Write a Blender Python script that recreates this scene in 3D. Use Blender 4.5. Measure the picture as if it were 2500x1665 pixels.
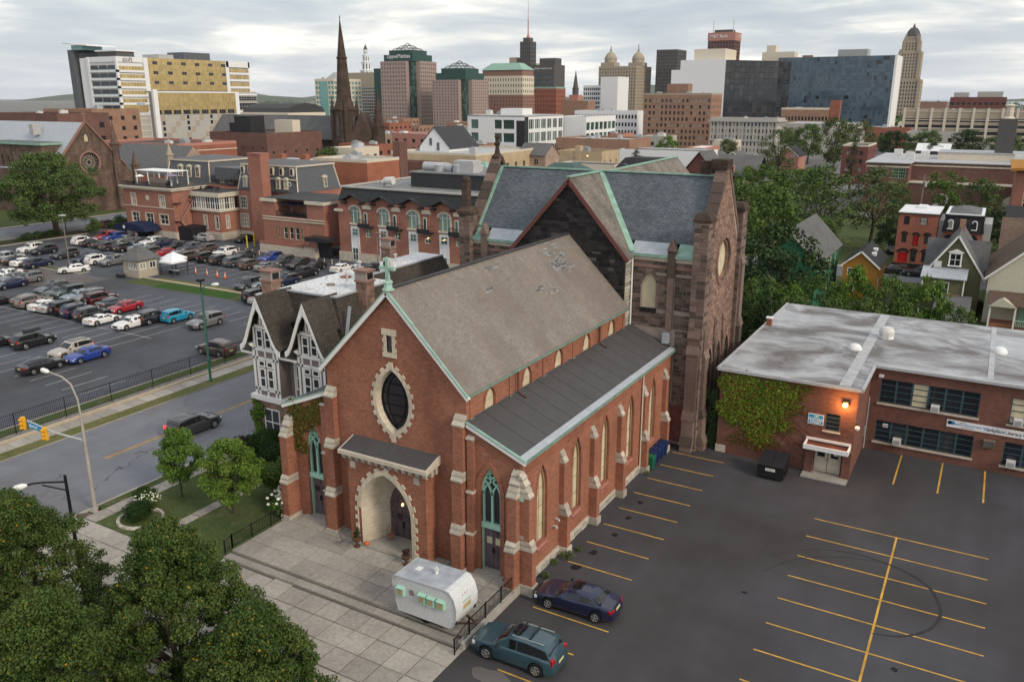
import bpy,bmesh,math,random
import numpy as np
from mathutils import Vector,Matrix
from mathutils.geometry import tessellate_polygon
random.seed(7); RNG=np.random.default_rng(7)
R=math.radians
scene=bpy.context.scene
COL=scene.collection
for o in list(bpy.data.objects): bpy.data.objects.remove(o)
# ---------------------------------------------------------------- camera
cam_d=bpy.data.cameras.new('camera'); cam=bpy.data.objects.new('camera',cam_d); COL.objects.link(cam)
cam.location=(0,0,27.4); cam.rotation_euler=(math.pi/2 - .28503,0,.52328)
cam_d.sensor_width=36; cam_d.lens=29.13; cam_d.clip_start=.5; cam_d.clip_end=40000
scene.camera=cam
# ---------------------------------------------------------------- sky
SUN_EL,SUN_AZ=R(30),R(104)      # azimuth clockwise from +Y
world=bpy.data.worlds.new('World'); scene.world=world; world.use_nodes=True
def world_nodes():
 t=world.node_tree; t.nodes.clear(); N=t.nodes.new; L=t.links.new
 out=N('ShaderNodeOutputWorld'); bg=N('ShaderNodeBackground'); L(bg.outputs[0],out.inputs[0])
 sky=N('ShaderNodeTexSky'); sky.sky_type='NISHITA'; sky.sun_disc=False
 sky.sun_elevation=SUN_EL; sky.sun_rotation=SUN_AZ; sky.dust_density=3; sky.air_density=1.2
 k=N('ShaderNodeVectorMath'); k.operation='SCALE'; k.inputs['Scale'].default_value=.085; L(sky.outputs[0],k.inputs[0])
 tc=N('ShaderNodeTexCoord'); sep=N('ShaderNodeSeparateXYZ'); L(tc.outputs['Generated'],sep.inputs[0])
 def m(op,a,b=None,c=None):
  n=N('ShaderNodeMath'); n.operation=op
  for i,v in enumerate((a,b,c)):
   if v is None: continue
   if isinstance(v,(int,float)): n.inputs[i].default_value=v
   else: L(v,n.inputs[i])
  return n.outputs[0]
 z=m('MAXIMUM',sep.outputs[2],0.0); d=m('ADD',z,.10)
 cx=m('DIVIDE',sep.outputs[0],d); cy=m('DIVIDE',sep.outputs[1],d)
 cmb=N('ShaderNodeCombineXYZ'); L(cx,cmb.inputs[0]); L(cy,cmb.inputs[1])
 def noise(sc,det,off,rough=.55):
  mp=N('ShaderNodeVectorMath'); mp.operation='ADD'; mp.inputs[1].default_value=off; L(cmb.outputs[0],mp.inputs[0])
  n=N('ShaderNodeTexNoise'); n.inputs['Scale'].default_value=sc; n.inputs['Detail'].default_value=det
  n.inputs['Roughness'].default_value=rough; n.inputs['Distortion'].default_value=.4
  L(mp.outputs[0],n.inputs['Vector']); return n.outputs[0]
 def ramp(v,stops):
  r=N('ShaderNodeValToRGB'); L(v,r.inputs[0]); e=r.color_ramp.elements
  e[0].position,e[0].color=stops[0][0],(*stops[0][1],1); e[1].position,e[1].color=stops[-1][0],(*stops[-1][1],1)
  for p,c in stops[1:-1]:
   q=e.new(p); q.color=(*c,1)
  return r.outputs[0]
 def mix(f,a,b):
  n=N('ShaderNodeMix'); n.data_type='RGBA'
  if isinstance(f,(int,float)): n.inputs[0].default_value=f
  else: L(f,n.inputs[0])
  L(a,n.inputs[6]); L(b,n.inputs[7]); return n.outputs[2]
 big=noise(.34,6,(3.4,1.2,0)); fine=noise(1.1,8,(9.2,4.4,2))
 v=m('MULTIPLY_ADD',fine,.38,m('MULTIPLY',big,.62))
 cloud=ramp(v,[(.40,(.42,.47,.54)),(.465,(.50,.545,.59)),(.50,(.60,.63,.65)),(.535,(.80,.79,.76)),(.585,(1.15,1.09,1.0))])
 # towards the horizon the cloud layer merges into pale even air
 hz=ramp(sep.outputs[2],[(0.0,(.64,.68,.73)),(.05,(.70,.72,.73)),(.30,(.68,.69,.70)),(1.0,(.86,.87,.89))])
 f=ramp(sep.outputs[2],[(.0,(.85,)*3),(.03,(.40,)*3),(.08,(.08,)*3),(.4,(.25,)*3),(1.,(.6,)*3)])
 c=mix(f,cloud,hz)
 c=mix(.86,k.outputs[0],c)
 L(c,bg.inputs[0]); bg.inputs[1].default_value=1.0
world_nodes()
sun_d=bpy.data.lights.new('sun','SUN'); sun=bpy.data.objects.new('sun',sun_d); COL.objects.link(sun)
sun_d.energy=1.5; sun_d.angle=R(12); sun_d.color=(1,.86,.68)
sdir=Vector((math.sin(SUN_AZ)*math.cos(SUN_EL),math.cos(SUN_AZ)*math.cos(SUN_EL),math.sin(SUN_EL)))
sun.rotation_euler=(-sdir).to_track_quat('-Z','Y').to_euler(); sun.location=sdir*300
vs=scene.view_settings; vs.view_transform='Standard'; vs.look='None'; vs.exposure=0.40; vs.gamma=1; vs.use_curve_mapping=False
scene.render.engine='CYCLES'; cy_=scene.cycles
cy_.use_denoising=True; cy_.max_bounces=5; cy_.diffuse_bounces=2; cy_.glossy_bounces=3; cy_.transparent_max_bounces=4
cy_.volume_bounces=0; cy_.caustics_reflective=False; cy_.caustics_refractive=False; cy_.sample_clamp_indirect=4
# ---------------------------------------------------------------- materials
MATS={}
class T:
 "small helper around a material node tree"
 def __init__(s,name):
  s.m=bpy.data.materials.new(name); s.m.use_nodes=True; s.t=s.m.node_tree
  s.b=s.t.nodes['Principled BSDF']; s.L=s.t.links.new
 def n(s,typ,**kw):
  x=s.t.nodes.new('ShaderNode'+typ)
  for k,v in kw.items(): setattr(x,k,v)
  return x
 def set(s,sock,v):
  if isinstance(v,(int,float)): sock.default_value=v
  elif isinstance(v,(tuple,list)): sock.default_value=(*v,1) if len(v)==3 and len(sock.default_value)==4 else v
  else: s.L(v,sock)
 def math(s,op,a,b=None,c=None):
  x=s.n('Math',operation=op)
  for i,v in enumerate((a,b,c)):
   if v is not None: s.set(x.inputs[i],v)
  return x.outputs[0]
 def pos(s): return s.n('NewGeometry').outputs['Position']
 def uv(s): return s.n('TexCoord').outputs['UV']
 def obj(s): return s.n('TexCoord').outputs['Object']
 def mapped(s,v,scale):
  x=s.n('Mapping'); s.L(v,x.inputs[0]); x.inputs['Scale'].default_value=scale; return x.outputs[0]
 def noise(s,v,scale,det=4,rough=.55,dist=0):
  x=s.n('TexNoise'); s.L(v,x.inputs['Vector']); x.inputs['Scale'].default_value=scale
  x.inputs['Detail'].default_value=det; x.inputs['Roughness'].default_value=rough; x.inputs['Distortion'].default_value=dist
  return x.outputs[0]
 def rng(s,v,a,b,c=0.,d=1.):
  x=s.n('MapRange'); s.L(v,x.inputs[0])
  for i,q in enumerate((a,b,c,d)): x.inputs[i+1].default_value=q
  return x.outputs[0]
 def mix(s,f,a,b,typ='MIX'):
  x=s.n('Mix',data_type='RGBA',blend_type=typ); s.set(x.inputs[0],f); s.set(x.inputs[6],a); s.set(x.inputs[7],b); return x.outputs[2]
 def vary(s,col,v,scale,amt,det=5):
  "colour times 1 +- amt following a noise"
  f=s.rng(s.noise(v,scale,det),.3,.7,1-amt,1+amt)
  x=s.n('VectorMath',operation='SCALE'); s.set(x.inputs[0],col); s.L(f,x.inputs['Scale']); return x.outputs[0]
 def scale(s,col,f):
  x=s.n('VectorMath',operation='SCALE'); s.set(x.inputs[0],col if not isinstance(col,tuple) else tuple(col[:3])); s.set(x.inputs['Scale'],f); return x.outputs[0]
 def island(s):
  a=s.n('NewGeometry').outputs['Random Per Island']; b=s.n('ObjectInfo').outputs['Random']
  return s.math('FRACT',s.math('ADD',a,b))
 def bump(s,h,strength=.3,dist=.02):
  x=s.n('Bump'); x.inputs['Strength'].default_value=strength; x.inputs['Distance'].default_value=dist; s.L(h,x.inputs['Height'])
  s.L(x.outputs[0],s.b.inputs['Normal'])
 def done(s,col,rough=.8,metal=0,spec=.4):
  s.set(s.b.inputs['Base Color'],col); s.set(s.b.inputs['Roughness'],rough)
  s.b.inputs['Metallic'].default_value=metal; s.b.inputs['Specular IOR Level'].default_value=spec
  return s.m
def plain(name,col,rough=.75,amt=.12,scale=1.5,metal=0,spec=.25,fine=None):
 t=T(name); p=t.pos(); c=t.vary(col,p,scale,amt)
 if fine: c=t.vary(c,p,fine[0],fine[1],2)
 MATS[name]=t.done(c,rough,metal,spec); return MATS[name]
def brick(name,c1,c2,mortar=(.32,.28,.25),w=.215,h=.075,ms=.007,stain=.18,dirt=None,rough=.85,bump=.25,speck=None):
 speck=(.17 if w < .25 else .08 if w < 1 else .02) if speck is None else speck
 t=T(name); uv=t.uv(); b=t.n('TexBrick'); t.L(uv,b.inputs['Vector'])
 b.inputs['Scale'].default_value=1; b.inputs['Brick Width'].default_value=w; b.inputs['Row Height'].default_value=h
 b.inputs['Mortar Size'].default_value=ms; b.inputs['Mortar Smooth'].default_value=.2; b.inputs['Bias'].default_value=-.1
 t.set(b.inputs['Color1'],c1); t.set(b.inputs['Color2'],c2); t.set(b.inputs['Mortar'],mortar)
 c=t.vary(b.outputs[0],t.pos(),.35,stain); c=t.vary(c,t.pos(),2.3,stain*.6)
 c=t.vary(c,t.mapped(t.uv(),(9,26,1)),1,.16,1); c=t.vary(c,t.mapped(t.uv(),(2.3,6.6,1)),1,speck,2)
 if dirt:
  f=t.rng(t.noise(t.mapped(t.uv(),(.55,.16,1)),1,5),dirt[0],dirt[1]); c=t.mix(t.math('MULTIPLY',f,dirt[3]),c,dirt[2])
 t.bump(b.outputs['Fac'],-bump,.01)
 MATS[name]=t.done(c,rough,0,.15); return MATS[name]
def glass(name,col=(.02,.025,.03),rough=.06,light=None,share=.0,spec=.6,coat=0):
 "window pane: dark interior behind a reflecting sheet, some panes with pale blinds"
 t=T(name); r=t.island(); c=t.scale(col,t.rng(r,0,1,.6,1.5))
 if light: c=t.mix(t.math('LESS_THAN',r,share),c,light)
 MATS[name]=t.done(c,rough,0,spec); return MATS[name]
def piecemat(name,col,amt=.3,rough=.85,alt=None,share=.0,hue=None):
 "stones, slabs: each piece its own shade"
 t=T(name); r=t.island(); c=t.scale(col,t.rng(r,0,1,1-amt,1+amt))
 if alt: c=t.mix(t.math('LESS_THAN',t.math('FRACT',t.math('MULTIPLY',r,7.31)),share),c,alt)
 p=t.pos(); c=t.vary(c,p,5,.16); c=t.vary(c,p,.4,.14)
 t.bump(t.noise(p,9,4),.5,.03)
 MATS[name]=t.done(c,rough,0,.15); return MATS[name]
def leafmat(name,c1,c2,c3=None,share=.03):
 t=T(name); r=t.island(); p=t.pos()
 f=t.rng(t.noise(p,.55,3),.32,.68); c=t.mix(f,c1,c2)
 c=t.scale(c,t.rng(r,0,1,.6,1.35))
 if c3: c=t.mix(t.math('LESS_THAN',t.math('FRACT',t.math('MULTIPLY',r,13.7)),share),c,c3)
 MATS[name]=t.done(c,.65,0,.1); return MATS[name]
# ---------------------------------------------------------------- mesh building
def uv_of(me):
 nl=len(me.loops)
 if not nl: return
 uvl=me.uv_layers.new(name='UVMap'); co=np.empty(len(me.vertices)*3); me.vertices.foreach_get('co',co); co=co.reshape(-1,3)
 li=np.empty(nl,int); me.loops.foreach_get('vertex_index',li)
 pn=np.empty(len(me.polygons)*3); me.polygons.foreach_get('normal',pn); pn=pn.reshape(-1,3)
 lt=np.empty(len(me.polygons),int); me.polygons.foreach_get('loop_total',lt)
 n=np.repeat(pn,lt,axis=0); p=co[li]
 flat=np.abs(n[:,2]) > .97
 u=np.stack([-n[:,1],n[:,0],np.zeros(len(n))],1); ln=np.linalg.norm(u,axis=1,keepdims=True); ln[ln < 1e-6]=1; u /=ln
 u[flat]=(1,0,0); v=np.cross(n,u); v[flat]=(0,1,0)
 out=np.stack([(p*u).sum(1),(p*v).sum(1)],1)
 uvl.data.foreach_set('uv',out.astype(np.float32).ravel())
class MB:
 def __init__(s): s.v=[]; s.f=[]; s.mi=[]; s.k=0
 def mat(s,k): s.k=k; return s
 def face(s,pts):
  i=len(s.v); s.v+=[tuple(p) for p in pts]; s.f.append(tuple(range(i,i+len(pts)))); s.mi.append(s.k); return s
 def mesh(s,vs,fs):
  i=len(s.v); s.v+=[tuple(p) for p in vs]
  for f in fs: s.f.append(tuple(i+j for j in f)); s.mi.append(s.k)
  return s
 def box(s,x0,x1,y0,y1,z0,z1):
  return s.mesh([(x0,y0,z0),(x1,y0,z0),(x1,y1,z0),(x0,y1,z0),(x0,y0,z1),(x1,y0,z1),(x1,y1,z1),(x0,y1,z1)],
                      [(0,3,2,1),(4,5,6,7),(0,1,5,4),(1,2,6,5),(2,3,7,6),(3,0,4,7)])
 def hexa(s,b,t):
  "four bottom points and four top points, both counter-clockwise from above"
  return s.mesh(list(b)+list(t),[(3,2,1,0),(4,5,6,7),(0,1,5,4),(1,2,6,5),(2,3,7,6),(3,0,4,7)])
 def prism(s,pts,d):
  "planar polygon pts (3D) extruded by vector d"
  n=len(pts); d=Vector(d); P0=[Vector(p) for p in pts]; P1=[p+d for p in P0]
  tri=tessellate_polygon([P0]); s.mesh(P0,[tuple(t) for t in tri]); s.mesh(P1,[tuple(reversed(t)) for t in tri])
  for i in range(n):
   j=(i+1) % n; s.face([P0[i],P0[j],P1[j],P1[i]])
  return s
 def bar(s,a,b,w,h=None,up=(0,0,1)):
  "square bar from a to b"
  a,b=Vector(a),Vector(b); d=(b-a).normalized(); u=Vector(up)
  if abs(d.dot(u)) > .98: u=Vector((1,0,0))
  x=d.cross(u).normalized()*(w/2); y=x.cross(d).normalized()*((h or w)/2)
  return s.mesh([a-x-y,a+x-y,a+x+y,a-x+y,b-x-y,b+x-y,b+x+y,b-x+y],[(0,1,2,3),(7,6,5,4),(1,0,4,5),(2,1,5,6),(3,2,6,7),(0,3,7,4)])
 def tube(s,path,r,n=8,cap=True):
  path=[Vector(p) for p in path]; rs=r if isinstance(r,(list,tuple)) else [r]*len(path); rings=[]
  for i,p in enumerate(path):
   d=(path[min(i+1,len(path)-1)]-path[max(i-1,0)]).normalized(); u=Vector((0,0,1)) if abs(d.z) < .95 else Vector((1,0,0))
   x=d.cross(u).normalized(); y=x.cross(d)
   rings.append([p+(x*math.cos(a)+y*math.sin(a))*rs[i] for a in [2*math.pi*k/n for k in range(n)]])
  vs=[q for ring in rings for q in ring]; fs=[]
  for i in range(len(path)-1):
   for k in range(n): a,b=i*n+k,i*n+(k+1) % n; fs.append((a,b,b+n,a+n))
  if cap: fs.append(tuple(reversed(range(n)))); fs.append(tuple(range(len(vs)-n,len(vs))))
  return s.mesh(vs,fs)
 def lathe(s,prof,c=(0,0,0),n=12,a0=0.):
  vs=[]; fs=[]; c=Vector(c)
  for r,z in prof: vs+=[(c.x+r*math.cos(a0+2*math.pi*k/n),c.y+r*math.sin(a0+2*math.pi*k/n),c.z+z) for k in range(n)]
  for i in range(len(prof)-1):
   for k in range(n): a,b=i*n+k,i*n+(k+1) % n; fs.append((a,b,b+n,a+n))
  fs.append(tuple(reversed(range(n)))); fs.append(tuple(range(len(vs)-n,len(vs))))
  return s.mesh(vs,fs)
 def data(s,name,mats,smooth=None):
  me=bpy.data.meshes.new(name); me.from_pydata(s.v,[],s.f)
  for m in (mats if isinstance(mats,(list,tuple)) else [mats]): me.materials.append(MATS[m] if isinstance(m,str) else m)
  if s.mi and any(s.mi): me.polygons.foreach_set('material_index',s.mi)
  me.update(); uv_of(me)
  if smooth is not None:
   bm=bmesh.new(); bm.from_mesh(me); bmesh.ops.remove_doubles(bm,verts=bm.verts,dist=.0005); bm.to_mesh(me); bm.free()
   me.polygons.foreach_set('use_smooth',[True]*len(me.polygons)); me.set_sharp_from_angle(angle=R(smooth))
  return me
 def build(s,name,mats,parent=None,smooth=None,**tags):
  return link(name,s.data(name,mats,smooth),parent,**tags)
def link(name,me,parent=None,mat=None,loc=None,label=None,cat=None,group=None,kind=None,mw=None):
 o=bpy.data.objects.new(name,me); COL.objects.link(o)
 if parent: o.parent=parent
 if mw is not None: o.matrix_basis=mw
 elif loc is not None: o.location=loc
 if mat:
  o.material_slots[0].link='OBJECT'; o.material_slots[0].material=MATS[mat] if isinstance(mat,str) else mat
 if label: o['label']=label
 if cat: o['category']=cat
 if group: o['group']=group
 if kind: o['kind']=kind
 return o
def thing(name,label,cat,loc=(0,0,0),rz=0.,group=None):
 o=link(name,None,None,loc=loc,label=label,cat=cat,group=group); o.rotation_euler.z=rz; o.empty_display_size=.5; return o
def copy_thing(root,loc,rz=None,label=None,**mats):
 r=root.copy(); COL.objects.link(r); r.location=loc
 if rz is not None: r.rotation_euler.z=rz
 if label: r['label']=label
 for ch in root.children:
  c=ch.copy(); COL.objects.link(c); c.parent=r
  for g in ch.children:
   d=g.copy(); COL.objects.link(d); d.parent=c
 return r
class Fr:
 "wall frame: origin, horizontal u, up v, outward n"
 def __init__(s,o,u,v=(0,0,1)):
  s.o,s.u,s.v=Vector(o),Vector(u).normalized(),Vector(v).normalized(); s.n=s.u.cross(s.v)
 def p(s,a,b,c=0.): return s.o+s.u*a+s.v*b+s.n*c
 def mw(s,a,b,c=0.,sx=1,sy=1,sz=1):
  "matrix whose local x is u, y is v, z is n"
  q=s.p(a,b,c); u,v,n=s.u*sx,s.v*sy,s.n*sz
  return Matrix(((u.x,v.x,n.x,q.x),(u.y,v.y,n.y,q.y),(u.z,v.z,n.z,q.z),(0,0,0,1)))
def FX(y,x0=0,z0=0): return Fr((x0,y,z0),(1,0,0))       # wall facing -Y, a = world x
def FY(x,y0=0,z0=0): return Fr((x,y0,z0),(0,1,0))       # wall facing +X, a = world y
def FB(y): return Fr((0,y,0),(-1,0,0))                    # facing +Y
def FL(x): return Fr((x,0,0),(0,-1,0))                    # facing -X
def holed(mb,fr,outer,holes,depth=.2,c=0.):
 "flat wall polygon with holes and reveals going inward"
 O=[Vector((a,b,0)) for a,b in outer]; H=[[Vector((a,b,0)) for a,b in h] for h in holes]
 allp=O+[p for h in H for p in h]; tri=tessellate_polygon([O]+H)
 vs=[fr.p(p.x,p.y,c) for p in allp]; fs=[]
 for t in tri:
  p,q,r=(vs[i] for i in t); fs.append(tuple(t) if (q-p).cross(r-p).dot(fr.n) > 0 else tuple(reversed(t)))
 mb.mesh(vs,fs)
 for h in holes:
  area=sum(h[i][0]*h[(i+1) % len(h)][1]-h[(i+1) % len(h)][0]*h[i][1] for i in range(len(h)))
  for i in range(len(h)):
   p,q=h[i],h[(i+1) % len(h)]
   if area < 0: p,q=q,p
   mb.face([fr.p(*p,c),fr.p(*q,c),fr.p(*q,c-depth),fr.p(*p,c-depth)][::-1])
def rect(a0,a1,b0,b1): return [(a0,b0),(a1,b0),(a1,b1),(a0,b1)]
def gothic(cx,hw,b0,bs,top,n=6):
 "pointed arch outline, counter-clockwise"
 h=top-bs; r=(h*h+hw*hw)/(2*hw); pts=[(cx-hw,b0),(cx+hw,b0)]; th=math.atan2(h,r-hw)
 right=[(cx+hw-r+r*math.cos(th*i/n),bs+r*math.sin(th*i/n)) for i in range(n+1)]
 return pts+right+[(2*cx-a,b) for a,b in reversed(right[:-1])]
def roundarch(cx,hw,b0,bs,n=8,k=1.):
 return [(cx-hw,b0),(cx+hw,b0)]+[(cx+hw*math.cos(math.pi*i/n),bs+hw*k*math.sin(math.pi*i/n)) for i in range(n+1)]
def ring(mb,fr,inner,outer,c0,c1,closed=False):
 "band between two outlines with the same count, from depth c0 to c1"
 n=len(inner)
 for i in range(n if closed else n-1):
  j=(i+1) % n; a,b,p,q=inner[i],inner[j],outer[i],outer[j]
  mb.face([fr.p(*a,c1),fr.p(*p,c1),fr.p(*q,c1),fr.p(*b,c1)]); mb.face([fr.p(*p,c1),fr.p(*p,c0),fr.p(*q,c0),fr.p(*q,c1)]); mb.face([fr.p(*a,c0),fr.p(*a,c1),fr.p(*b,c1),fr.p(*b,c0)])
def fpoly(mb,fr,pts,c=0.):
 V=[Vector((a,b,0)) for a,b in pts]; vs=[fr.p(a,b,c) for a,b in pts]; fs=[]
 for t in tessellate_polygon([V]):
  p,q,r=(vs[i] for i in t); fs.append(tuple(t) if (q-p).cross(r-p).dot(fr.n) > 0 else tuple(reversed(t)))
 mb.mesh(vs,fs)
def fbox(mb,fr,a0,a1,b0,b1,c0,c1):
 P=fr.p; mb.hexa([P(a0,b0,c1),P(a0,b0,c0),P(a1,b0,c0),P(a1,b0,c1)][::-1],[P(a0,b1,c1),P(a0,b1,c0),P(a1,b1,c0),P(a1,b1,c1)][::-1])
WCACHE={}
def window(parent,fr,a0,a1,b0,b1,depth=.15,frame='white_paint',pane='glass',nx=1,ny=2,fw=.07,sill=None,name='window',split=True):
 "window set into an opening: frame with bars, pane a sub-part; alike ones share meshes"
 w,h=round(a1-a0,3),round(b1-b0,3); key=(w,h,frame,pane,nx,ny,fw,sill,split)
 if key not in WCACHE:
  m=MB(); t=.06
  def bx(x0,x1,y0,y1,z0,z1): m.box(x0,x1,y0,y1,z0,z1)
  bx(0,fw,0,h,0,t); bx(w-fw,w,0,h,0,t); bx(fw,w-fw,0,fw,0,t); bx(fw,w-fw,h-fw,h,0,t)
  for i in range(1,nx): x=w*i/nx; bx(x-fw*.4,x+fw*.4,fw,h-fw,0,t*.9)
  for i in range(1,ny): y=h*i/ny; bx(fw,w-fw,y-fw*.4,y+fw*.4,0,t*.8)
  if not split: m.mat(1).face([(fw,fw,.01),(w-fw,fw,.01),(w-fw,h-fw,.01),(fw,h-fw,.01)]); m.mat(0)
  me=m.data(name,[frame,pane] if not split else frame)
  g=MB(); g.face([(fw*.5,fw*.5,.01),(w-fw*.5,fw*.5,.01),(w-fw*.5,h-fw*.5,.01),(fw*.5,h-fw*.5,.01)])
  s=None
  if sill: s=MB().box(-.08,w+.08,-.12,-.004,-.05,depth+.08).data('sill',sill)
  WCACHE[key]=(me,g.data('pane',pane) if split else None,s)
 me,g,s=WCACHE[key]
 o=link(name,me,parent,mw=fr.mw(a0,b0,-depth))
 if g: link('pane',g,o)
 if s: link('sill',s,o)
 return o
def facade(mb,parent,fr,a0,a1,b0,b1,cols,rows,depth=.2,limit=300,**kw):
 "grid of rectangular openings (cols, rows: list of (lo, hi)) with a window in each"
 us=sorted({a0,a1,*[x for c in cols for x in c]}); vs=sorted({b0,b1,*[x for r in rows for x in r]})
 cs,rs=set(cols),set(rows)
 # wall strips: full-width bands between the rows, piers inside the rows
 def q(x0,x1,y0,y1): mb.face([fr.p(x0,y0),fr.p(x1,y0),fr.p(x1,y1),fr.p(x0,y1)])
 prev=b0
 for (r0,r1) in sorted(rows):
  if r0-prev > 1e-4: q(a0,a1,prev,r0)
  pa=a0
  for (c0,c1) in sorted(cols):
   if c0-pa > 1e-4: q(pa,c0,r0,r1)
   P=fr.p; d=-depth
   mb.face([P(c0,r0),P(c0,r0,d),P(c0,r1,d),P(c0,r1)]); mb.face([P(c1,r0,d),P(c1,r0),P(c1,r1),P(c1,r1,d)])
   mb.face([P(c0,r0),P(c1,r0),P(c1,r0,d),P(c0,r0,d)]); mb.face([P(c0,r1,d),P(c1,r1,d),P(c1,r1),P(c0,r1)])
   window(parent,fr,c0,c1,r0,r1,depth,**kw)
   pa=c1
  if a1-pa > 1e-4: q(pa,a1,r0,r1)
  prev=r1
 if b1-prev > 1e-4: q(a0,a1,prev,b1)
def even(a0,a1,n,w,margin=0.):
 "n openings of width w spread evenly between a0 and a1"
 p=(a1-a0-2*margin)/n; return [(a0+margin+p*(i+.5)-w/2,a0+margin+p*(i+.5)+w/2) for i in range(n)]
UNIT={}
def unit_block(mat,bevel=.08):
 if mat not in UNIT:
  m=MB(); e=bevel
  m.mesh([(0,0,0),(1,0,0),(1,1,0),(0,1,0),(e*.5,e,1),(1-e*.5,e,1),(1-e*.5,1-e,1),(e*.5,1-e,1)],[(4,5,6,7),(0,1,5,4),(1,2,6,5),(2,3,7,6),(3,0,4,7)])
  UNIT[mat]=m.data('stone_block',mat)
 return UNIT[mat]
def pieces(parent,name,mat,items,limit=300,stuff=None):
 "items: (frame, a0, a1, b0, b1, c0, c1); the largest as objects of their own, the rest joined"
 items=sorted(items,key=lambda i: -i[-1] if len(i) > 7 else 0)
 me=unit_block(mat)
 for it in items[:limit]:
  fr,a0,a1,b0,b1,c0,c1=it[:7]; link(name,me,parent,mw=fr.mw(a0,b0,c0,a1-a0,b1-b0,c1-c0))
 rest=items[limit:]
 if rest:
  m=MB(); e=.08
  for it in rest:
   fr,a0,a1,b0,b1,c0,c1=it[:7]; da,db=(a1-a0)*e*.5,(b1-b0)*e; P=fr.p
   m.mesh([P(a0,b0,c0),P(a1,b0,c0),P(a1,b1,c0),P(a0,b1,c0),P(a0+da,b0+db,c1),P(a1-da,b0+db,c1),P(a1-da,b1-db,c1),P(a0+da,b1-db,c1)],[(4,5,6,7),(0,1,5,4),(1,2,6,5),(2,3,7,6),(3,0,4,7)])
  m.build(stuff or name+'s',mat,parent,kind='stuff')
def ashlar(fr,b0,b1,spans,hmin=.2,hmax=.36,lmin=.35,lmax=.8,gap=.025,depth=.05,weight=1.):
 "courses of uneven blocks; spans(b) lists the wall's (a0, a1) at height b"
 out=[]; b=b0
 while b < b1-.12:
  h=min(random.uniform(hmin,hmax),b1-b); s0,s1=spans(b+.01),spans(b+h-.01)
  for (p0,p1),(q0,q1) in zip(s0,s1):
   x,e=max(p0,q0),min(p1,q1)
   while x < e-.1:
    l=min(random.uniform(lmin,lmax),e-x)
    if e-x-l < .15: l=e-x
    if random.random() < .12 and h > .28:
     out.append((fr,x+gap/2,x+l-gap/2,b+gap/2,b+h/2-gap/2,0,depth*random.uniform(.5,1.3),weight*l*h/2)); out.append((fr,x+gap/2,x+l-gap/2,b+h/2+gap/2,b+h-gap/2,0,depth*random.uniform(.5,1.3),weight*l*h/2))
    else: out.append((fr,x+gap/2,x+l-gap/2,b+gap/2,b+h-gap/2,0,depth*random.uniform(.4,1.4),weight*l*h))
    x+=l
  b+=h
 return out
def gable_roof(mb,x0,x1,y0,y1,ze,zr,axis='y',t=.15,over=.3):
 "two slabs of a pitched roof, ridge along the axis"
 if axis=='y':
  xm=(x0+x1)/2; k=(zr-ze)/(xm-x0); xa,xb=x0-over,x1+over; zo=ze-over*k
  for a,b in ((xa,xm),(xb,xm)):
   P=[(a,y0,zo),(a,y1,zo),(b,y1,zr),(b,y0,zr)]
   if a > b: P=P[::-1]
   mb.hexa([(p[0],p[1],p[2]) for p in P][::-1],[(p[0],p[1],p[2]+t) for p in P][::-1])
 else:
  ym=(y0+y1)/2; k=(zr-ze)/(ym-y0); ya,yb=y0-over,y1+over; zo=ze-over*k
  for a,b in ((ya,ym),(yb,ym)):
   P=[(x0,a,zo),(x1,a,zo),(x1,b,zr),(x0,b,zr)]
   if a > b: P=P[::-1]
   mb.hexa([(p[0],p[1],p[2]) for p in P],[(p[0],p[1],p[2]+t) for p in P])
# ---------------------------------------------------------------- palette
brick('church_brick',(.30,.097,.054),(.225,.070,.041),(.36,.24,.18),ms=.009,stain=.16,dirt=(.55,.75,(.13,.05,.04),.5))
brick('orange_brick',(.33,.10,.055),(.26,.078,.045),(.33,.22,.16),stain=.15)
brick('school_brick',(.17,.062,.045),(.125,.045,.035),(.22,.17,.14),stain=.16)
brick('club_brick',(.34,.135,.095),(.28,.11,.08),(.36,.24,.19),stain=.12,bump=.1)
brick('dark_brick',(.16,.075,.06),(.12,.055,.045),(.2,.15,.13),stain=.15,bump=.1)
brick('red_brick',(.30,.10,.06),(.24,.075,.05),(.3,.18,.14),stain=.14,bump=.1)
brick('tan_brick',(.46,.36,.235),(.40,.31,.20),(.5,.4,.28),stain=.12,bump=.1)
brick('brown_brick',(.30,.17,.115),(.25,.14,.095),(.35,.26,.2),stain=.14,bump=.1)
brick('shingle_grey',(.245,.22,.195),(.205,.182,.163),(.14,.122,.11),w=.32,h=.15,ms=.012,stain=.14,dirt=(.42,.66,(.165,.135,.12),.6),bump=.5)
brick('shingle_dark',(.085,.075,.065),(.06,.052,.047),(.022,.02,.018),w=.34,h=.2,ms=.016,stain=.15,bump=.6)
brick('slate',(.135,.155,.175),(.085,.102,.122),(.03,.034,.04),w=.34,h=.19,ms=.014,stain=.16,rough=.5,bump=.5)
brick('slate_brown',(.25,.225,.195),(.19,.17,.15),(.07,.06,.055),w=.36,h=.2,ms=.016,stain=.22,dirt=(.5,.7,(.09,.08,.075),.7),bump=.5)
brick('shingle_black',(.05,.05,.055),(.036,.036,.04),(.018,.018,.02),w=.3,h=.16,ms=.012,stain=.12,bump=.3)
brick('shingle_brown',(.15,.105,.08),(.115,.08,.062),(.06,.045,.035),w=.3,h=.16,ms=.012,stain=.15,bump=.3)
brick('shingle_mid',(.15,.15,.15),(.115,.115,.118),(.06,.06,.06),w=.3,h=.16,ms=.012,stain=.15,bump=.3)
brick('clap_orange',(.44,.21,.045),(.42,.20,.043),(.25,.12,.03),w=8,h=.14,ms=.014,stain=.08)
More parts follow.
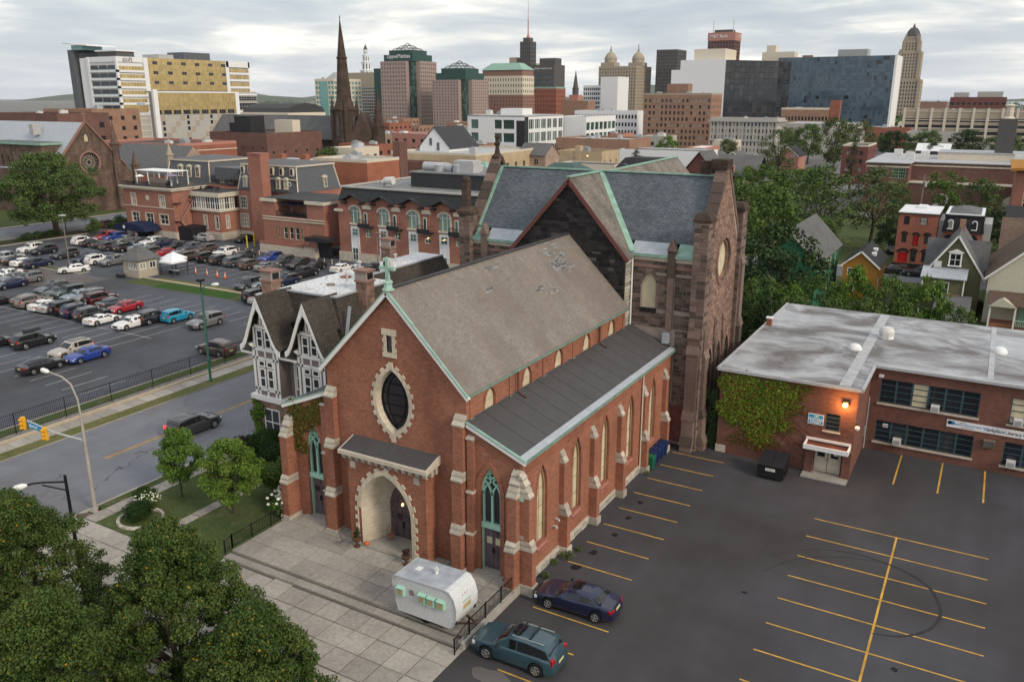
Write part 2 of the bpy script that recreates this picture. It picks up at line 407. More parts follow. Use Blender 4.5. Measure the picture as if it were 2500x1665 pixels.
brick('clap_green',(.035,.15,.085),(.033,.142,.08),(.015,.07,.04),w=8,h=.14,ms=.014,stain=.08)
brick('clap_olive',(.15,.145,.085),(.145,.14,.08),(.08,.078,.045),w=8,h=.14,ms=.014,stain=.08)
brick('clap_cream',(.60,.58,.47),(.58,.56,.45),(.36,.35,.28),w=8,h=.14,ms=.014,stain=.06)
brick('clap_moss',(.16,.19,.075),(.155,.185,.072),(.09,.1,.04),w=8,h=.14,ms=.014,stain=.08)
brick('clap_pine',(.075,.125,.095),(.072,.12,.09),(.04,.065,.05),w=8,h=.14,ms=.014,stain=.08)
brick('clap_white',(.62,.64,.66),(.60,.62,.64),(.38,.40,.42),w=6,h=.11,ms=.012,stain=.05)
brick('seam_dark',(.035,.037,.042),(.03,.032,.036),(.09,.09,.095),w=.42,h=40,ms=.02,stain=.1,rough=.45)
brick('metal_panel',(.05,.052,.058),(.046,.048,.054),(.02,.02,.022),w=.3,h=40,ms=.03,stain=.08,rough=.5)
brick('ashlar_far',(.17,.115,.09),(.12,.08,.065),(.09,.065,.055),w=.7,h=.32,ms=.02,stain=.3,dirt=(.45,.65,(.05,.038,.034),.7))
brick('spire_stone',(.085,.06,.048),(.06,.043,.035),(.035,.027,.023),w=.8,h=.4,ms=.02,stain=.3)
brick('mill_stone',(.36,.26,.20),(.27,.19,.15),(.4,.33,.28),w=.6,h=.3,ms=.03,stain=.22)
for n,c,r,a in [('white_paint',(.80,.80,.78),.5,.05),('mint_paint',(.36,.62,.50),.55,.10),('copper',(.245,.395,.33),.6,.22),('limestone',(.52,.46,.38),.8,.16),
 ('concrete',(.36,.335,.30),.9,.14),('white_roof',(.72,.73,.75),.6,.12),('cream_stone',(.58,.53,.43),.75,.1),('board_cream',(.56,.50,.36),.7,.14),('dark_metal',(.025,.026,.03),.45,.1),
 ('iron',(.012,.012,.013),.5,.1),('grey_metal',(.33,.34,.35),.4,.1),('purple_door',(.125,.097,.11),.55,.35),('rose_door',(.23,.085,.085),.55,.25),('pink_sill',(.36,.15,.14),.7,.1),
 ('copper_brown',(.10,.055,.04),.5,.2),('rubber',(.012,.012,.012),.85,.1),('chrome',(.62,.63,.65),.2,.05),('signal_yellow',(.75,.38,.03),.45,.05),('sign_blue',(.02,.30,.55),.45,.03),
 ('sign_white',(.8,.8,.8),.45,.03),('ink',(.015,.015,.02),.6,.02),('ink_blue',(.05,.25,.6),.6,.02),('ink_red',(.55,.04,.05),.6,.02),('pole_green',(.045,.15,.10),.5,.15),('steel',(.42,.43,.44),.42,.1),('taupe',(.225,.18,.17),.75,.07),
 ('wood_grey',(.2,.17,.15),.85,.25),('bark',(.075,.058,.045),.95,.3),('slate_paint',(.105,.112,.125),.6,.1),('grey_roof',(.13,.13,.135),.8,.15),('dark_roof',(.05,.05,.054),.75,.18),
 ('light_roof',(.42,.43,.45),.7,.15),('tan_wall',(.50,.40,.27),.8,.08),('cream_wall',(.62,.56,.46),.8,.07),('white_wall',(.74,.75,.76),.7,.04),('grey_wall',(.40,.40,.40),.8,.07),
 ('pink_wall',(.42,.20,.16),.8,.08),('brown_wall',(.26,.15,.12),.8,.08),('maroon',(.15,.06,.052),.8,.08),('stone_tan',(.36,.305,.235),.85,.12),('stone_grey',(.40,.385,.36),.8,.1),('stone_dark',(.09,.085,.085),.8,.12),
 ('rose_granite',(.34,.26,.235),.6,.06),('dark_green',(.03,.075,.065),.4,.1),('navy_fabric',(.012,.02,.06),.7,.15),('tent_white',(.78,.79,.82),.7,.03),('booth_tan',(.42,.37,.30),.8,.07),('fire_pink',(.36,.2,.17),.7,.15),
 ('door_red',(.42,.012,.012),.5,.1),('teal_frame',(.045,.085,.10),.5,.15),('green_frame',(.22,.40,.26),.6,.12),('ac_white',(.62,.62,.60),.6,.1),('bin_blue',(.012,.03,.11),.5,.1),('bin_green',(.01,.12,.06),.5,.1),
 ('cone_orange',(.75,.12,.02),.5,.05),('stripe_yellow',(.52,.30,.055),.8,.3),('stripe_white',(.4,.4,.4),.8,.3),('road_yellow',(.42,.24,.05),.8,.4),('post_yellow',(.62,.42,.02),.5,.1),('tan_curb',(.44,.37,.28),.9,.1),('clay',(.3,.13,.08),.8,.2),('flower_white',(.72,.74,.62),.7,.1),('terra',(.3,.2,.12),.8,.2),('plywood',(.40,.31,.17),.7,.12),('leaf_brown',(.14,.05,.03),.9,.3),('caravan_roof',(.37,.40,.44),.6,.2),('gilt',(.75,.5,.12),.3,.05),
 ('copper_dark',(.15,.25,.205),.6,.2),('tyre',(.033,.033,.035),.85,.2),('verdigris',(.34,.50,.42),.6,.15),('slate_pale',(.225,.23,.235),.6,.3),('tar',(.012,.012,.013),.85,.2),('gravel',(.2,.185,.165),.95,.3),('lavender',(.25,.2,.27),.7,.1)]:
 plain(n,c,r,a)
glass('glass',(.022,.026,.032),.05); glass('glass_blind',(.03,.034,.04),.08,(.34,.33,.29),.35); glass('glass_green',(.02,.05,.045),.06,(.10,.17,.15),.3)
glass('glass_curtain',(.16,.24,.20),.12,(.22,.32,.27),.5); glass('glass_blue',(.04,.07,.10),.04,(.075,.12,.165),.4); glass('glass_dark',(.012,.016,.022),.03,(.03,.035,.045),.2); glass('glass_teal',(.08,.22,.21),.04,(.16,.36,.34),.4)
glass('stained',(.016,.018,.022),.22,(.03,.025,.03),.2); glass('car_glass',(.012,.014,.016),.03)
def gold():
 t=T('glass_gold'); r=t.island(); c=t.scale((.62,.46,.19),t.rng(r,0,1,.82,1.12)); t.bump(t.noise(t.pos(),.35,2),.06,.3)
 MATS['glass_gold']=t.done(c,.22,.6,.6)
gold()
def lit(name,col,e):
 t=T(name); t.b.inputs['Emission Color'].default_value=(*col,1); t.b.inputs['Emission Strength'].default_value=e; MATS[name]=t.done(col,.4)
lit('lamp_amber',(1,.42,.08),60); lit('lamp_warm',(1,.72,.4),1.3); lit('tube_warm',(1,.62,.22),6); lit('brake_red',(.9,.03,.03),2.0)
piecemat('brownstone',(.165,.120,.102),.28,alt=(.085,.065,.058),share=.22); piecemat('pinkstone',(.24,.155,.122),.22,alt=(.17,.11,.09),share=.2)
piecemat('tarstone',(.028,.026,.027),.5,.6,alt=(.10,.09,.085),share=.05); piecemat('slab',(.335,.31,.275),.13); piecemat('quoin_stone',(.56,.49,.39),.10); piecemat('rubble',(.42,.39,.34),.3); piecemat('capstone',(.43,.39,.33),.18)
plain('mortar',(.33,.27,.24),.95); plain('mortar_pale',(.50,.40,.33),.95); plain('mortar_tar',(.05,.046,.045),.8); plain('joint',(.10,.095,.085),.95)
def asphalt(name,col,big,fine=.18,crack=.0,spec=.2,rough=.8):
 t=T(name); p=t.pos(); c=t.mix(t.rng(t.noise(p,.045,5),.38,.62),t.scale((col[0]*.98,col[1]*.93,col[2]*.88),.9),t.scale((col[0]*.98,col[1]*1.02,col[2]*1.10),1.12)); c=t.vary(c,p,.09,big,6); c=t.vary(c,p,.55,big*.5,6); c=t.vary(c,p,18,fine,2)
 c=t.vary(c,t.mapped(p,(.9,.06,1)),1,big*.45,3)
 if crack:
  v=t.n('TexVoronoi',feature='DISTANCE_TO_EDGE'); v.inputs['Scale'].default_value=.16; q=t.n('VectorMath',operation='ADD'); t.L(p,q.inputs[0])
  nn=t.n('TexNoise'); t.L(p,nn.inputs['Vector']); nn.inputs['Scale'].default_value=.7; nn.inputs['Detail'].default_value=5; sc=t.n('VectorMath',operation='SCALE'); t.L(nn.outputs['Color'],sc.inputs[0]); sc.inputs['Scale'].default_value=2.6; t.L(sc.outputs[0],q.inputs[1])
  t.L(q.outputs[0],v.inputs['Vector']); f=t.math('MULTIPLY',t.math('LESS_THAN',v.outputs['Distance'],.006),t.rng(t.noise(p,.12,2),.45,.6)); c=t.mix(t.math('MULTIPLY',f,crack),c,(.02,.02,.02))
 t.bump(t.noise(p,40,2),.25,.01); MATS[name]=t.done(c,rough,0,spec)
asphalt('asphalt_new',(.060,.059,.064),.15); asphalt('asphalt_lot',(.075,.080,.092),.16,crack=.5); asphalt('asphalt_old',(.158,.16,.170),.13,crack=.7); asphalt('asphalt_tan',(.125,.118,.115),.12); asphalt('city_floor',(.17,.165,.15),.3)
def grass(name,c1,c2,c3):
 t=T(name); p=t.pos(); c=t.mix(t.rng(t.noise(p,.5,5),.35,.65),c1,c2); c=t.mix(t.rng(t.noise(p,1.7,4),.55,.75),c,c3); c=t.vary(c,p,14,.35,3)
 t.bump(t.noise(p,30,3),.8,.05); MATS[name]=t.done(c,.95,0,.1)
grass('lawn',(.062,.092,.032),(.088,.112,.042),(.15,.13,.075)); grass('verge',(.055,.085,.028),(.10,.11,.04),(.16,.13,.08)); grass('turf',(.038,.082,.018),(.042,.092,.02),(.05,.095,.024)); grass('dry',(.10,.12,.04),(.15,.14,.06),(.2,.16,.09)); grass('planting',(.03,.04,.018),(.05,.045,.03),(.06,.05,.04))
leafmat('leaf_maple',(.040,.074,.018),(.080,.115,.028),(.30,.19,.02),.010); leafmat('leaf_green',(.058,.105,.022),(.10,.155,.036)); leafmat('leaf_bright',(.075,.15,.022),(.13,.20,.035),(.18,.2,.04),.05)
leafmat('leaf_dark',(.026,.05,.018),(.046,.076,.026)); leafmat('leaf_mid',(.060,.105,.030),(.105,.15,.046)); leafmat('leaf_olive',(.07,.10,.034),(.115,.14,.052),(.14,.10,.03),.03); leafmat('leaf_box',(.018,.042,.010),(.035,.072,.016)); leafmat('leaf_ivy',(.09,.16,.018),(.16,.20,.028),(.20,.06,.02),.10); leafmat('leaf_ivy_old',(.09,.10,.022),(.14,.11,.026),(.16,.06,.02),.18); leafmat('leaf_purple',(.05,.022,.024),(.075,.035,.03)); leafmat('leaf_fresh',(.07,.14,.022),(.12,.20,.036))
def school_roof():
 t=T('wet_roof'); p=t.pos(); m_=t.mapped(p,(.10,.14,1)); f=t.rng(t.noise(m_,1.3,6,.62,.6),.43,.60); g=t.noise(t.mapped(p,(.5,6,1)),1,4)
 f2=t.math('MINIMUM',t.math('MULTIPLY',f,t.rng(g,.2,.7,.72,1.2)),1.0); c=t.vary((.42,.435,.46),p,.8,.13); c=t.vary(c,t.mapped(p,(.4,7,1)),1,.10,3)
 c=t.mix(t.math('MULTIPLY',f2,.85),c,(.095,.080,.072)); MATS['wet_roof']=t.done(c,.6,0,.2)
school_roof()
def patchy(name,base,dark,sc,lo,hi,rough=.7):
 t=T(name); p=t.pos(); f=t.rng(t.noise(p,sc,6,.65),lo,hi); f2=t.rng(t.noise(p,sc*7,4),.52,.66); MATS[name]=t.done(t.mix(t.math('MAXIMUM',t.math('MULTIPLY',f,.5),t.math('MULTIPLY',f2,.8)),base,dark),rough)
patchy('rectory_roof',(.68,.69,.71),(.13,.12,.11),.5,.5,.7); patchy('caravan_skin',(.80,.80,.78),(.6,.56,.5),.6,.6,.8,.45); patchy('felt',(.072,.071,.075),(.055,.053,.054),.4,.45,.6,.8); patchy('felt_light',(.22,.225,.23),(.13,.135,.14),.3,.4,.65,.8)
patchy('door_wood',(.11,.08,.085),(.05,.038,.042),1.2,.4,.65,.6); patchy('lead',(.42,.45,.49),(.26,.30,.34),2.0,.4,.6,.5); brick('splay_stone',(.56,.50,.40),(.52,.46,.37),(.40,.35,.28),w=.95,h=.42,ms=.008,stain=.14,dirt=(.5,.75,(.36,.30,.24),.5))
# ---------------------------------------------------------------- ground, streets, paths
def sheet(name,x0,x1,y0,y1,z,mat,parent=None,kind='structure'):
 m=MB(); m.face([(x0,y0,z),(x1,y0,z),(x1,y1,z),(x0,y1,z)]); return m.build(name,mat,parent,kind=None if parent else kind)
g=MB(); S=16000
g.face([(-S,-S,-.08),(S,-S,-.08),(S,S,-.08),(-S,S,-.08)]); g.build('ground','city_floor',kind='structure')
lot=sheet('parking_lot',-20.46,40,8,69.5,0,'asphalt_new')
club_lot=sheet('club_parking_lot',-166,-69.4,8,126,0,'asphalt_lot')
sheet('lot_drive',-166,-119.2,70.5,79.5,.006,'asphalt_tan')
street=sheet('street',-64.7,-51.3,-60,700,.004,'asphalt_old')
avenue=sheet('avenue',-186,-170.5,-60,900,.004,'asphalt_old')
sheet('cross_street',-166,60,-40,20.5,-.004,'asphalt_old')
sheet('side_street',-60,80,139.5,147.2,.007,'asphalt_old')
sheet('back_road',-120,60,262,272,.010,'asphalt_old'); sheet('park_road',-92,-58,272,420,.013,'asphalt_tan')
# garden side of the street
m=MB(); m.box(-51.32,-51.14,28,120,-.02,.13); m.build('kerb','concrete',kind='structure')
m=MB(); m.box(-64.72,-64.56,20,300,-.02,.10); m.build('kerb_opposite','concrete',kind='structure')
sheet('verge_grass',-51.14,-50.38,30.4,120,.12,'verge'); sheet('lawn',-49.15,-38.2,29.25,45,.115,'lawn')
sheet('verge_opposite',-66.0,-64.58,20,300,.105,'dry'); sheet('fence_bed',-69.6,-67.86,20,130,.10,'gravel'); sheet('fence_grass',-70.7,-69.3,20,130,.11,'lawn')
m=MB(); m.box(-67.86,-67.62,20,130,0,.34); m.build('retaining_kerb','tan_curb',kind='structure')
m=MB(); m.box(-70.86,-70.7,20,130,0,.16); m.build('lot_kerb','concrete',kind='structure')
def slabs(parent,x0,x1,y0,y1,z,nx,ny,t=.06,gap=.035,mat='slab',jit=.006):
 "paving slabs laid one by one over a dark joint bed"
 dx,dy=(x1-x0)/nx,(y1-y0)/ny; fr=Fr((0,0,z),(1,0,0),(0,1,0)); it=[]
 for i in range(nx):
  for j in range(ny):
   g2=gap*random.uniform(.6,1.5); it.append((fr,x0+i*dx+g2/2,x0+(i+1)*dx-g2/2,y0+j*dy+g2/2,y0+(j+1)*dy-g2/2,0,t+random.uniform(-jit,jit)))
 me=slab_mesh(mat)
 for fr_,a0,a1,b0,b1,c0,c1 in it: link('slab',me,parent,mw=fr_.mw(a0,b0,c0,a1-a0,b1-b0,c1-c0))
def slab_mesh(mat):
 k='slab_'+mat
 if k not in UNIT:
  m=MB(); e=.008; m.mesh([(0,0,0),(1,0,0),(1,1,0),(0,1,0),(e,e,1),(1-e,e,1),(1-e,1-e,1),(e,1-e,1)],[(4,5,6,7),(0,1,5,4),(1,2,6,5),(2,3,7,6),(3,0,4,7)]); UNIT[k]=m.data('slab',mat)
 return UNIT[k]
w=sheet('sidewalk',-50.38,-49.15,29.3,75,.07,'joint'); slabs(w,-50.38,-49.15,29.3,53,.07,1,16)
w=sheet('sidewalk_opposite',-67.62,-66.0,20,130,.07,'joint'); slabs(w,-67.62,-66,26,74,.07,1,31)
w=sheet('garden_path',-44.5,-43.62,29.25,41.4,.122,'joint'); slabs(w,-44.5,-43.62,29.25,41.4,.122,1,9,t=.03,gap=.05,jit=.012)
w=sheet('corner_pavement',-51.14,-38.2,22.2,29.28,.06,'joint'); slabs(w,-51.14,-38.3,22.2,29.25,.06,9,5,gap=.05,jit=.012)
w=sheet('lower_plaza',-38.3,-20.47,21.0,30.45,.012,'joint'); slabs(w,-38.2,-20.47,21.2,30.45,.012,12,6,t=.05,gap=.05,jit=.012)
m=MB(); m.box(-38.2,-20.75,30.45,31.2,-.02,.13); st=m.build('plaza_step','concrete',kind='structure'); slabs(st,-38.2,-20.75,30.43,31.2,.13,9,1,t=.055,gap=.03)
m=MB(); m.box(-38.2,-20.75,31.16,37.3,-.02,.26); pl=m.build('plaza','concrete',kind='structure'); slabs(pl,-38.2,-20.75,31.12,37.1,.26,11,4,t=.055,gap=.03)
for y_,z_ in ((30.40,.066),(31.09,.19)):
 m=MB(); m.box(-38.2,-20.8,y_-.10,y_+.02,z_-.02,z_+.006); m.build('step_dirt_shade','joint',pl)  # dark strip at each riser foot: dirt plus the riser's shadow, painted in
m=MB(); m.box(-20.82,-20.47,30.45,36.3,-.02,.42); m.build('plaza_kerb','concrete',kind='structure')
# painted lines of the near lot
def stripe(parent,x0,x1,y0,y1,mat='stripe_yellow',z=.004): return sheet('stripe',x0,x1,y0,y1,z,mat,parent)
for y in (33.0,35.7,38.2,40.92,43.65,46.35,48.96,51.68,54.39,57.13,59.9):
 if y==35.7: continue
 stripe(lot,-19.62,-15.4,y-.05,y+.05)
stripe(lot,-19.2,-14.6,38.15-2.55,38.15-2.45); stripe(lot,-18.2,-13.6,30.05,30.15)
for y in (54.15,51.47,48.69,46.1,43.42,40.71,38.1,35.43): stripe(lot,-7.52,2.85,y-.05,y+.05)
stripe(lot,-2.44,-2.32,33,54.2,z=.006)
for x in (-3.5,-.55,2.36,5.3): stripe(lot,x-.06,x+.06,62.45,68.45)
def track(name,pts,w,parent,mat='tyre',z=.008):
 m=MB(); n=len(pts)
 for i in range(n-1):
  a,b=Vector((*pts[i],z)),Vector((*pts[i+1],z)); d=(b-a).normalized(); s=Vector((-d.y,d.x,0))
  w0,w1=(w if isinstance(w,(int,float)) else w[i])/2,(w if isinstance(w,(int,float)) else w[i+1])/2; m.face([a-s*w0,b-s*w1,b+s*w1,a+s*w0])
 return m.build(name,mat,parent)
def arc(cx,cy,rx,ry,a0,a1,n=40): return [(cx+rx*math.cos(R(a0+(a1-a0)*i/n)),cy+ry*math.sin(R(a0+(a1-a0)*i/n))) for i in range(n+1)]
# tyre marks left on the asphalt (a shape of their own)
skid=[(-2.4,42.55),(-1.3,42.9),(-.44,43.54),(.3,44.6),(.68,46.19),(.45,47.6),(-.08,48.84),(-1.1,49.8),(-2.45,50.4),(-3.8,50.66),(-5.11,50.6),(-6.86,49.87),(-8.1,48.8),(-9.23,47.5)]
def smooth(p,k=5):
 out=[]
 for i in range(len(p)-1):
  p0,p1,p2,p3=p[max(i-1,0)],p[i],p[i+1],p[min(i+2,len(p)-1)]
  for j in range(k):
   t=j/k; out.append(tuple(.5*((2*p1[q])+(-p0[q]+p2[q])*t+(2*p0[q]-5*p1[q]+4*p2[q]-p3[q])*t*t+(-p0[q]+3*p1[q]-3*p2[q]+p3[q])*t**3) for q in (0,1)))
 return out+[p[-1]]
sk=smooth(skid); track('tyre_mark',sk,[.06+.14*math.sin(math.pi*min(1,i/len(sk)*1.25))**.7 if i/len(sk) < .8 else .05 for i in range(len(sk))],lot)
track('tyre_mark',smooth([(-2.55,50.5),(-4.3,50.1),(-5.85,49.45),(-7.48,48.2),(-8.97,45.7)]),.05,lot,z=.010)
for x,y,r in [(-18.7,42.6,.35),(-18.4,45.3,.3),(-18.5,47.9,.28),(-18.6,50.4,.3),(-18.9,40.5,.4),(-9.3,43,.2),(-1,40,.22)]:
 m=MB(); m.face([(x+r*random.uniform(.5,1)*math.cos(R(a)),y+r*random.uniform(.5,1.1)*math.sin(R(a)),.009) for a in range(0,360,24)]); m.build('oil_stain','tar',lot)
m=MB(); m.face([(-18.2+1.1*(1+.12*math.sin(a*3))*math.cos(a),29.4+.55*(1+.15*math.cos(a*5))*math.sin(a),.012) for a in [R(k) for k in range(0,360,15)]]); m.build('asphalt_patch','asphalt_tan',lot)
for x0,x1,y in [(-58.28,-58.16,0),(-58.08,-57.96,0)]:
 m=MB()
 for y0 in range(36,300,8): m.face([(x0,y0+.2,.010),(x1,y0+.2,.010),(x1,y0+7.9,.010),(x0,y0+7.9,.010)])
 m.build('centre_line','road_yellow',street)
for x in (-173.5,-178.2,-182.8):
 m=MB()
 for y0 in range(20,400,9): m.face([(x-.06,y0,.010),(x+.06,y0,.010),(x+.06,y0+3,.010),(x-.06,y0+3,.010)])
 m.build('lane_line','stripe_white',avenue)
# club lot: bay lines, turf, islands
def bays(x0,x1,y0,y1,step,mid=None):
 x=x0
 while x <=x1+.01: stripe(club_lot,x-.05,x+.05,y0,y1,'stripe_white',.010); x+=step
 if mid: stripe(club_lot,x0,x1,mid-.05,mid+.05,'stripe_white',.012)
bays(-92.5,-72.0,44.2,49.2,2.7); bays(-118,-84.4,55.3,65.7,2.7,60.5)
bays(-104,-76,70.6,75.4,2.7); bays(-148,-84,88.6,99.8,2.7,94.2)
bays(-80.5,-72,30.2,35.2,2.7)
sheet('turf',-115.2,-88.6,79.0,82.4,.016,'lawn'); sheet('turf_mat',-108.5,-92.3,79.2,82.2,.024,'turf'); sheet('turf_edge',-113,-88.6,83.0,84.2,.016,'dry')
m=MB(); m.box(-115.6,-88.6,82.45,82.95,0,.10); m.build('turf_path','tan_curb',kind='structure')
for nm,x0,x1,y0,y1 in [('lot_island',-143,-131.2,79.0,80.6),('lot_island',-131.2,-126.8,79.2,81.2)]:
 m=MB(); m.box(x0,x1,y0,y1,0,.14); k=m.build(nm,'concrete',kind='structure'); sheet('island_grass',x0+.2,x1-.2,y0+.2,y1-.2,.15,'verge' if x0 < -140 else 'dry',k)
m=MB(); m.box(-170.2,-164,60,108,0,.14); k=m.build('avenue_bed','concrete',kind='structure'); sheet('bed_soil',-169.9,-164.3,60.2,107.8,.15,'planting',k)
sheet('avenue_lawn',-194,-187.6,40,300,.10,'lawn'); sheet('avenue_walk',-187.6,-186.1,20,300,.09,'concrete'); sheet('church_lawn',-230,-194,60,126,.09,'lawn')
sheet('yard_grass',-60,60,86.5,139.3,.02,'lawn'); sheet('back_lawn',-30,80,149.1,215,.02,'lawn'); sheet('corner_lawn',-58,-30.1,149.1,261.9,.024,'verge')
sheet('house_walk',-60,80,147.4,149.0,.03,'concrete'); sheet('side_lot',-66,-33,215,258,.034,'asphalt_tan')
# ---------------------------------------------------------------- the brick church
CX,FYP,XR,XL,NR,NL,AEND,NEND=-29.5,36.9,-20.6,-38.4,-24.3,-34.7,61.45,60.3
church=thing('brick_church','red brick church with grey shingled gable roof, pointed portal and green cross','church',(CX,48,0))
church.location=(0,0,0)
def vesica(cx,cz,hw,hh,n=10):
 r=(hh*hh+hw*hw)/(2*hw); th=math.asin(hh/r); out=[]
 for i in range(n): a=-th+2*th*i/n; out.append((cx+hw-r+r*math.cos(a),cz+r*math.sin(a)))
 for i in range(n): a=th-2*th*i/n; out.append((cx-hw+r-r*math.cos(a),cz+r*math.sin(a)))
 return out
F0=FX(FYP)
w=MB()
outline=[(XL,0),(XR,0),(XR,7.95),(NR,9.5),(NR,11.4),(CX,16.5),(NL,11.4),(NL,9.5),(XL,7.95)]
door_arch=[gothic(CX+s*6.75,.68,.42,5.5,7.1) for s in (-1,1)]
LZ=(CX-.08,9.88)
holed(w,F0,outline,door_arch+[vesica(*LZ,1.26,2.06),rect(CX-.32,CX+.10,13.0,14.05),gothic(CX,1.7,.2,2.6,5.4)],.5)
# right aisle and clerestory walls
BAYC=[39.25,43.96,48.4,52.9,57.35]
FR_=FY(XR); holed(w,FR_,rect(FYP,AEND,0,7.95),[gothic(y,.62,1.9,5.2,6.95) for y in BAYC],.32)
FCL=FY(NR); CLW=[39.5,44.05,48.55,53.05,57.6]
holed(w,FCL,rect(FYP,NEND,9.3,11.45),[gothic(y,.56,9.62,10.15,10.98) for y in CLW],.16)
# left side and back
w.face([(XL,FYP,0),(XL,AEND,0),(XL,AEND,7.95),(XL,FYP,7.95)][::-1]); w.face([(NL,FYP,9.3),(NL,NEND,9.3),(NL,NEND,11.45),(NL,FYP,11.45)][::-1])
w.face([(XL,AEND,0),(XR,AEND,0),(XR,AEND,7.95),(NR,AEND,9.5),(NL,AEND,9.5),(XL,AEND,7.95)][::-1])
# brick string courses and panel strips on the clerestory and side wall
for z in (11.18,11.02): fbox(w,FCL,FYP+.05,NEND,z,z+.1,0,.07 if z > 11.1 else .045)
for z in (7.5,7.32,7.16): fbox(w,FR_,FYP+.4,AEND,z,z+.06,0,.045)
for z in (8.1,7.86): w.prism([F0.p(XR-.1,z-.55),F0.p(NR+.45,z+.98),F0.p(NR+.45,z+1.06),F0.p(XR-.1,z-.47)],F0.n*.05)
for y in (37.4,41.9,46.3,50.8,55.3,59.9): fbox(w,FCL,y-.16,y+.16,9.3,11.0,0,.06)
w.build('wall','church_brick',church)
# ---- roofs
def slope(name,mat,pts,t=.14,parent=church):
 m=MB(); m.hexa(pts,[(p[0],p[1],p[2]+t) for p in pts]); return m.build(name,mat,parent)
RZ=16.72
slope('nave_roof','shingle_grey',[(CX,FYP-.22,RZ),(NR+.3,FYP-.22,11.25),(NR+.3,NEND+.1,11.25),(CX,NEND+.1,RZ)])
slope('nave_roof','shingle_grey',[(NL-.3,FYP-.22,11.25),(CX-.002,FYP-.22,RZ),(CX-.002,NEND+.1,RZ),(NL-.3,NEND+.1,11.25)])
m=MB(); m.bar((CX,FYP-.2,RZ+.16),(CX,NEND,RZ+.16),.34,.08); m.build('ridge_cap','dark_roof',church)
ru=Vector((NR+.3-CX,0,11.25-RZ)).normalized(); rn=Vector((abs(ru.z),0,abs(ru.x))); random.seed(3)
def shingle_patch(y0,y1,d0,d1,n):
 fr=Fr(Vector((CX,0,RZ+.14)),(0,1,0),-ru)
 for k in range(n):
  y,d=random.gauss((y0+y1)/2,(y1-y0)/4),random.gauss((d0+d1)/2,(d1-d0)/4); d=round(d/.15)*.15; m=MB(); fbox(m,fr,y,y+random.choice((.32,.64,.96)),-d-.15,-d,-.01,.012); m.build('roof_patch','slate_pale',church)
for q in [(54.2,56.4,.7,2.9,46),(50.0,51.0,3.1,3.6,6),(46.0,47.4,.4,.8,6),(51.6,52.6,3.8,4.2,5),(44.6,45.3,1.9,2.3,4)]: shingle_patch(*q)
# far aisle and near aisle roofs
slope('aisle_roof','felt',[(NR,FYP-.1,9.62),(XR+.22,FYP-.1,8.02),(XR+.22,AEND,8.02),(NR,AEND,9.62)][::1],.12)
slope('aisle_roof','felt',[(XL-.22,FYP-.1,8.02),(NL,FYP-.1,9.62),(NL,AEND,9.62),(XL-.22,AEND,8.02)],.12)
m=MB()
for k in range(1,15): y=37+k*1.65; m.hexa([(NR,y,9.742),(XR+.2,y,8.142),(XR+.2,y+.05,8.142),(NR,y+.05,9.742)],[(NR,y,9.756),(XR+.2,y,8.156),(XR+.2,y+.05,8.156),(NR,y+.05,9.756)])
m.build('roof_seams','dark_roof',church,kind='stuff')
m=MB(); m.hexa([(XR-.15,FYP-.12,8.262),(XR+.26,FYP-.12,8.13),(XR+.26,AEND,8.13),(XR-.15,AEND,8.262)],[(XR-.15,FYP-.12,8.33),(XR+.26,FYP-.12,8.2),(XR+.26,AEND,8.2),(XR-.15,AEND,8.33)]); m.build('eave_flashing','lead',church)
for nm,x,z,y1 in [('gutter',XR+.29,8.06,AEND),('gutter',NR+.36,11.28,NEND),('gutter',XL-.29,8.06,AEND),('gutter',NL-.36,11.28,NEND)]:
 m=MB(); m.box(x-.05,x+.05,FYP-.2,y1,z-.06,z+.05); m.build(nm,'copper_dark',church)
# step flashing where the aisle roof meets the clerestory
m=MB(); m.box(NR,NR+.05,FYP,NEND,9.5,9.66)
for y in (37.4,41.9,46.3,50.8,55.3,59.9): m.box(NR,NR+.12,y-.22,y+.22,9.5,9.70)
m.build('flashing','mint_paint',church)
# rake boards of the gable and of the aisle ends
for s in (-1,1):
 m=MB(); x0,x1=CX,CX+s*5.55; a,b=Vector((x0,FYP-.26,RZ-.05)),Vector((x1,FYP-.26,11.12)); m.bar(a,b,.14,.27,(0,0,1)); m.build('rake_board','white_paint',church)
 m=MB(); m.bar(a+Vector((0,-.01,.165)),b+Vector((0,-.01,.165)),.2,.05); m.build('rake_trim','copper',church)
 m=MB(); x0,x1=CX+s*5.3,CX+s*9.2; a,b=Vector((x0,FYP-.14,9.54)),Vector((x1,FYP-.14,7.98)); m.bar(a,b,.12,.24); m.build('rake_board','white_paint',church)
 m=MB(); m.bar(a+Vector((0,-.01,.16)),b+Vector((0,-.01,.16)),.18,.07); m.build('rake_trim','copper',church)
# cross on the gable
m=MB(); m.lathe([(.36,0),(.36,.1),(.26,.12),(.24,.42),(.3,.44),(.3,.5),(.12,.56)],(CX,FYP-.05,RZ+.05),8,R(22.5))
m.prism([(CX-.13,FYP-.05-.08,RZ+.55),(CX+.13,FYP-.13,RZ+.55),(CX+.085,FYP-.13,RZ+1.85),(CX-.085,FYP-.13,RZ+1.85)],(0,.16,0))
m.box(CX-.42,CX+.42,FYP-.12,FYP+.02,RZ+1.26,RZ+1.42)
for dx,dz in ((-.42,1.34),(.42,1.34),(0,1.86)): m.box(CX+dx-.12,CX+dx+.12,FYP-.14,FYP+.04,RZ+dz-.1,RZ+dz+.1)
m.build('cross','verdigris',church)
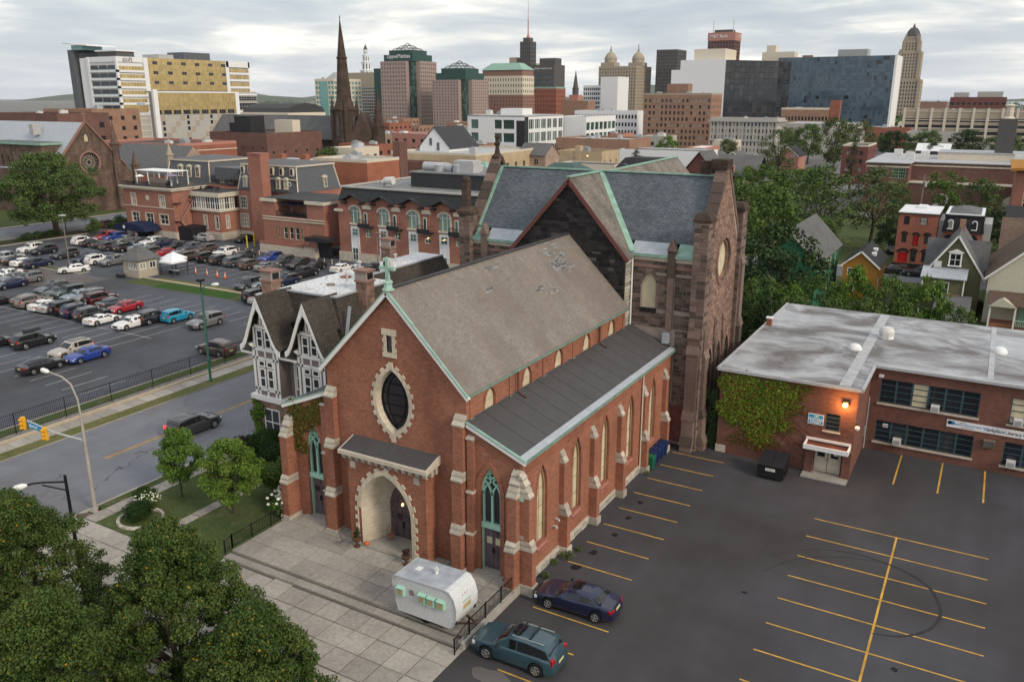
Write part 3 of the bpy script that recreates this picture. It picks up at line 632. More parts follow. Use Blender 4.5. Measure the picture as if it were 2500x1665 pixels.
# ---- vesica window
def quoined(fr,inner,parent,wide,narrow,c,mat='quoin_stone',t=.10,skip=()):
 "stones alternating long and short around an outline; each its own object"
 n=len(inner); cxm=sum(p[0] for p in inner)/n; cym=sum(p[1] for p in inner)/n
 for i in range(n):
  if i in skip: continue
  a,b=Vector((*inner[i],0)),Vector((*inner[(i+1) % n],0)); d=(b-a); nn=Vector((d.y,-d.x,0)).normalized()
  if nn.dot((a+b)/2-Vector((cxm,cym,0))) < 0: nn=-nn
  k=wide if i % 2 else narrow; a2,b2=a+nn*k,b+nn*k; g_=d*.02
  m=MB(); m.prism([fr.p(p.x,p.y,c) for p in (a+g_,b-g_,b2-g_,a2+g_)],fr.n*t); m.build('quoin',mat,parent)
vw=MB(); fpoly(vw,F0,vesica(*LZ,1.14,1.94),-.42); vwo=vw.build('window','stained',church)
m=MB(); ring(m,F0,vesica(*LZ,1.04,1.80),vesica(*LZ,1.12,1.92),-.42,-.34,True)
for dz in (-1.0,-.35,.35,1.0): hw=1.08*(1-(abs(dz)/1.94)**2); fbox(m,F0,LZ[0]-hw,LZ[0]+hw,LZ[1]+dz-.02,LZ[1]+dz+.02,-.42,-.36)
ring(m,F0,vesica(*LZ,.66,1.62),vesica(*LZ,.71,1.70),-.42,-.37,True)
m.build('window_bars','iron',vwo)
m=MB(); ring(m,F0,vesica(*LZ,1.25,2.05),vesica(*LZ,1.42,2.27),-.1,.05,True)
for (a_,b_),(c_,d_) in zip(zip(vesica(*LZ,1.255,2.055),vesica(*LZ,1.255,2.055)[1:]+vesica(*LZ,1.255,2.055)[:1]),zip(vesica(*LZ,1.1,1.9),vesica(*LZ,1.1,1.9)[1:]+vesica(*LZ,1.1,1.9)[:1])): m.face([F0.p(*a_,.04),F0.p(*b_,.04),F0.p(*d_,-.42),F0.p(*c_,-.42)])
m.build('window_surround','quoin_stone',vwo)
quoined(F0,vesica(*LZ,1.41,2.26,19),vwo,.22,.04,.0,t=.055)
m=MB(); fbox(m,F0,LZ[0]-.16,LZ[0]+.16,LZ[1]+2.15,LZ[1]+2.5,0,.07); m.build('keystone','quoin_stone',vwo); m=MB(); fbox(m,F0,LZ[0]-.16,LZ[0]+.16,LZ[1]-2.6,LZ[1]-2.15,0,.07); m.build('keystone','quoin_stone',vwo)
# louvred vent
v0,v1=CX-.32,CX+.10
m=MB(); fbox(m,F0,v0-.2,v0,12.75,14.3,-.1,.06); fbox(m,F0,v1,v1+.2,12.75,14.3,-.1,.06); fbox(m,F0,v0-.32,v1+.32,14.05,14.42,-.1,.075); fbox(m,F0,v0-.3,v1+.3,12.7,12.98,-.1,.075)
for z in (13.05,13.6): fbox(m,F0,v0-.3,v0-.15,z,z+.25,-.05,.05); fbox(m,F0,v1+.15,v1+.3,z,z+.25,-.05,.05)
vent=m.build('vent','quoin_stone',church)
m=MB()
for k in range(9): z=13.02+k*.115; m.prism([F0.p(v0,z,-.06),F0.p(v0,z+.1,-.2),F0.p(v0,z+.115,-.2),F0.p(v0,z+.015,-.06)],(v1-v0,0,0))
m.build('louvres','slate_paint',vent)
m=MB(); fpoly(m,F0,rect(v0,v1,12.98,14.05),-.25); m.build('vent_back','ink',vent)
# ---- side entrances with tracery
for s in (-1,1):
 cx=CX+s*6.75
 o=MB(); fpoly(o,F0,gothic(cx,.7,3.3,5.5,7.12),-.36); win=o.build('window','stained',church)
 m=MB()
 ring(m,F0,gothic(cx,.56,3.3,5.5,6.92)[1:],gothic(cx,.68,3.3,5.5,7.1)[1:],-.36,-.2)
 fbox(m,F0,cx-.68,cx+.68,3.2,3.52,-.4,-.12); fbox(m,F0,cx-.065,cx+.065,3.5,5.6,-.36,-.22); fbox(m,F0,cx-.62,cx-.52,3.5,5.5,-.36,-.22); fbox(m,F0,cx+.52,cx+.62,3.5,5.5,-.36,-.22)
 for q in (-1,1):
  gi,go=gothic(cx+q*.3,.20,5.3,5.35,5.9)[1:],gothic(cx+q*.3,.30,5.3,5.35,6.02)[1:]; ring(m,F0,gi,go,-.36,-.22)
  c_=[(cx+q*.27+.14*math.cos(R(a)),6.2+.14*math.sin(R(a))) for a in range(0,360,30)]; d_=[(cx+q*.27+.225*math.cos(R(a)),6.2+.225*math.sin(R(a))) for a in range(0,360,30)]; ring(m,F0,c_,d_,-.36,-.22,True)
 c_=[(cx+.13*math.cos(R(a)),6.58+.13*math.sin(R(a))) for a in range(0,360,30)]; d_=[(cx+.215*math.cos(R(a)),6.58+.215*math.sin(R(a))) for a in range(0,360,30)]; ring(m,F0,c_,d_,-.36,-.22,True)
 m.build('tracery','mint_paint',win)
 m=MB(); fbox(m,F0,cx-.68,cx-.62,.42,3.2,-.45,-.2); fbox(m,F0,cx+.62,cx+.68,.42,3.2,-.45,-.2); fr_=m.build('door_frame','mint_paint',church)
 m=MB(); fbox(m,F0,cx-.62,cx-.01,.45,3.2,-.48,-.40); fbox(m,F0,cx+.01,cx+.62,.45,3.2,-.48,-.40)
 for q in (-1,1):
  for z0,z1 in ((.55,1.35),(1.45,1.95),(2.65,3.1)):
   for e0,e1 in ((.06,.28),(.34,.56)): fbox(m,F0,*sorted((cx+q*e0,cx+q*e1)),z0,z1,-.40,-.375)
 dr=m.build('door','purple_door',church)
 m=MB()
 for q in (-1,1): fbox(m,F0,*sorted((cx+q*.12,cx+q*.48)),2.08,2.52,-.40,-.385)
 m.build('door_pane','board_cream' if s > 0 else 'glass',dr)
 m=MB()
 for q in (-1,1): fbox(m,F0,cx+q*.06-.02,cx+q*.06+.02,1.5,1.85,-.40,-.33)
 m.build('handle','iron',dr)
 m=MB(); ring(m,F0,gothic(cx,.70,.42,5.5,7.13)[1:],gothic(cx,.98,.42,5.5,7.52)[1:],-.1,.05); m.build('arch_ring','church_brick',church)
 m=MB(); m.box(cx-1.0,cx+1.0,FYP-.35,FYP+.5,.3,.43); m.build('door_step','concrete',church)
# ---- portal
PF=FX(35.8); PB=37.55
m=MB(); arch_f=gothic(CX-.08,1.95,.3,2.9,5.55,10); holed(m,PF,rect(CX-2.95,CX+2.95,0,6.25),[arch_f],.02)
for sx in (-1,1): fbox(m,FX(35.8),*sorted((CX+sx*2.95,CX+sx*2.3)),0,6.25,-1.1,-.02)
m.box(CX-2.95,CX+2.95,35.85,FYP,6.0,6.25)
portal=m.build('portal','church_brick',church)
arch_b=gothic(CX-.08,1.06,.3,2.5,4.3,10); m=MB(); fb=FX(PB)
for i in range(1,len(arch_f)):
 j=(i+1) % len(arch_f)
 a,b,c,d=PF.p(*arch_f[i]),PF.p(*arch_f[j]),fb.p(*arch_b[j]),fb.p(*arch_b[i])
 if i==0: continue
 k1,k2=a.lerp(d,.62),b.lerp(c,.62)
 m.face([a,b,k2,k1][::-1]); m.face([k1,k2,c,d][::-1])
m.build('splay','splay_stone',portal)
m=MB(); ring(m,PF,[tuple(p) for p in gothic(CX-.08,1.95,.3,2.9,5.55,10)[1:]],gothic(CX-.08,2.17,.3,2.9,5.85,10)[1:],-.05,.07); m.build('arch_surround','quoin_stone',portal)
qa=gothic(CX-.08,2.16,.3,2.9,5.84,11); qa=qa[1:2]+[(qa[1][0],.3+2.6*k/9) for k in range(1,9)]+qa[2:]+[(qa[0][0],2.9-2.6*k/9) for k in range(1,10)]
quoined(PF,qa,portal,.24,.04,.0,t=.075,skip=(len(qa)-1,))
m=MB(); m.box(CX-2.2,CX+2.1,35.55,37.7,.3,.42); m.build('porch_floor','slab',portal)
m=MB(); fpoly(m,fb,gothic(CX-.08,1.07,.3,2.5,4.32,8),.0); fbox(m,fb,CX-1.1,CX+.95,2.62,2.78,0,.06)
for q in (-1,1):
 for z0,z1 in ((.5,1.1),(1.2,1.6),(2.15,2.55)):
  for e0,e1 in ((.08,.45),(.55,.92)): fbox(m,fb,*sorted((CX-.08+q*e0,CX-.08+q*e1)),z0,z1,0,.035)
gi,go=gothic(CX-.08,.42,2.8,2.85,3.7)[1:],gothic(CX-.08,.48,2.8,2.85,3.78)[1:]; ring(m,fb,gi,go,0,.04)
dr=m.build('door','door_wood',church)
m=MB()
for q in (-1,1):
 for e0,e1 in ((.08,.45),(.55,.92)): fbox(m,fb,*sorted((CX-.08+q*e0,CX-.08+q*e1)),1.68,2.08,0,.03)
m.build('door_pane','glass',dr)
m=MB()
for q in (-1,1): fbox(m,fb,CX-.08+q*.05-.02,CX-.08+q*.05+.02,1.15,1.6,0,.07)
m.build('handle','iron',dr)
m=MB(); fbox(m,fb,CX-.14,CX-.02,2.72,2.9,.02,.14); m.build('porch_lamp','lamp_warm',church)
# canopy over the portal with corbels
m=MB(); m.hexa([(CX-3.35,35.42,6.42),(CX+3.35,35.42,6.42),(CX+3.35,FYP,6.62),(CX-3.35,FYP,6.62)],[(CX-3.35,35.42,6.66),(CX+3.35,35.42,6.66),(CX+3.35,FYP,7.12),(CX-3.35,FYP,7.12)])
can=m.build('portal_canopy','limestone',portal)
m=MB(); m.hexa([(CX-3.2,35.55,6.71),(CX+3.2,35.55,6.71),(CX+3.2,FYP,7.12),(CX-3.2,FYP,7.12)],[(CX-3.2,35.55,6.74),(CX+3.2,35.55,6.74),(CX+3.2,FYP,7.16),(CX-3.2,FYP,7.16)]); m.build('canopy_top','felt',can)
for k in range(13):
 x=CX-3.05+k*.508; m=MB(); m.prism([(x-.13,35.5,6.42),(x-.13,35.8,6.42),(x-.13,35.8,6.02),(x-.13,35.62,6.1)],(.26,0,0)); m.build('corbel','capstone',can)
for k in range(2):
 y=36.05+k*.45; m=MB(); m.box(CX+2.95,CX+3.25,y,y+.24,6.06,6.45); m.build('corbel','capstone',can)
for dx in (-2.5,2.35): m=MB(); fbox(m,PF,CX+dx-.2,CX+dx+.2,5.5,5.95,0,.05); m.build('medallion','capstone',portal)
# ---- buttresses
def buttress(fr,a,w,stages,plinth=.0,mat='church_brick',capmat='capstone',over=.025,foot=None):
 "stages: (top of brick, depth); the stone weathering rises dz above it"
 m=MB(); z=0; caps=[]
 for i,(zt,d,dz) in enumerate(stages):
  nd=stages[i+1][1] if i+1 < len(stages) else .02
  fbox(m,fr,a-w/2-.001*i,a+w/2+.001*i,z,zt,-.05,d); z=zt; caps.append((zt,d,nd,dz))
 b=m.build('buttress',mat,church)
 for zt,d,nd,dz in caps:
  # two sloping stones, the lower one further out
  h=w/2+over; dm=(d+nd)/2
  for (z0,z1,c0,c1) in ((zt,zt+dz*.55,d+.05,dm),(zt+dz*.5,zt+dz,dm+.05,nd)):
   m=MB(); P=fr.p; e=.1
   pts=[P(a-h,z0,-.02),P(a-h,z0,c0),P(a-h,z0+e,c0),P(a-h,z1,c1),P(a-h,z1,-.02)]
   m.prism(pts,fr.u*(2*h)); m.build('cap_stone',capmat,b)
 if plinth:
  m=MB(); fbox(m,fr,a-w/2-.1,a+w/2+.1,0,plinth,-.02,stages[0][1]+.1); m.build('plinth','rubble',b)
 return b
for s in (-1,1):
 buttress(F0,CX+s*4.85,.70,[(2.8,.85,.58),(6.1,.64,.58),(9.45,.42,.62)],.45)
 m=MB(); a=CX+s*5.55
 for z0,z1,d in ((0,2.75,.42),(2.75,5.4,.32),(5.4,8.7,.22)): fbox(m,F0,a-.22,a+.22,z0,z1,-.02,d)
 pil=m.build('pilaster','church_brick',church)
 for z,d in ((2.75,.42),(5.4,.32),(8.7,.22)):
  m=MB(); P=F0.p; m.prism([P(a-.26,z,-.01),P(a-.26,z,d+.05),P(a-.26,z+.08,d+.05),P(a-.26,z+.22,0)],F0.u*.52); m.build('cap_stone','capstone',pil)
 buttress(F0,CX+s*8.65,.60,[(2.85,1.1,.55),(6.1,.85,.6),(6.75,.5,.75)],.55)
 m=MB(); fbox(m,F0,CX+s*8.9-.26,CX+s*8.9+.26,0,6.0,-.3,.42) if s > 0 else fbox(m,F0,CX+s*8.9-.26,CX+s*8.9+.26,0,6.0,-.3,.42); m.build('corner_pier','orange_brick',church)
 m=MB(); fbox(m,F0,CX+s*8.9-.3,CX+s*8.9+.3,5.85,6.05,-.3,.48); m.build('cap_stone','mint_paint',church)
 m=MB(); fbox(m,F0,CX+s*8.9-.29,CX+s*8.9+.29,3.5,3.7,-.3,.46); m.build('cap_stone','capstone',church)
buttress(FR_,36.72,.48,[(2.8,.86,.6),(6.05,.66,.6),(6.7,.4,.75)],.6)
for y in (41.73,46.15,50.68,55.22,59.75): buttress(FR_,y,.46,[(2.65,.6,.75),(6.15,.33,.75)],.5)
# stone base along the side wall
it=[]
for i,(y0,y1) in enumerate([(37.05,41.45),(42.0,45.88),(46.42,50.4),(50.95,54.95),(55.5,59.45)]):
 x=y0
 while x < y1-.1:
  l=min(random.uniform(.35,.7),y1-x)
  it+=[(FR_,x+.01,x+l-.01,.0,.24,-.02,.10+random.uniform(0,.04)),(FR_,x+.01,x+l-.01,.26,.44,-.02,.08+random.uniform(0,.03))]; x+=l
pieces(church,'base_stone','rubble',it)
m=MB()
for (y0,y1) in [(37.05,41.45),(42.0,45.88),(46.42,50.4),(50.95,54.95),(55.5,59.45)]: fbox(m,FR_,y0,y1,.44,.58,-.02,.08)
m.build('base_course','limestone',church)
# boarded side windows
for y in BAYC:
 o=MB(); fpoly(o,FR_,gothic(y,.62,1.9,5.2,6.95),-.26); wn=o.build('window','board_cream',church)
 m=MB(); ring(m,FR_,gothic(y,.50,1.9,5.2,6.75)[1:],gothic(y,.62,1.9,5.2,6.95)[1:],-.26,-.14); fbox(m,FR_,y-.02,y+.02,1.9,6.6,-.26,-.235)
 for z in (2.9,4.1,5.3): fbox(m,FR_,y-.5,y+.5,z,z+.03,-.26,-.24)
 m.build('window_frame','copper_brown' if False else 'terra',wn)
 m=MB(); P=FR_.p; m.prism([P(y-.66,1.62,0),P(y-.66,1.62,.1),P(y-.66,1.68,.1),P(y-.66,1.93,-.25),P(y-.66,1.62,-.25)],(0,1.32,0)); m.build('sill','pink_sill',wn)
 m=MB(); ring(m,FR_,gothic(y,.64,1.9,5.2,6.98)[1:],gothic(y,.80,1.9,5.2,7.2)[1:],-.03,.03); m.build('arch_ring','church_brick',wn)
for y in CLW:
 o=MB(); fpoly(o,FCL,gothic(y,.56,9.62,10.15,10.98),-.13); wn=o.build('clerestory_window','board_cream',church)
 m=MB(); ring(m,FCL,gothic(y,.58,9.62,10.15,11.0)[1:],gothic(y,.74,9.62,10.15,11.22)[1:],-.02,.06); m.build('arch_ring','church_brick',wn)
 m=MB(); fbox(m,FCL,y-.56,y+.56,10.2,10.23,-.13,-.11); fbox(m,FCL,y-.6,y+.72,9.5,9.63,-.1,.1); m.build('board_joint','plywood',wn)
# rain pipes
def pipe(name,path,r,mat,parent=church): m=MB(); m.tube(path,r,8); return m.build(name,mat,parent,smooth=40)
pipe('downpipe',[(NR+.2,42.55,11.2),(NR+.2,42.55,9.9),(NR+.45,42.55,9.62),(NR+.8,42.55,9.5)],.06,'copper_brown')
pipe('downpipe',[(NR+.2,54.95,11.2),(NR+.2,54.95,9.9),(NR+.45,54.95,9.62),(NR+.8,54.95,9.5)],.06,'copper_brown')
pipe('downpipe',[(XR+.12,54.9,8.0),(XR+.12,54.9,.3)],.055,'cream_stone')
for y,z in ((40.75,2.25),(41.05,2.6)): pipe('vent_pipe',[(XR-.02,y,z),(XR+.22,y,z),(XR+.26,y,z-.12)],.07,'steel')
# ---------------------------------------------------------------- the brownstone church behind it
stone=thing('stone_church','brownstone church with slate transept roof, tarred gable and boarded round window','church')
SX0,SX1,SY0,SY1,SE,SR,SYM=-40.2,-18.5,61.6,71.2,15.5,21.3,66.4
# backing walls
m=MB(); FS=FX(SY0); FG=FY(SX1); FD=FX(60.3)
LAN=gothic(-22.88,.6,11.2,13.1,14.1); LAN2=gothic(-20.05,.78,.1,2.4,3.5)
holed(m,FS,[(SX0,0),(SX1,0),(SX1,SE),(SX0,SE)],[LAN,LAN2],.4)
ROSE=[(66.7+1.75*math.cos(R(a)),14.75+1.75*math.sin(R(a))) for a in range(0,360,12)]
LG=[gothic(y,.75,2.5,6.2,7.9) for y in (64.2,66.6,69.0)]
holed(m,FG,[(SY0,0),(SY1,0),(SY1,SE),(SYM,22.3),(SY0,SE)],[ROSE]+LG,.45)
m.face([(SX1-.8,SY0,SE),(SX1-.8,SY1,SE),(SX1-.8,SYM,22.3)][::-1])
m.face([(SX0,SY0,0),(SX0,SY1,0),(SX0,SY1,SE),(SX0,SYM,22.2),(SX0,SY0,SE)][::-1])
m.face([(SX0,SY1,0),(SX1,SY1,0),(SX1,SY1,SE),(SX0,SY1,SE)][::-1])
m.build('wall','mortar',stone)
def hole_range(h,b):
 xs=[]
 for i in range(len(h)):
  (x0,y0),(x1,y1)=h[i],h[(i+1) % len(h)]
  if (y0 <=b) !=(y1 <=b): xs.append(x0+(x1-x0)*(b-y0)/(y1-y0))
 return (min(xs)-.08,max(xs)+.08) if len(xs) > 1 else None
def minus(sp,holes,b):
 for h in holes:
  r=hole_range(h,b)
  if not r: continue
  out=[]
  for a0,a1 in sp: out+=[(a0,min(a1,r[0])),(max(a0,r[1]),a1)]
  sp=[(a0,a1) if a1-a0 > .02 else (a0,a0) for a0,a1 in out]
 return sp
ish=[]
ish+=ashlar(FS,9.7,14.5,lambda b: minus([(-24.4,-21.35),(-20.75,-19.2)],[LAN],b) if True else 0)
ish+=ashlar(FS,.1,9.6,lambda b: minus([(-20.55,-19.2)],[LAN2],b))
ish+=ashlar(FS,14.75,15.4,lambda b: [(-24.4,-21.3),(-20.75,-19.2)])
ish+=ashlar(FS,10.0,15.3,lambda b: [(-39.4,-38.4),(-37.95,-34.65)],weight=.5)
nb=lambda lst: lst
# pad the hole spans so that both ends of a course line up
def gspan(b):
 t=62.3+max(0,(b-SE)/(22.3-SE))*(SYM-62.3),70.55-max(0,(b-SE)/(22.3-SE))*(70.55-SYM)
 return minus([t],[ROSE]+LG,b)
def ashlar_safe(fr,b0,b1,spans,**k):
 out=[]; b=b0
 while b < b1-.12:
  h=min(random.uniform(.2,.34),b1-b); sa,sb=spans(b+.01),spans(b+h-.01)
  if len(sa)==len(sb): out+=ashlar(fr,b,b+h,spans,hmin=h,hmax=h,**k)
  else: out+=ashlar(fr,b,b+h,lambda q,b=b,h=h,sa=sa,sb=sb: (sa if len(sa) > len(sb) else sb),hmin=h,hmax=h,**k)
  b+=h
 return out
pieces(stone,'stone_block','brownstone',ish,170,'stone_blocks')
pieces(stone,'stone_block','pinkstone',ashlar_safe(FG,.2,21.9,gspan,weight=.35),130,'gable_stone_blocks')
# tarred gable
m=MB(); DG=[(-34.6,8),(-24.45,8),(-24.45,15.45),(-29.5,21.1),(-34.6,15.45)]; fpoly(m,FD,DG); m.face([(-24.45,60.3,8),(-24.45,SY0,8),(-24.45,SY0,15.45),(-24.45,60.3,15.45)]); m.face([(-34.6,60.3,8),(-34.6,SY0,8),(-34.6,SY0,15.45),(-34.6,60.3,15.45)][::-1]); gd=m.build('tarred_gable','mortar_tar',stone)
def dspan(b):
 k=max(0,(b-15.45)/5.65); return [(-34.6+k*5.1+.05,-24.45-k*5.05-.05)]
pieces(gd,'tarred_block','tarstone',ashlar(FD,9.7,20.9,dspan,hmin=.24,hmax=.4,lmin=.4,lmax=1.0,depth=.03),250,'tarred_blocks')
it=[]
z=8.2
while z < 15.2: it.append((FY(-24.45),60.35,61.5,z,z+.28,-.02,random.uniform(.03,.1))); z+=.3
pieces(gd,'tarred_block','rubble',it)
# roofs
def roofquad(nm,mat,pts,t=.12,parent=stone): m=MB(); m.hexa(pts,[(p[0],p[1],p[2]+t) for p in pts]); return m.build(nm,mat,parent)
KT=(SR-SE)/(SYM-SY0)
roofquad('transept_roof','slate',[(SX0+.7,SY0+.75,SE+.72*KT),(SX1-.75,SY0+.75,SE+.72*KT),(SX1-.75,SYM,SR),(SX0+.7,SYM,SR)])
roofquad('transept_roof','slate',[(SX0+.7,SYM,SR),(SX1-.75,SYM,SR),(SX1-.75,SY1+.2,SE-.2),(SX0+.7,SY1+.2,SE-.2)])
for x0,x1,mt in [(SX0+.7,-38.3,'copper'),(-38.0,-34.6,'lead'),(-24.5,-21.35,'lead'),(-20.75,SX1-.75,'copper')]:
 roofquad('eave_sheet',mt,[(x0,SY0-.22,SE+.02),(x1,SY0-.22,SE+.02),(x1,SY0+.78,SE+.72*KT-.02),(x0,SY0+.78,SE+.72*KT-.02)],.1)
m=MB(); m.box(SX0+.6,-34.6,SY0-.3,SY0-.16,SE-.12,SE+.12); m.build('gutter','copper',stone)
m=MB(); m.box(-24.4,SX1-.7,SY0-.3,SY0-.16,SE-.12,SE+.12); m.build('gutter','copper',stone)
for x0,x1 in ((-40,-34.6),(-24.4,-19.2)):
 m=MB(); m.box(x0,x1,SY0-.12,SY0,SE-.42,SE-.12); m.build('cornice','limestone',stone); m=MB(); m.box(x0,x1,SY0-.1,SY0,14.52,14.72); m.build('string_course','brown_wall',stone)
roofquad('crossing_roof','slate_brown',[(-29.5,60.1,21.25),(-24.15,60.1,15.2),(-24.15,66.2,15.2),(-29.5,66.35,21.25)])
roofquad('crossing_roof','slate_brown',[(-34.9,60.1,15.2),(-29.5,60.1,21.25),(-29.5,66.35,21.25),(-34.9,66.2,15.2)])
for s in (-1,1):
 m=MB(); m.bar((-29.5,60.06,21.1),(-29.5+s*5.35,60.06,15.05),.1,.3); m.build('barge_board','maroon',stone)
 m=MB(); m.bar((-29.5+s*.05,66.3,21.42),(-29.5+s*5.2,61.35,15.72),.5,.06); m.build('valley_flashing','copper',stone)
for a,b in [((SX0+.6,SYM,SR+.14),(SX1-.7,SYM,SR+.14)),((-29.5,60.1,21.4),(-29.5,66.3,21.4)),((-29.5,66.6,21.3),(-29.5,86,21.5))]:
 m=MB(); m.bar(a,b,.32,.12); m.build('ridge_cap','copper',stone)
m=MB(); gable_roof(m,-34.9,-24.1,66.6,86,15.4,21.3,'y',.12,.3); m.build('nave_roof','slate_brown',stone)
m=MB(); m.box(-34.7,-24.3,71.2,86,0,15.4); m.build('nave_wall','ashlar_far',stone)
# gable copings
for X,sgn,top in ((SX1-.4,1,22.45),(SX0+.35,-1,22.3)):
 for y0 in (SY0,SY1):
  n=9; cp=[]
  for i in range(n):
   a=Vector((X,y0+(SYM-y0)*i/n,SE+.2+(top-SE-.2)*i/n)); b=Vector((X,y0+(SYM-y0)*(i+.96)/n,SE+.2+(top-SE-.2)*(i+.96)/n))
   m=MB(); m.bar(a,b,.95,.34); m.build('coping_stone','brownstone',stone)
 m=MB(); m.lathe([(.45,0),(.5,.2),(.25,.5),(.16,1.1),(.3,1.25),(.3,1.4),(.12,1.5),(.12,1.75),(.28,1.85),(.2,2.05),(.04,2.2)],(X,SYM,top-.2),8); m.build('finial','spire_stone',stone) if sgn < 0 else None
 m=MB(); a,b=Vector((X-sgn*.55,SY0+.75,SE+.72*KT+.15)),Vector((X-sgn*.55,SYM,SR+.15)); m.bar(a,b,.3,.22); m.build('coping_flashing','copper',stone) if sgn < 0 else None
m=MB(); m.box(SX1-1.2,SX1+.1,SYM-.75,SYM+.75,22.0,22.75); m.box(SX1-2.2,SX1-.6,SYM-.3,SYM+.3,21.6,22.6); m.build('apex_stone','spire_stone',stone)
# corner piers with stepped buttresses
def pier(x0,x1,y0,y1,top,cap=.0,mat='brownstone'):
 m=MB(); m.box(x0,x1,y0,y1,0,top); b=m.build('corner_pier','mortar',stone); it=[]
 for fr,a0,a1 in ((FX(y0),x0,x1),(FY(x1),y0,y1)):
  z=.1
  while z < top-.15:
   h=min(random.uniform(.26,.42),top-z); c_=a0+(a1-a0)*random.uniform(.35,.65)
   it+=[(fr,a0+.01,c_-.01,z,z+h-.02,0,random.uniform(.02,.05)),(fr,c_+.01,a1-.01,z,z+h-.02,0,random.uniform(.02,.05))]; z+=h
 pieces(b,'stone_block',mat,it,120)
 m=MB(); m.box(x0-.12,x1+.12,y0-.12,y1+.12,top,top+.25); m.hexa([(x0-.1,y0-.1,top+.25),(x1+.1,y0-.1,top+.25),(x1+.1,y1+.1,top+.25),(x0-.1,y1+.1,top+.25)],[(x0+.15,y0+.15,top+.7+cap),(x1-.15,y0+.15,top+.7+cap),(x1-.15,y1-.15,top+.7+cap),(x0+.15,y1-.15,top+.7+cap)]); m.build('pier_cap','spire_stone',b)
 return b
pier(-19.25,-18.1,60.95,62.35,18.4); pier(-19.3,-18.1,70.5,71.8,18.2); pier(-40.6,-39.45,61.0,62.2,17.6)
m=MB(); m.box(-40.4,-39.8,61.2,61.8,17.9,20.6); m.lathe([(.42,0),(.42,.2),(.3,.3)],(-40.1,61.5,20.5),8); m.build('pinnacle','spire_stone',stone)
def sbutt(fr,a,w,st):
 m=MB(); z=0
 for zt,d in st: fbox(m,fr,a-w/2,a+w/2,z,zt,-.05,d); z=zt
 b=m.build('buttress','brownstone',stone)
 for i,(zt,d) in enumerate(st):
  nd=st[i+1][1] if i+1 < len(st) else .05; m=MB(); P=fr.p; m.prism([P(a-w/2-.05,zt,-.02),P(a-w/2-.05,zt,d+.06),P(a-w/2-.05,zt+.12,d+.06),P(a-w/2-.05,zt+.75,nd),P(a-w/2-.05,zt+.75,-.02)],fr.u*(w+.1)); m.build('cap_stone','brownstone',b)
 return b
# near corner: two stepped buttresses standing on the lot
sbutt(FX(61.0),-18.75,.95,[(.5,.65),(2.6,.45),(8.0,.25),(9.3,.12)]); sbutt(FY(-18.1),61.65,1.0,[(.5,.6),(2.8,.42),(7.6,.3),(9.6,.15)])
sbutt(FY(-18.1),71.1,.9,[(1,.75),(5.6,.55),(8.2,.35),(13.6,.2)])
for y in (63.0,65.4,67.8): sbutt(FY(SX1),y,.42,[(2.4,.3),(7.9,.22),(9.4,.14)])
# small gableted pinnacles on the eaves
for x in (-21.05,-38.2):
 m=MB(); m.box(x-.3,x+.3,61.25,61.7,13.9,16.0); m.box(x-.24,x+.24,61.3,61.7,9.7,13.9); m.hexa([(x-.38,61.15,16.0),(x+.38,61.15,16.0),(x+.38,61.75,16.0),(x-.38,61.75,16.0)],[(x-.02,61.15,16.9),(x+.02,61.15,16.9),(x+.02,61.75,16.9),(x-.02,61.75,16.9)]); m.build('pinnacle','brownstone',stone)
# boarded lancet, round window, lancets of the gable, rose-red side door
m=MB(); fpoly(m,FS,LAN,-.2); wn=m.build('window','board_cream',stone); m=MB(); ring(m,FS,LAN[1:],gothic(-22.88,.85,11.2,13.1,14.45)[1:],-.05,.06); m.build('window_surround','brownstone',wn); m=MB(); fbox(m,FS,-23.55,-22.2,10.85,11.2,-.1,.1); m.build('sill','tarstone',wn)
m=MB(); fpoly(m,FG,[(66.7+1.77*math.cos(R(a)),14.75+1.77*math.sin(R(a))) for a in range(0,360,12)],-.32); wn=m.build('round_window','board_cream',stone)
m=MB(); ring(m,FG,ROSE,[(66.7+2.15*math.cos(R(a)),14.75+2.15*math.sin(R(a))) for a in range(0,360,12)],-.1,.12,True); ring(m,FG,[(66.7+1.55*math.cos(R(a)),14.75+1.55*math.sin(R(a))) for a in range(0,360,12)],[(66.7+1.76*math.cos(R(a)),14.75+1.76*math.sin(R(a))) for a in range(0,360,12)],-.4,-.1,True); m.build('window_surround','pinkstone',wn)
for y,l in zip((64.2,66.6,69.0),LG):
 m=MB(); fpoly(m,FG,l,-.4); wn=m.build('window','stained',stone); m=MB(); ring(m,FG,l[1:],gothic(y,.98,2.5,6.2,8.25)[1:],-.1,.14); m.build('window_surround','pinkstone',wn)
m=MB(); fpoly(m,FS,gothic(-20.05,.8,.1,2.35,3.52),-.3); fbox(m,FS,-20.07,-20.03,.1,2.3,-.3,-.24); fbox(m,FS,-20.8,-19.3,2.28,2.4,-.3,-.22)
for q in (-1,1):
 for z0,z1 in ((.3,1.0),(1.15,2.1)): fbox(m,FS,*sorted((-20.05+q*.12,-20.05+q*.6)),z0,z1,-.3,-.26)
dr=m.build('door','rose_door',stone); m=MB(); ring(m,FS,LAN2[1:],gothic(-20.05,1.0,.1,2.4,3.85)[1:],-.05,.08); m.build('door_surround','brownstone',dr)
m=MB(); m.tube([(-24.28,61.35,15.3),(-24.28,61.35,9.4)],.07,8); m.build('downpipe','white_paint',stone)
m=MB(); m.box(-21.4,-20.9,61.0,61.6,8.6,9.4); m.build('flashing_block','lead',stone)
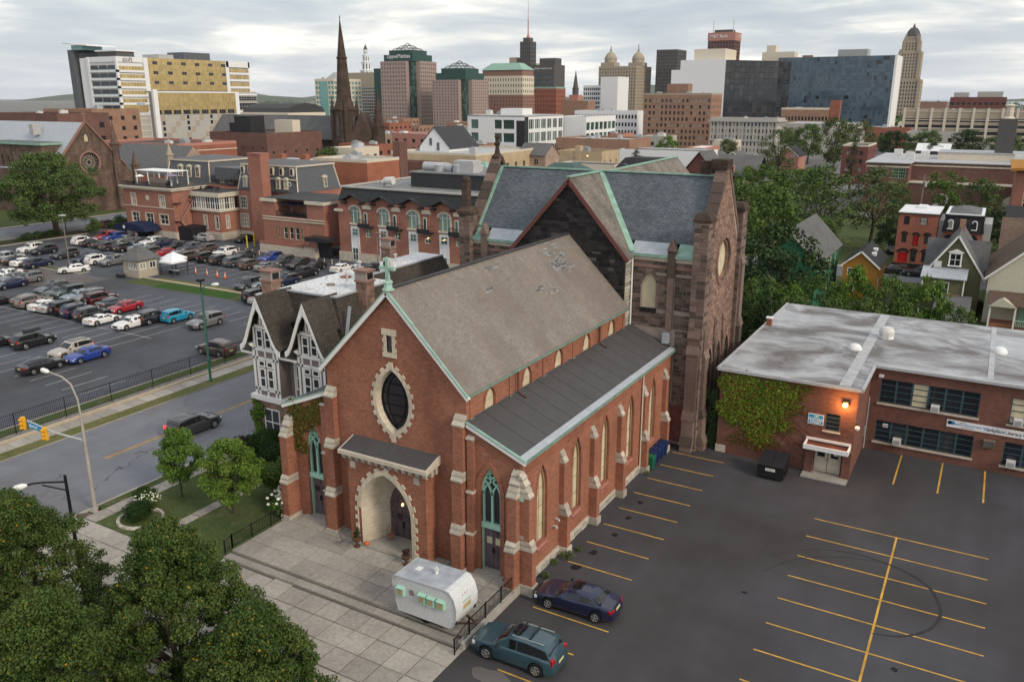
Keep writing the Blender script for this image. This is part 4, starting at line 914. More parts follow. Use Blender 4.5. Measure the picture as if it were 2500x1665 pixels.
# ---------------------------------------------------------------- half-timbered rectory
rect_=thing('rectory','half timbered rectory with steep white gables, dark shingled mansard and flat white roof','house')
HX0,HX1,HY0,HY1,HE=-50.2,-41.6,44.5,66.6,8.3
FH=FX(HY0); W1=(-49.9,-46.5); W2=(-45.3,-41.9)
m=MB(); m.box(HX0,HX1,HY0+.05,HY1,0,4.15); rb=m.build('stone_base','mortar',rect_)
it=ashlar(FX(HY0+.05),.05,4.1,lambda b: [(HX0,-48.9),(-47.2,HX1)] if 1.0 < b < 3.3 else [(HX0,-49.0),(-49.0,HX1)],lmin=.5,lmax=1.1,hmin=.35,hmax=.5); pieces(rb,'stone_block','pinkstone',it,60)
window(rb,FX(HY0),-48.9,-47.2,1.05,3.35,.05,'white_paint','glass_blind',2,2,.1)
m=MB(); m.box(HX0,HX1,HY0+1.2,HY1,4.15,HE+.3); m.build('wall','taupe',rect_)
m=MB(); m.box(HX0-.1,HX1,HY0+.02,HY0+1.5,4.05,4.28); m.box(-50.05,-46.35,HY0-.18,HY0+1,4.0,4.42); m.build('sill_band','white_paint',rect_)
# two projecting gabled bays
def timbers(parent,fr,items,c=.05):
 for a0,b0,a1,b1,w_ in items: m=MB(); m.bar(fr.p(a0,b0,c/2),fr.p(a1,b1,c/2),w_,c,fr.n) if abs(a0-a1) > .01 and abs(b0-b1) > .01 else fbox(m,fr,min(a0,a1)-(w_/2 if a0==a1 else 0),max(a0,a1)+(w_/2 if a0==a1 else 0),min(b0,b1)-(w_/2 if b0==b1 else 0),max(b0,b1)+(w_/2 if b0==b1 else 0),0,c); m.build('timber','white_paint',parent)
for k,(x0,x1) in enumerate((W1,W2)):
 cx=(x0+x1)/2; y0=HY0+(0 if k==0 else .25); fr=FX(y0)
 m=MB(); m.box(x0+.35,x1-.35,y0+.02,y0+1.6,4.15,8.9); m.prism([(x0+.45,y0+.02,8.9),(x1-.45,y0+.02,8.9),(cx,y0+.02,12.0)],(0,1.0,0)); bay=m.build('gabled_bay','taupe',rect_)
 timbers(bay,fr,[(x0+.42,4.4,x0+.42,8.3,.22),(x1-.42,4.4,x1-.42,8.3,.22),(x0+.35,4.95,x1-.35,4.95,.22),(x0+.35,7.55,x1-.35,7.55,.22),(x0+.35,8.3,x1-.35,8.3,.25),(x0+.8,4.4,x0+.8,8.2,.17),(x1-.8,4.4,x1-.8,8.2,.17),(cx,4.4,cx,4.95,.17),(cx,7.6,cx,8.2,.17),(x0+.75,10.15,x1-.75,10.15,.28),(x0+.62,8.3,x0+.62,10.1,.19),(x1-.62,8.3,x1-.62,10.1,.19),(cx-.28,10.2,cx-.28,11.2,.14),(cx+.28,10.2,cx+.28,11.2,.14),(cx,10.2,cx,11.7,.14)])
 for q in (-1,1):
  a=cx+q*.44; window(bay,fr,a-.36,a+.36,8.45,9.95,-.02,'white_paint','glass',1,2,.12); window(bay,fr,a-.36,a+.36,5.1,6.75,-.02,'white_paint','glass',1,2,.12); window(bay,fr,a-.36,a+.36,6.85,7.4,-.02,'white_paint','glass',1,1,.11)
 # swept barge boards
 for q in (-1,1):
  hw=(x1-x0)/2+.12; pts=[(0,12.7),(.30,11.5),(.62,10.2),(.82,9.35),(1.0,8.82),(1.16,8.62)]
  m=MB()
  for (t0,z0),(t1,z1) in zip(pts,pts[1:]):
   wd=.46; a,b=(cx+q*hw*t0,z0),(cx+q*hw*t1,z1); P0=[fr.p(a[0],a[1],.62),fr.p(b[0],b[1],.62),fr.p(b[0]-q*.02,b[1]-wd,.62),fr.p(a[0]-q*.02,a[1]-wd*(1.9 if t0==0 else 1),.62)]
   m.prism(P0,-fr.n*.14)
  m.build('barge_board','white_paint',bay)
  m=MB()
  for (t0,z0),(t1,z1) in zip(pts,pts[1:]):
   m.prism([fr.p(cx+q*hw*t0,z0-.02,.6),fr.p(cx+q*hw*t1,z1-.02,.6),fr.p(cx+q*hw*t1,z1+.10,.6),fr.p(cx+q*hw*t0,z0+.10,.6)],-fr.n*(1.2+2.4*max(.25,(z0-8.2)/4)))
  m.build('gable_roof','shingle_dark',bay)
 for q in (-1,1): m=MB(); xb=cx+q*1.35; m.prism([fr.p(xb,8.3,.0),fr.p(xb,8.75,.0),fr.p(xb,8.75,.45),fr.p(xb,8.6,.35)],(.1,0,0)); m.build('bracket','white_paint',bay)
# wall between and beside the bays, with timbers
FM=FX(HY0+1.2)
timbers(rect_,FM,[(-50.1,4.3,-50.1,8.1,.16),(-46.35,4.3,-46.35,8,.14),(-45.4,4.3,-45.4,8,.14),(-46.5,7.9,-45.2,7.9,.14)]); window(rect_,FM,-46.2,-45.55,5.0,7.0,-.02,'white_paint','glass',1,2,.12); window(rect_,FM,-46.2,-45.55,7.05,7.65,-.02,'white_paint','glass',1,1,.11)
timbers(rect_,FX(HY0+.55),[(-50.1,4.4,-50.1,7.9,.15)]); m=MB(); m.box(HX0,-49.4,HY0+.57,HY0+1.4,4.2,8.0); m.build('wall_return','taupe',rect_)
timbers(rect_,FX(HY0+.57),[(-49.72,4.4,-49.72,7.9,.1),(-50.2,4.95,-49.4,4.95,.12),(-50.2,7.75,-49.4,7.75,.16)])
# mansard and eaves
def quadroof(nm,mat,P,t=.1,parent=rect_):
 m=MB(); a,b,c,d=[Vector(p) for p in P]; n=(b-a).cross(d-a).normalized(); m.prism([a,b,c,d],-n*t); return m.build(nm,mat,parent)
RZ2=12.55; fx0,fx1,fy0,fy1=-49.2,-43.1,47.3,54.3; gx0,gx1,gy1=-50.6,-46.2,66.4
quadroof('mansard','shingle_dark',[(HX0-.1,HY0+2.3,8.9),(HX1-.3,HY0+2.3,8.9),(fx1,fy0,RZ2),(fx0,fy0,RZ2)])
quadroof('mansard','shingle_dark',[(HX1-.3,HY0+2.3,8.9),(HX1-.3,fy1+.6,8.9),(fx1,fy1,RZ2),(fx1,fy0,RZ2)])
quadroof('mansard','shingle_dark',[(HX1-.3,fy1+.6,8.9),(gx1+1.2,fy1+.6,8.9),(gx1,fy1,RZ2),(fx1,fy1,RZ2)])
quadroof('mansard','shingle_dark',[(gx1+1.3,fy1,8.9),(gx1+1.3,gy1+1.4,8.9),(gx1,gy1,RZ2),(gx1,fy1,RZ2)])
quadroof('mansard','shingle_dark',[(HX0-.1,gy1+1.4,8.9),(HX0-.1,HY0+2.3,8.9),(fx0,fy0,RZ2),(fx0,gy1,RZ2)])
for x0,x1 in ((HX0-.75,-49.55),(-46.75,-45.0)):
 m=MB(); P0=[(x0,HY0+.1,7.85),(x1,HY0+.1,7.85),(x1,HY0+1.1,8.35),(x0,HY0+1.1,8.35)]; P1=[(x0,HY0+1.1,8.35),(x1,HY0+1.1,8.35),(x1,HY0+2.35,9.3),(x0,HY0+2.35,9.3)]
 for P in (P0,P1): m.hexa(P,[(p[0],p[1],p[2]+.12) for p in P])
 er=m.build('eave_roof','shingle_dark',rect_); m=MB(); m.box(x0-.02,x1+.02,HY0+.02,HY0+.14,7.74,7.9); m.build('eave_board','white_paint',er)
m=MB(); m.box(fx0,fx1,fy0,fy1,RZ2-.1,RZ2+.06); m.box(fx0-.001,gx1,fy1,gy1,RZ2-.1,RZ2+.055); m.build('flat_roof','rectory_roof',rect_)
m=MB(); m.bar((fx0,fy0-.03,RZ2+.05),(fx1,fy0-.03,RZ2+.05),.12,.14); m.bar((fx1+.03,fy0,RZ2+.05),(fx1+.03,fy1,RZ2+.05),.12,.14); m.bar((gx1+.03,fy1,RZ2+.05),(gx1+.03,gy1,RZ2+.05),.12,.14); m.build('roof_edge','lead',rect_)
for x in (-46.0,-41.85):
 m=MB(); m.bar((x,HY0+2.25,8.95),(x+.0,HY0+3.0,12.0),.28,.06,(0,1,0)); m.build('valley_flashing','lead',rect_)
def chimney(x,y,w_,d_,z0,z1,mat='pinkstone',parent=rect_):
 m=MB(); m.box(x-w_/2,x+w_/2,y-d_/2,y+d_/2,z0,z1); c=m.build('chimney','mortar',parent); it=[]
 for fr,a0,a1 in ((FX(y-d_/2),x-w_/2,x+w_/2),(FY(x+w_/2),y-d_/2,y+d_/2)):
  z=z0
  while z < z1-.9:
   h=random.uniform(.25,.4); k=a0+(a1-a0)*random.uniform(.3,.7); it+=[(fr,a0+.01,k-.01,z,z+h-.02,0,.04),(fr,k+.01,a1-.01,z,z+h-.02,0,.04)]; z+=h
 pieces(c,'stone_block',mat,it,60)
 m=MB(); m.box(x-w_/2-.1,x+w_/2+.1,y-d_/2-.1,y+d_/2+.1,z1-.85,z1-.7); m.build('chimney_band','brown_wall',c); m=MB(); m.box(x-w_/2-.12,x+w_/2+.12,y-d_/2-.12,y+d_/2+.12,z1,z1+.14); m.build('chimney_cap','brown_wall',c)
 m=MB(); fbox(m,FY(x+w_/2),y-d_/2+.15,y+d_/2-.15,z1-.6,z1-.1,-.05,.03); m.build('flue_opening','ink',c)
chimney(-50.2,47.6,1.15,1.0,8.5,13.9); chimney(-42.6,50.3,1.1,.95,8.5,14.2); chimney(-49.8,62.5,1.1,.9,12,14.4)
def roof_drum(x,y,z,r,h,parent,mat='dark_metal'):
 m=MB(); m.lathe([(r,0),(r,h*.8),(r*1.04,h*.82),(r*1.04,h*.86),(r,h*.88),(r*.9,h),(r*.3,h)],(x,y,z),16); m.build('condenser',mat,parent,smooth=30)
roof_drum(-46.6,55.6,RZ2+.05,.42,.75,rect_); roof_drum(-46.9,56.9,RZ2+.05,.42,.75,rect_)
m=MB(); m.box(-46.9,-46.1,58.0,58.4,RZ2+.1,RZ2+1.0); ac=m.build('air_conditioner','ac_white',rect_); m=MB(); m.lathe([(.34,0),(.34,.03)],(0,0,0),20); o=m.build('fan','dark_metal',ac); o.matrix_basis=Matrix.Translation((-46.09,58.2,RZ2+.56)) @ Matrix.Rotation(R(90),4,'Y') @ Matrix.Scale(.55,4,(0,1,0)); o.location.x=-46.08; o.matrix_basis=Matrix.Translation((-46.5,57.97,RZ2+.56)) @ Matrix.Rotation(R(90),4,'X')
for x,y,r,h in ((-46.0,53.2,.13,1.2),(-46.4,54.2,.13,1.3),(-46.1,52.2,.09,.7),(-48.2,61.5,.1,.6)):
 m=MB(); m.tube([(x,y,RZ2),(x,y,RZ2+h)],r,10); m.lathe([(r*1.9,0),(r*1.9,.1),(r*.6,.2)],(x,y,RZ2+h),10); m.build('vent_pipe','steel',rect_,smooth=40)
m=MB(); m.box(-47.6,-46.9,53.0,53.7,RZ2+.06,RZ2+.2); m.build('roof_hatch','clay',rect_); m=MB(); m.lathe([(.35,0),(.35,.12),(.1,.18)],(-46.3,50.4,RZ2+.06),10); m.build('roof_drain','wood_grey',rect_)
for k in range(3):
 x,y=-43.4,56.2+k*1.15; m=MB(); m.box(x-.2,x+.2,y-.42,y+.42,10.0,10.9); c=m.build('air_conditioner','ac_white',rect_); m=MB(); m.box(x+.2,x+.23,y-.34,y+.34,10.08,10.82); m.build('grille','grey_wall',c)
m=MB(); m.box(-45.2,-41.6,55,61.2,4,10.0); m.build('rear_wing','brown_wall',rect_)
# ---------------------------------------------------------------- adult school with flat roof
school=thing('school_building','flat roofed brick school annex with wet stained roof and ivy on one wall','building')
ZR=6.95; m=MB(); A0=FX(61.85); A1=FX(68.62)
# entrance wing front, its side, the long front
m.face([(-16.65,86.0,0),(-16.65,61.85,0),(-16.65,61.85,ZR),(-16.65,86,ZR)])
holed(m,A0,rect(-16.65,-6.48,0,ZR),[rect(-9.25,-7.0,.02,2.15),rect(-8.6,-7.56,3.5,4.85)],.25)
m.face([(-6.48,61.85,0),(-6.48,68.62,0),(-6.48,68.62,ZR),(-6.48,61.85,ZR)])
UW=[(-5.72+1.162*i,-5.72+1.162*i+1.162) for i in range(6)]
holed(m,A1,rect(-6.48,30,0,ZR),[rect(-5.72,1.25,.78,2.56),rect(-5.72,1.25,4.08,6.05),rect(3.28,9.5,.68,2.56),rect(3.28,9.5,4.02,6.07)],.2)
m.face([(30,68.62,0),(30,86,0),(30,86,ZR),(30,68.62,ZR)]); m.face([(30,86,0),(-16.65,86,0),(-16.65,86,ZR),(30,86,ZR)])
m.build('wall','school_brick',school)
m=MB(); m.box(-16.9,-6.25,61.6,86.2,ZR,ZR+.16); m.box(-6.25,30.2,68.38,86.2,ZR,ZR+.155); m.build('roof','wet_roof',school)
m=MB();
for a,b in [((-16.88,61.62,ZR+.1),(-6.27,61.62,ZR+.1)),((-6.27,61.62,ZR+.1),(-6.27,68.4,ZR+.1)),((-6.27,68.4,ZR+.1),(30,68.4,ZR+.1)),((-16.88,61.62,ZR+.1),(-16.88,86.2,ZR+.1))]: m.bar(a,b,.2,.22)
m.build('roof_edge','light_roof',school)
m=MB(); m.box(-7.95,-7.15,62,86,ZR+.165,ZR+.18); m.box(1.5,1.9,69,86,ZR+.165,ZR+.18); m.build('roof_seam','light_roof',school,kind='stuff')
for x0,x1,z0,z1,k in [(-5.72,1.25,.78,2.56,6),(-5.72,1.25,4.08,6.05,6),(3.28,9.5,.68,2.56,5),(3.28,9.5,4.02,6.07,5)]:
 d=(x1-x0)/k
 for i in range(k): window(school,A1,x0+d*i,x0+d*(i+1),z0,z1,.16,'teal_frame','board_cream' if (z0 > 3 and i==2) or (z0 > 4 and x0 > 3 and i==0) else 'glass_dark',1,4,.07)
 m=MB(); fbox(m,A1,x0-.12,x1+.12,z0-.16,z0-.01,-.05,.12); m.build('sill','limestone',school)
window(school,A0,-8.6,-7.56,3.5,4.85,.14,'teal_frame','glass_dark',1,4,.07); m=MB(); fbox(m,A0,-8.72,-7.44,3.36,3.49,-.05,.1); m.build('sill','limestone',school)
for x,z,b in [(-1.66,4.08,0),(-4.0,.8,1),(3.9,4.05,0),(3.9,.7,1)]:
 m=MB(); fbox(m,A1,x-.3,x+.3,z,z+.5,-.1,.42); ac=m.build('window_air_conditioner','ac_white',school); m=MB(); fbox(m,A1,x-.22,x+.22,z+.08,z+.42,.42,.44); m.build('grille','grey_metal',ac)
 if b:
  m=MB()
  for q in (-.25,.25): m.bar(A1.p(x+q,z-.02,.4),A1.p(x+q,z-.5,.02),.03)
  m.build('support_bracket','iron',ac)
# doors under a canopy
for x0,x1 in ((-9.1,-8.18),(-8.14,-7.2)):
 m=MB(); fbox(m,A0,x0,x1,.03,2.12,-.25,-.18); d=m.build('door','cream_stone',school); m=MB(); fbox(m,A0,x0+.2,x1-.2,1.25,1.95,-.18,-.165); m.build('door_pane','glass_dark',d)
 m=MB(); fbox(m,A0,(x1-.1 if x0 < -9 else x0+.04),(x1-.04 if x0 < -9 else x0+.1),.95,1.15,-.18,-.1); m.build('handle','steel',d)
m=MB(); m.box(-9.75,-6.65,60.75,61.9,2.3,2.38); c=m.build('door_canopy','leaf_brown',school); m=MB(); m.box(-9.8,-6.6,60.65,60.77,2.2,2.55); m.box(-9.8,-9.68,60.77,61.85,2.2,2.55); m.box(-6.72,-6.6,60.77,61.85,2.2,2.55); m.box(-9.8,-6.6,61.76,61.85,2.56,2.75); m.build('canopy_rim','white_wall',c)
m=MB(); m.box(-9.75,-6.5,60.4,61.8,0,.1); m.build('door_slab','slab',school)
for x in (-9.4,-6.75): m=MB(); fbox(m,A0,x-.3,x+.3,0,2.25,0,.5); m.build('door_cheek','school_brick',school)
m=MB(); fbox(m,A0,-16.7,-15.9,.05,.65,0,.05); m.build('corner_block','limestone',school); m=MB(); fbox(m,A0,-12.9,-12.1,3.55,3.85,-.02,.04); m.build('wall_vent','limestone',school)
# wall lamp that is lit, with its own light
m=MB(); m.box(-7.5,-7.1,61.55,61.85,5.75,6.05); wl=m.build('wall_lamp','dark_metal',school); m=MB(); m.lathe([(.05,-.16),(.14,-.1),(.16,0),(.12,.08)],(-7.3,61.5,5.84),12); m.build('bulb','lamp_amber',wl,smooth=60)
ld=bpy.data.lights.new('wall_lamp_light','POINT'); ld.energy=170; ld.color=(1,.45,.12); ld.shadow_soft_size=.15; lo=bpy.data.objects.new('wall_lamp_light',ld); COL.objects.link(lo); lo.location=(-7.3,61.2,5.75); lo.parent=wl
m=MB(); m.tube([(-6.48,61.95,4.35),(-6.3,61.75,4.4),(-6.3,61.6,4.3)],.05,8); fl=m.build('flood_light','dark_metal',school); m=MB(); m.lathe([(.05,0),(.16,.12),(.17,.3),(.1,.36)],(-6.3,61.55,3.98),12); m.build('lamp_glass','white_paint',fl,smooth=60)
m=MB(); m.box(-5.9,-5.55,68.2,68.6,6.25,6.42); m.tube([(-5.75,68.6,6.2),(-5.75,68.35,6.3)],.04,6); m.build('security_camera','ac_white',school)
m=MB(); m.box(1.9,2.7,68.3,68.62,1.95,2.5); g_=m.build('vent_grille','wood_grey',school); m=MB()
for k in range(7): m.box(1.92+k*.115,1.95+k*.115,68.28,68.3,1.97,2.48)
m.build('grille_bars','dark_metal',g_)
m=MB(); m.tube([(-6.4,68.5,4.4),(-6.4,68.5,0)],.06,8); m.build('downpipe','grey_metal',school); m=MB(); m.box(-6.47,-6.35,68.0,68.3,1.2,2.0); m.build('meter_box','grey_metal',school)
for x,y,s in [(-8.4,72.3,1),(2.2,77.3,1),(-6.5,77.3,1.05)]:
 m=MB(); m.lathe([(.6*s,0),(.6*s,.12),(.56*s,.2),(.44*s,.38),(.24*s,.48),(.05,.5)],(x,y,ZR+.15),20); m.build('roof_dome','white_roof',school,smooth=40)
m=MB(); m.box(-6.75,-6.25,76.6,76.9,ZR+.15,ZR+.75); m.lathe([(.62,.3),(.62,.7),(.45,.95),(.1,1.05)],(-6.5,77.3,ZR+.15),18); m.build('roof_fan','ac_white',school)
m=MB(); m.box(-16.7,-16.25,76.2,76.7,ZR,ZR+.85); ch=m.build('chimney','orange_brick',school); m=MB(); m.box(-16.75,-16.2,76.15,76.75,ZR+.85,ZR+.95); m.build('chimney_cap','white_paint',ch)
# lettering
def text(body,fr,a,b,size,mat,parent,c=.03,align='CENTER',bold=0,sx=1.,name='lettering',extr=.004):
 cu=bpy.data.curves.new(name,'FONT'); cu.body=body; cu.size=size; cu.align_x=align; cu.align_y='CENTER'; cu.extrude=extr; cu.offset=bold; cu.resolution_u=2; cu.space_line=.8
 o=bpy.data.objects.new(name,cu); COL.objects.link(o); bpy.context.view_layer.update(); dg=bpy.context.evaluated_depsgraph_get(); me=bpy.data.meshes.new_from_object(o.evaluated_get(dg)); bpy.data.objects.remove(o); bpy.data.curves.remove(cu)
 me.materials.clear(); me.materials.append(MATS[mat]); return link(name,me,parent,mw=fr.mw(a,b,c,sx))
sg=thing('street_number_sign','blue sign with the street number beside the small window','sign',(0,0,0)); m=MB(); fbox(m,A0,-9.83,-8.7,3.82,4.64,.02,.05); m.build('board','sign_white',sg); m=MB(); fbox(m,A0,-9.78,-8.75,3.87,4.59,.05,.056); m.build('face','sign_blue',sg)
for t_,z in (('160',4.45),('EDWARD',4.22),('STREET',3.99)): text(t_,A0,-9.265,z,.25,'sign_white',sg,.06,bold=.006)
bn=thing('banner_sign','long white literacy center banner above the lower school windows','sign'); m=MB(); fbox(m,A1,-.72,6.9,3.02,3.6,.02,.05); m.build('board','sign_white',bn)
text('ADULT EDUCATION',A1,.72,3.32,.2,'ink_blue',bn,.056,bold=.004); text('DIVISION',A1,.35,3.49,.1,'ink',bn,.056); text('Buffalo Public Schools',A1,.75,3.14,.1,'ink',bn,.056)
xx=1.75
for t_,mt,dx in [('W','ink_blue',.31),('orkplace','ink',1.27),('L','ink_blue',.20),('iteracy','ink',.98),('C','ink_blue',.24),('enter','ink',1.0)]:
 text(t_,A1,xx,3.3,.42,mt,bn,.056,'LEFT',.004,.8); xx+=dx*.84+(.14 if t_ in ('orkplace','iteracy') else 0)
for q in (-1,1): m=MB(); m.lathe([(.16,0),(.16,.006)],(0,0,0),14); o=m.build('emblem','ink' if q < 0 else 'ink_blue',bn); o.matrix_basis=A1.mw(-.42+q*.1,3.38,.05)
ns=link('notice',None); bpy.data.objects.remove(ns)
m=MB(); fbox(m,A1,-5.2,-4.8,2.0,2.3,-.14,-.12); m.build('window_notice','sign_white',school); text('NOTICE',A1,-5.0,2.15,.09,'ink_red',school,-.118)
m=MB(); fbox(m,A0,-7.75,-7.45,1.5,1.75,-.16,-.155); m.build('door_notice','sign_white',school)
# ---------------------------------------------------------------- building kit for the middle and far distance
def quad_mesh(mat):
 k='quad_'+mat
 if k not in UNIT: UNIT[k]=MB().face([(0,0,0),(1,0,0),(1,1,0),(0,1,0)]).data('window',mat)
 return UNIT[k]
class Panes:
 "window panes of one building: objects up to the limit, the rest joined as stuff"
 def __init__(s,parent,limit=300): s.p,s.left,s.rest=parent,limit,{}
 def add(s,fr,a0,a1,b0,b1,c,mat,obj=True):
  if s.left > 0 and obj: link('window',quad_mesh(mat),s.p,mw=fr.mw(a0,b0,c,a1-a0,b1-b0)); s.left -=1
  else: s.rest.setdefault(mat,MB()).face([fr.p(a0,b0,c),fr.p(a1,b0,c),fr.p(a1,b1,c),fr.p(a0,b1,c)])
 def end(s):
  for mat,mb in s.rest.items(): mb.build('windows',mat,s.p,kind='stuff')
def gridface(mb,P,fr,a0,a1,b0,b1,cols,rows,depth,pane):
 q=lambda x0,x1,y0,y1: mb.face([fr.p(x0,y0),fr.p(x1,y0),fr.p(x1,y1),fr.p(x0,y1)]); prev=b0
 for r0,r1 in rows:
  if r0-prev > 1e-3: q(a0,a1,prev,r0)
  pa=a0
  for c0,c1 in cols:
   if c0-pa > 1e-3: q(pa,c0,r0,r1)
   p=fr.p; d=-depth
   mb.face([p(c0,r0),p(c0,r0,d),p(c0,r1,d),p(c0,r1)]); mb.face([p(c1,r0,d),p(c1,r0),p(c1,r1),p(c1,r1,d)]); mb.face([p(c0,r0),p(c1,r0),p(c1,r0,d),p(c0,r0,d)]); mb.face([p(c0,r1,d),p(c1,r1,d),p(c1,r1),p(c0,r1)])
   P.add(fr,c0,c1,r0,r1,d,pane); pa=c1
  if a1-pa > 1e-3: q(pa,a1,r0,r1)
  prev=r1
 if b1-prev > 1e-3: q(a0,a1,prev,b1)
def spread_(a0,a1,n,frac,m0=0.,m1=None):
 m1=m0 if m1 is None else m1; p=(a1-a0-m0-m1)/n; return [(a0+m0+p*(i+.5-frac/2),a0+m0+p*(i+.5+frac/2)) for i in range(n)]
def body(parent,x0,x1,y0,y1,z0,z1,wall,roof,front=None,side=None,pane='glass',depth=.3,P=None,parapet=.6,limit=300,name='wall',edge=None):
 "box with window grids on the two faces in view; front/side = (columns, rows, width share, height share[, bottom margin, top margin])"
 m=MB(); own=P is None; P=P or Panes(parent,limit)
 for fr,a0,a1,sp in ((FX(y0),x0,x1,front),(FY(x1),y0,y1,side)):
  if sp:
   nc,nr,wf,hf=sp[:4]; mb_,mt=(sp[4],sp[5]) if len(sp) > 4 else (.5,.8); pn=sp[6] if len(sp) > 6 else pane
   gridface(m,P,fr,a0,a1,z0,z1,spread_(a0,a1,nc,wf),spread_(z0,z1,nr,hf,mb_,mt),depth,pn)
  else: m.face([fr.p(a0,z0),fr.p(a1,z0),fr.p(a1,z1),fr.p(a0,z1)])
 m.face([(x1,y1,z0),(x0,y1,z0),(x0,y1,z1),(x1,y1,z1)]); m.face([(x0,y1,z0),(x0,y0,z0),(x0,y0,z1),(x0,y1,z1)])
 w_=m.build(name,wall,parent)
 r=MB()
 if parapet:
  t=.35; r.box(x0,x1,y0,y0+t,z1,z1+parapet); r.box(x1-t,x1,y0+t,y1,z1,z1+parapet-.003); r.box(x0,x0+t,y0+t,y1,z1,z1+parapet-.003); r.box(x0+t,x1-t,y1-t,y1,z1,z1+parapet-.006); r.build('parapet',edge or wall,parent)
 r=MB(); r.box(x0+.02,x1-.02,y0+.02,y1-.02,z1-.3,z1+.02); r.build('roof',roof,parent)
 if own: P.end()
 return P
def boxpart(parent,name,mat,*b): return MB().box(*b).build(name,mat,parent)
def roof_units(parent,x0,x1,y0,y1,z,n,mats=('grey_metal','ac_white','light_roof'),smin=1.2,smax=3.):
 for k in range(n):
  w_,d_,h_=random.uniform(smin,smax),random.uniform(smin,smax),random.uniform(.8,1.8); x,y=random.uniform(x0+1,max(x0+1.1,x1-w_-1)),random.uniform(y0+1,max(y0+1.1,y1-d_-1))
  u=boxpart(parent,'roof_unit',random.choice(mats),x,x+w_,y,y+d_,z,z+h_); boxpart(u,'duct','grey_metal',x+w_*.2,x+w_*.6,y+d_*.2,y+d_*.7,z+h_,z+h_+.35)
# ---------------------------------------------------------------- the brick club with its mansards
club=thing('club_house','red brick club with grey mansard roofs, tall chimney and roof terrace behind parked cars','building')
P=Panes(club,300)
def wins(fr,wall_mb,outer,wl,frame='cream_stone',pane='glass_blind',depth=.2,parent=club,sur=.18,nx=2,ny=2,sill=True):
 "wall polygon with openings, a pale stone surround and window in each"
 holed(wall_mb,fr,outer,[rect(*r) for r in wl],depth)
 for a0,a1,b0,b1 in wl:
  o=window(parent,fr,a0,a1,b0,b1,depth,'white_paint',pane,nx,ny,.08)
  if sur:
   m=MB(); fbox(m,fr,a0-sur,a0,b0-sur,b1+sur,-.02,.06); fbox(m,fr,a1,a1+sur,b0-sur,b1+sur,-.02,.06); fbox(m,fr,a0,a1,b1,b1+sur,-.02,.06); fbox(m,fr,a0,a1,b0-sur,b0,-.02,.08); m.build('window_surround',frame,parent)
w=MB(); F=FX(110.0)
wins(F,w,rect(-156.4,-141.3,0,9.6),[(-154.1,-152.7,6.4,8.6),(-145.3,-143.8,6.4,8.6),(-154.5,-152.3,2.9,4.8),(-150.1,-147.8,2.9,4.8),(-145.8,-143.3,2.9,4.8)])
G_=FY(-141.3); wins(G_,w,rect(110,118,0,9.6),[(114.6,115.6,2.6,4.8),(115.2,116.4,6.4,8.5)])
w.box(-156.4,-141.3,110.05,118,9.5,9.6); w.face([(-156.4,126,0),(-156.4,110,0),(-156.4,110,9.6),(-156.4,126,9.6)])
# recess, glazed bay, wall beyond it
wins(FX(117.0),w,rect(-141.3,-132.8,0,9.4),[])
B_=FX(114.1); wins(B_,w,rect(-141.0,-132.8,0,5.6),[(-137.6,-136.8,2.1,4.7),(-134.3,-133.5,2.2,4.7)],nx=1); wins(FY(-132.8),w,rect(114.1,119,0,5.6),[(115.5,116.2,2.3,4.7)],nx=1)
wins(FX(119.0),w,rect(-132.8,-126.4,0,9.6),[(-132.2,-130.4,6.0,8.3),(-132.5,-130.3,2.3,4.8)],nx=3,ny=3)
w.build('wall','club_brick',club)
m=MB(); m.box(-156.6,-141.1,109.85,110,0,1.5); m.box(-141.3,-141.15,110,117,0,1.45); m.box(-141.0,-132.65,113.95,114.1,0,1.55); m.box(-132.8,-132.65,114.1,119,0,1.5); m.box(-132.65,-126.4,118.85,119,0,1.45); m.build('stone_base','limestone',club)
boxpart(club,'cornice','cream_stone',-156.8,-140.9,109.55,118.1,9.6,9.95); boxpart(club,'cornice_top','cream_stone',-157,-140.7,109.35,118.2,9.95,10.2); boxpart(club,'string_course','cream_stone',-156.5,-141.2,109.9,110,6.05,6.2)
m=MB()
for k in range(26): m.box(-156.6+k*.6,-156.35+k*.6,109.45,109.7,9.75,9.94)
m.build('dentils','cream_stone',club,kind='stuff')
m=MB(); m.lathe([(.55,0),(.55,.05)],(0,0,0),20); o=m.build('medallion','cream_stone',club); o.matrix_basis=F.mw(-149,7.95,0)
boxpart(club,'terrace_deck','dark_roof',-156.6,-141,109.8,122,10.2,10.26)
# glazed bay storey
boxpart(club,'bay_cornice','cream_stone',-141.2,-132.4,113.7,119,8.5,9.35); boxpart(club,'bay_ledge','cream_stone',-141.1,-132.5,113.8,119,5.6,6.0); boxpart(club,'bay_back','ink',-140.9,-133.1,114.5,118.8,6.0,8.5)
for i in range(6): window(club,B_,-140.8+i*1.33,-140.8+i*1.33+1.3,6.0,8.5,.1,'white_paint','glass_blind',2,2,.1)
for i in range(3): window(club,FY(-132.8),114.15+i*1.3,114.15+i*1.3+1.25,6.0,8.5,.1,'white_paint','glass_blind',2,2,.1)
boxpart(club,'terrace_deck','dark_roof',-141.0,-132.6,114,120,9.36,9.42)
# tall chimney shaft
boxpart(club,'chimney','club_brick',-126.4,-123.0,116.5,118.6,0,16.9); boxpart(club,'chimney_cap','club_brick',-126.5,-122.9,116.4,118.7,16.9,17.2)
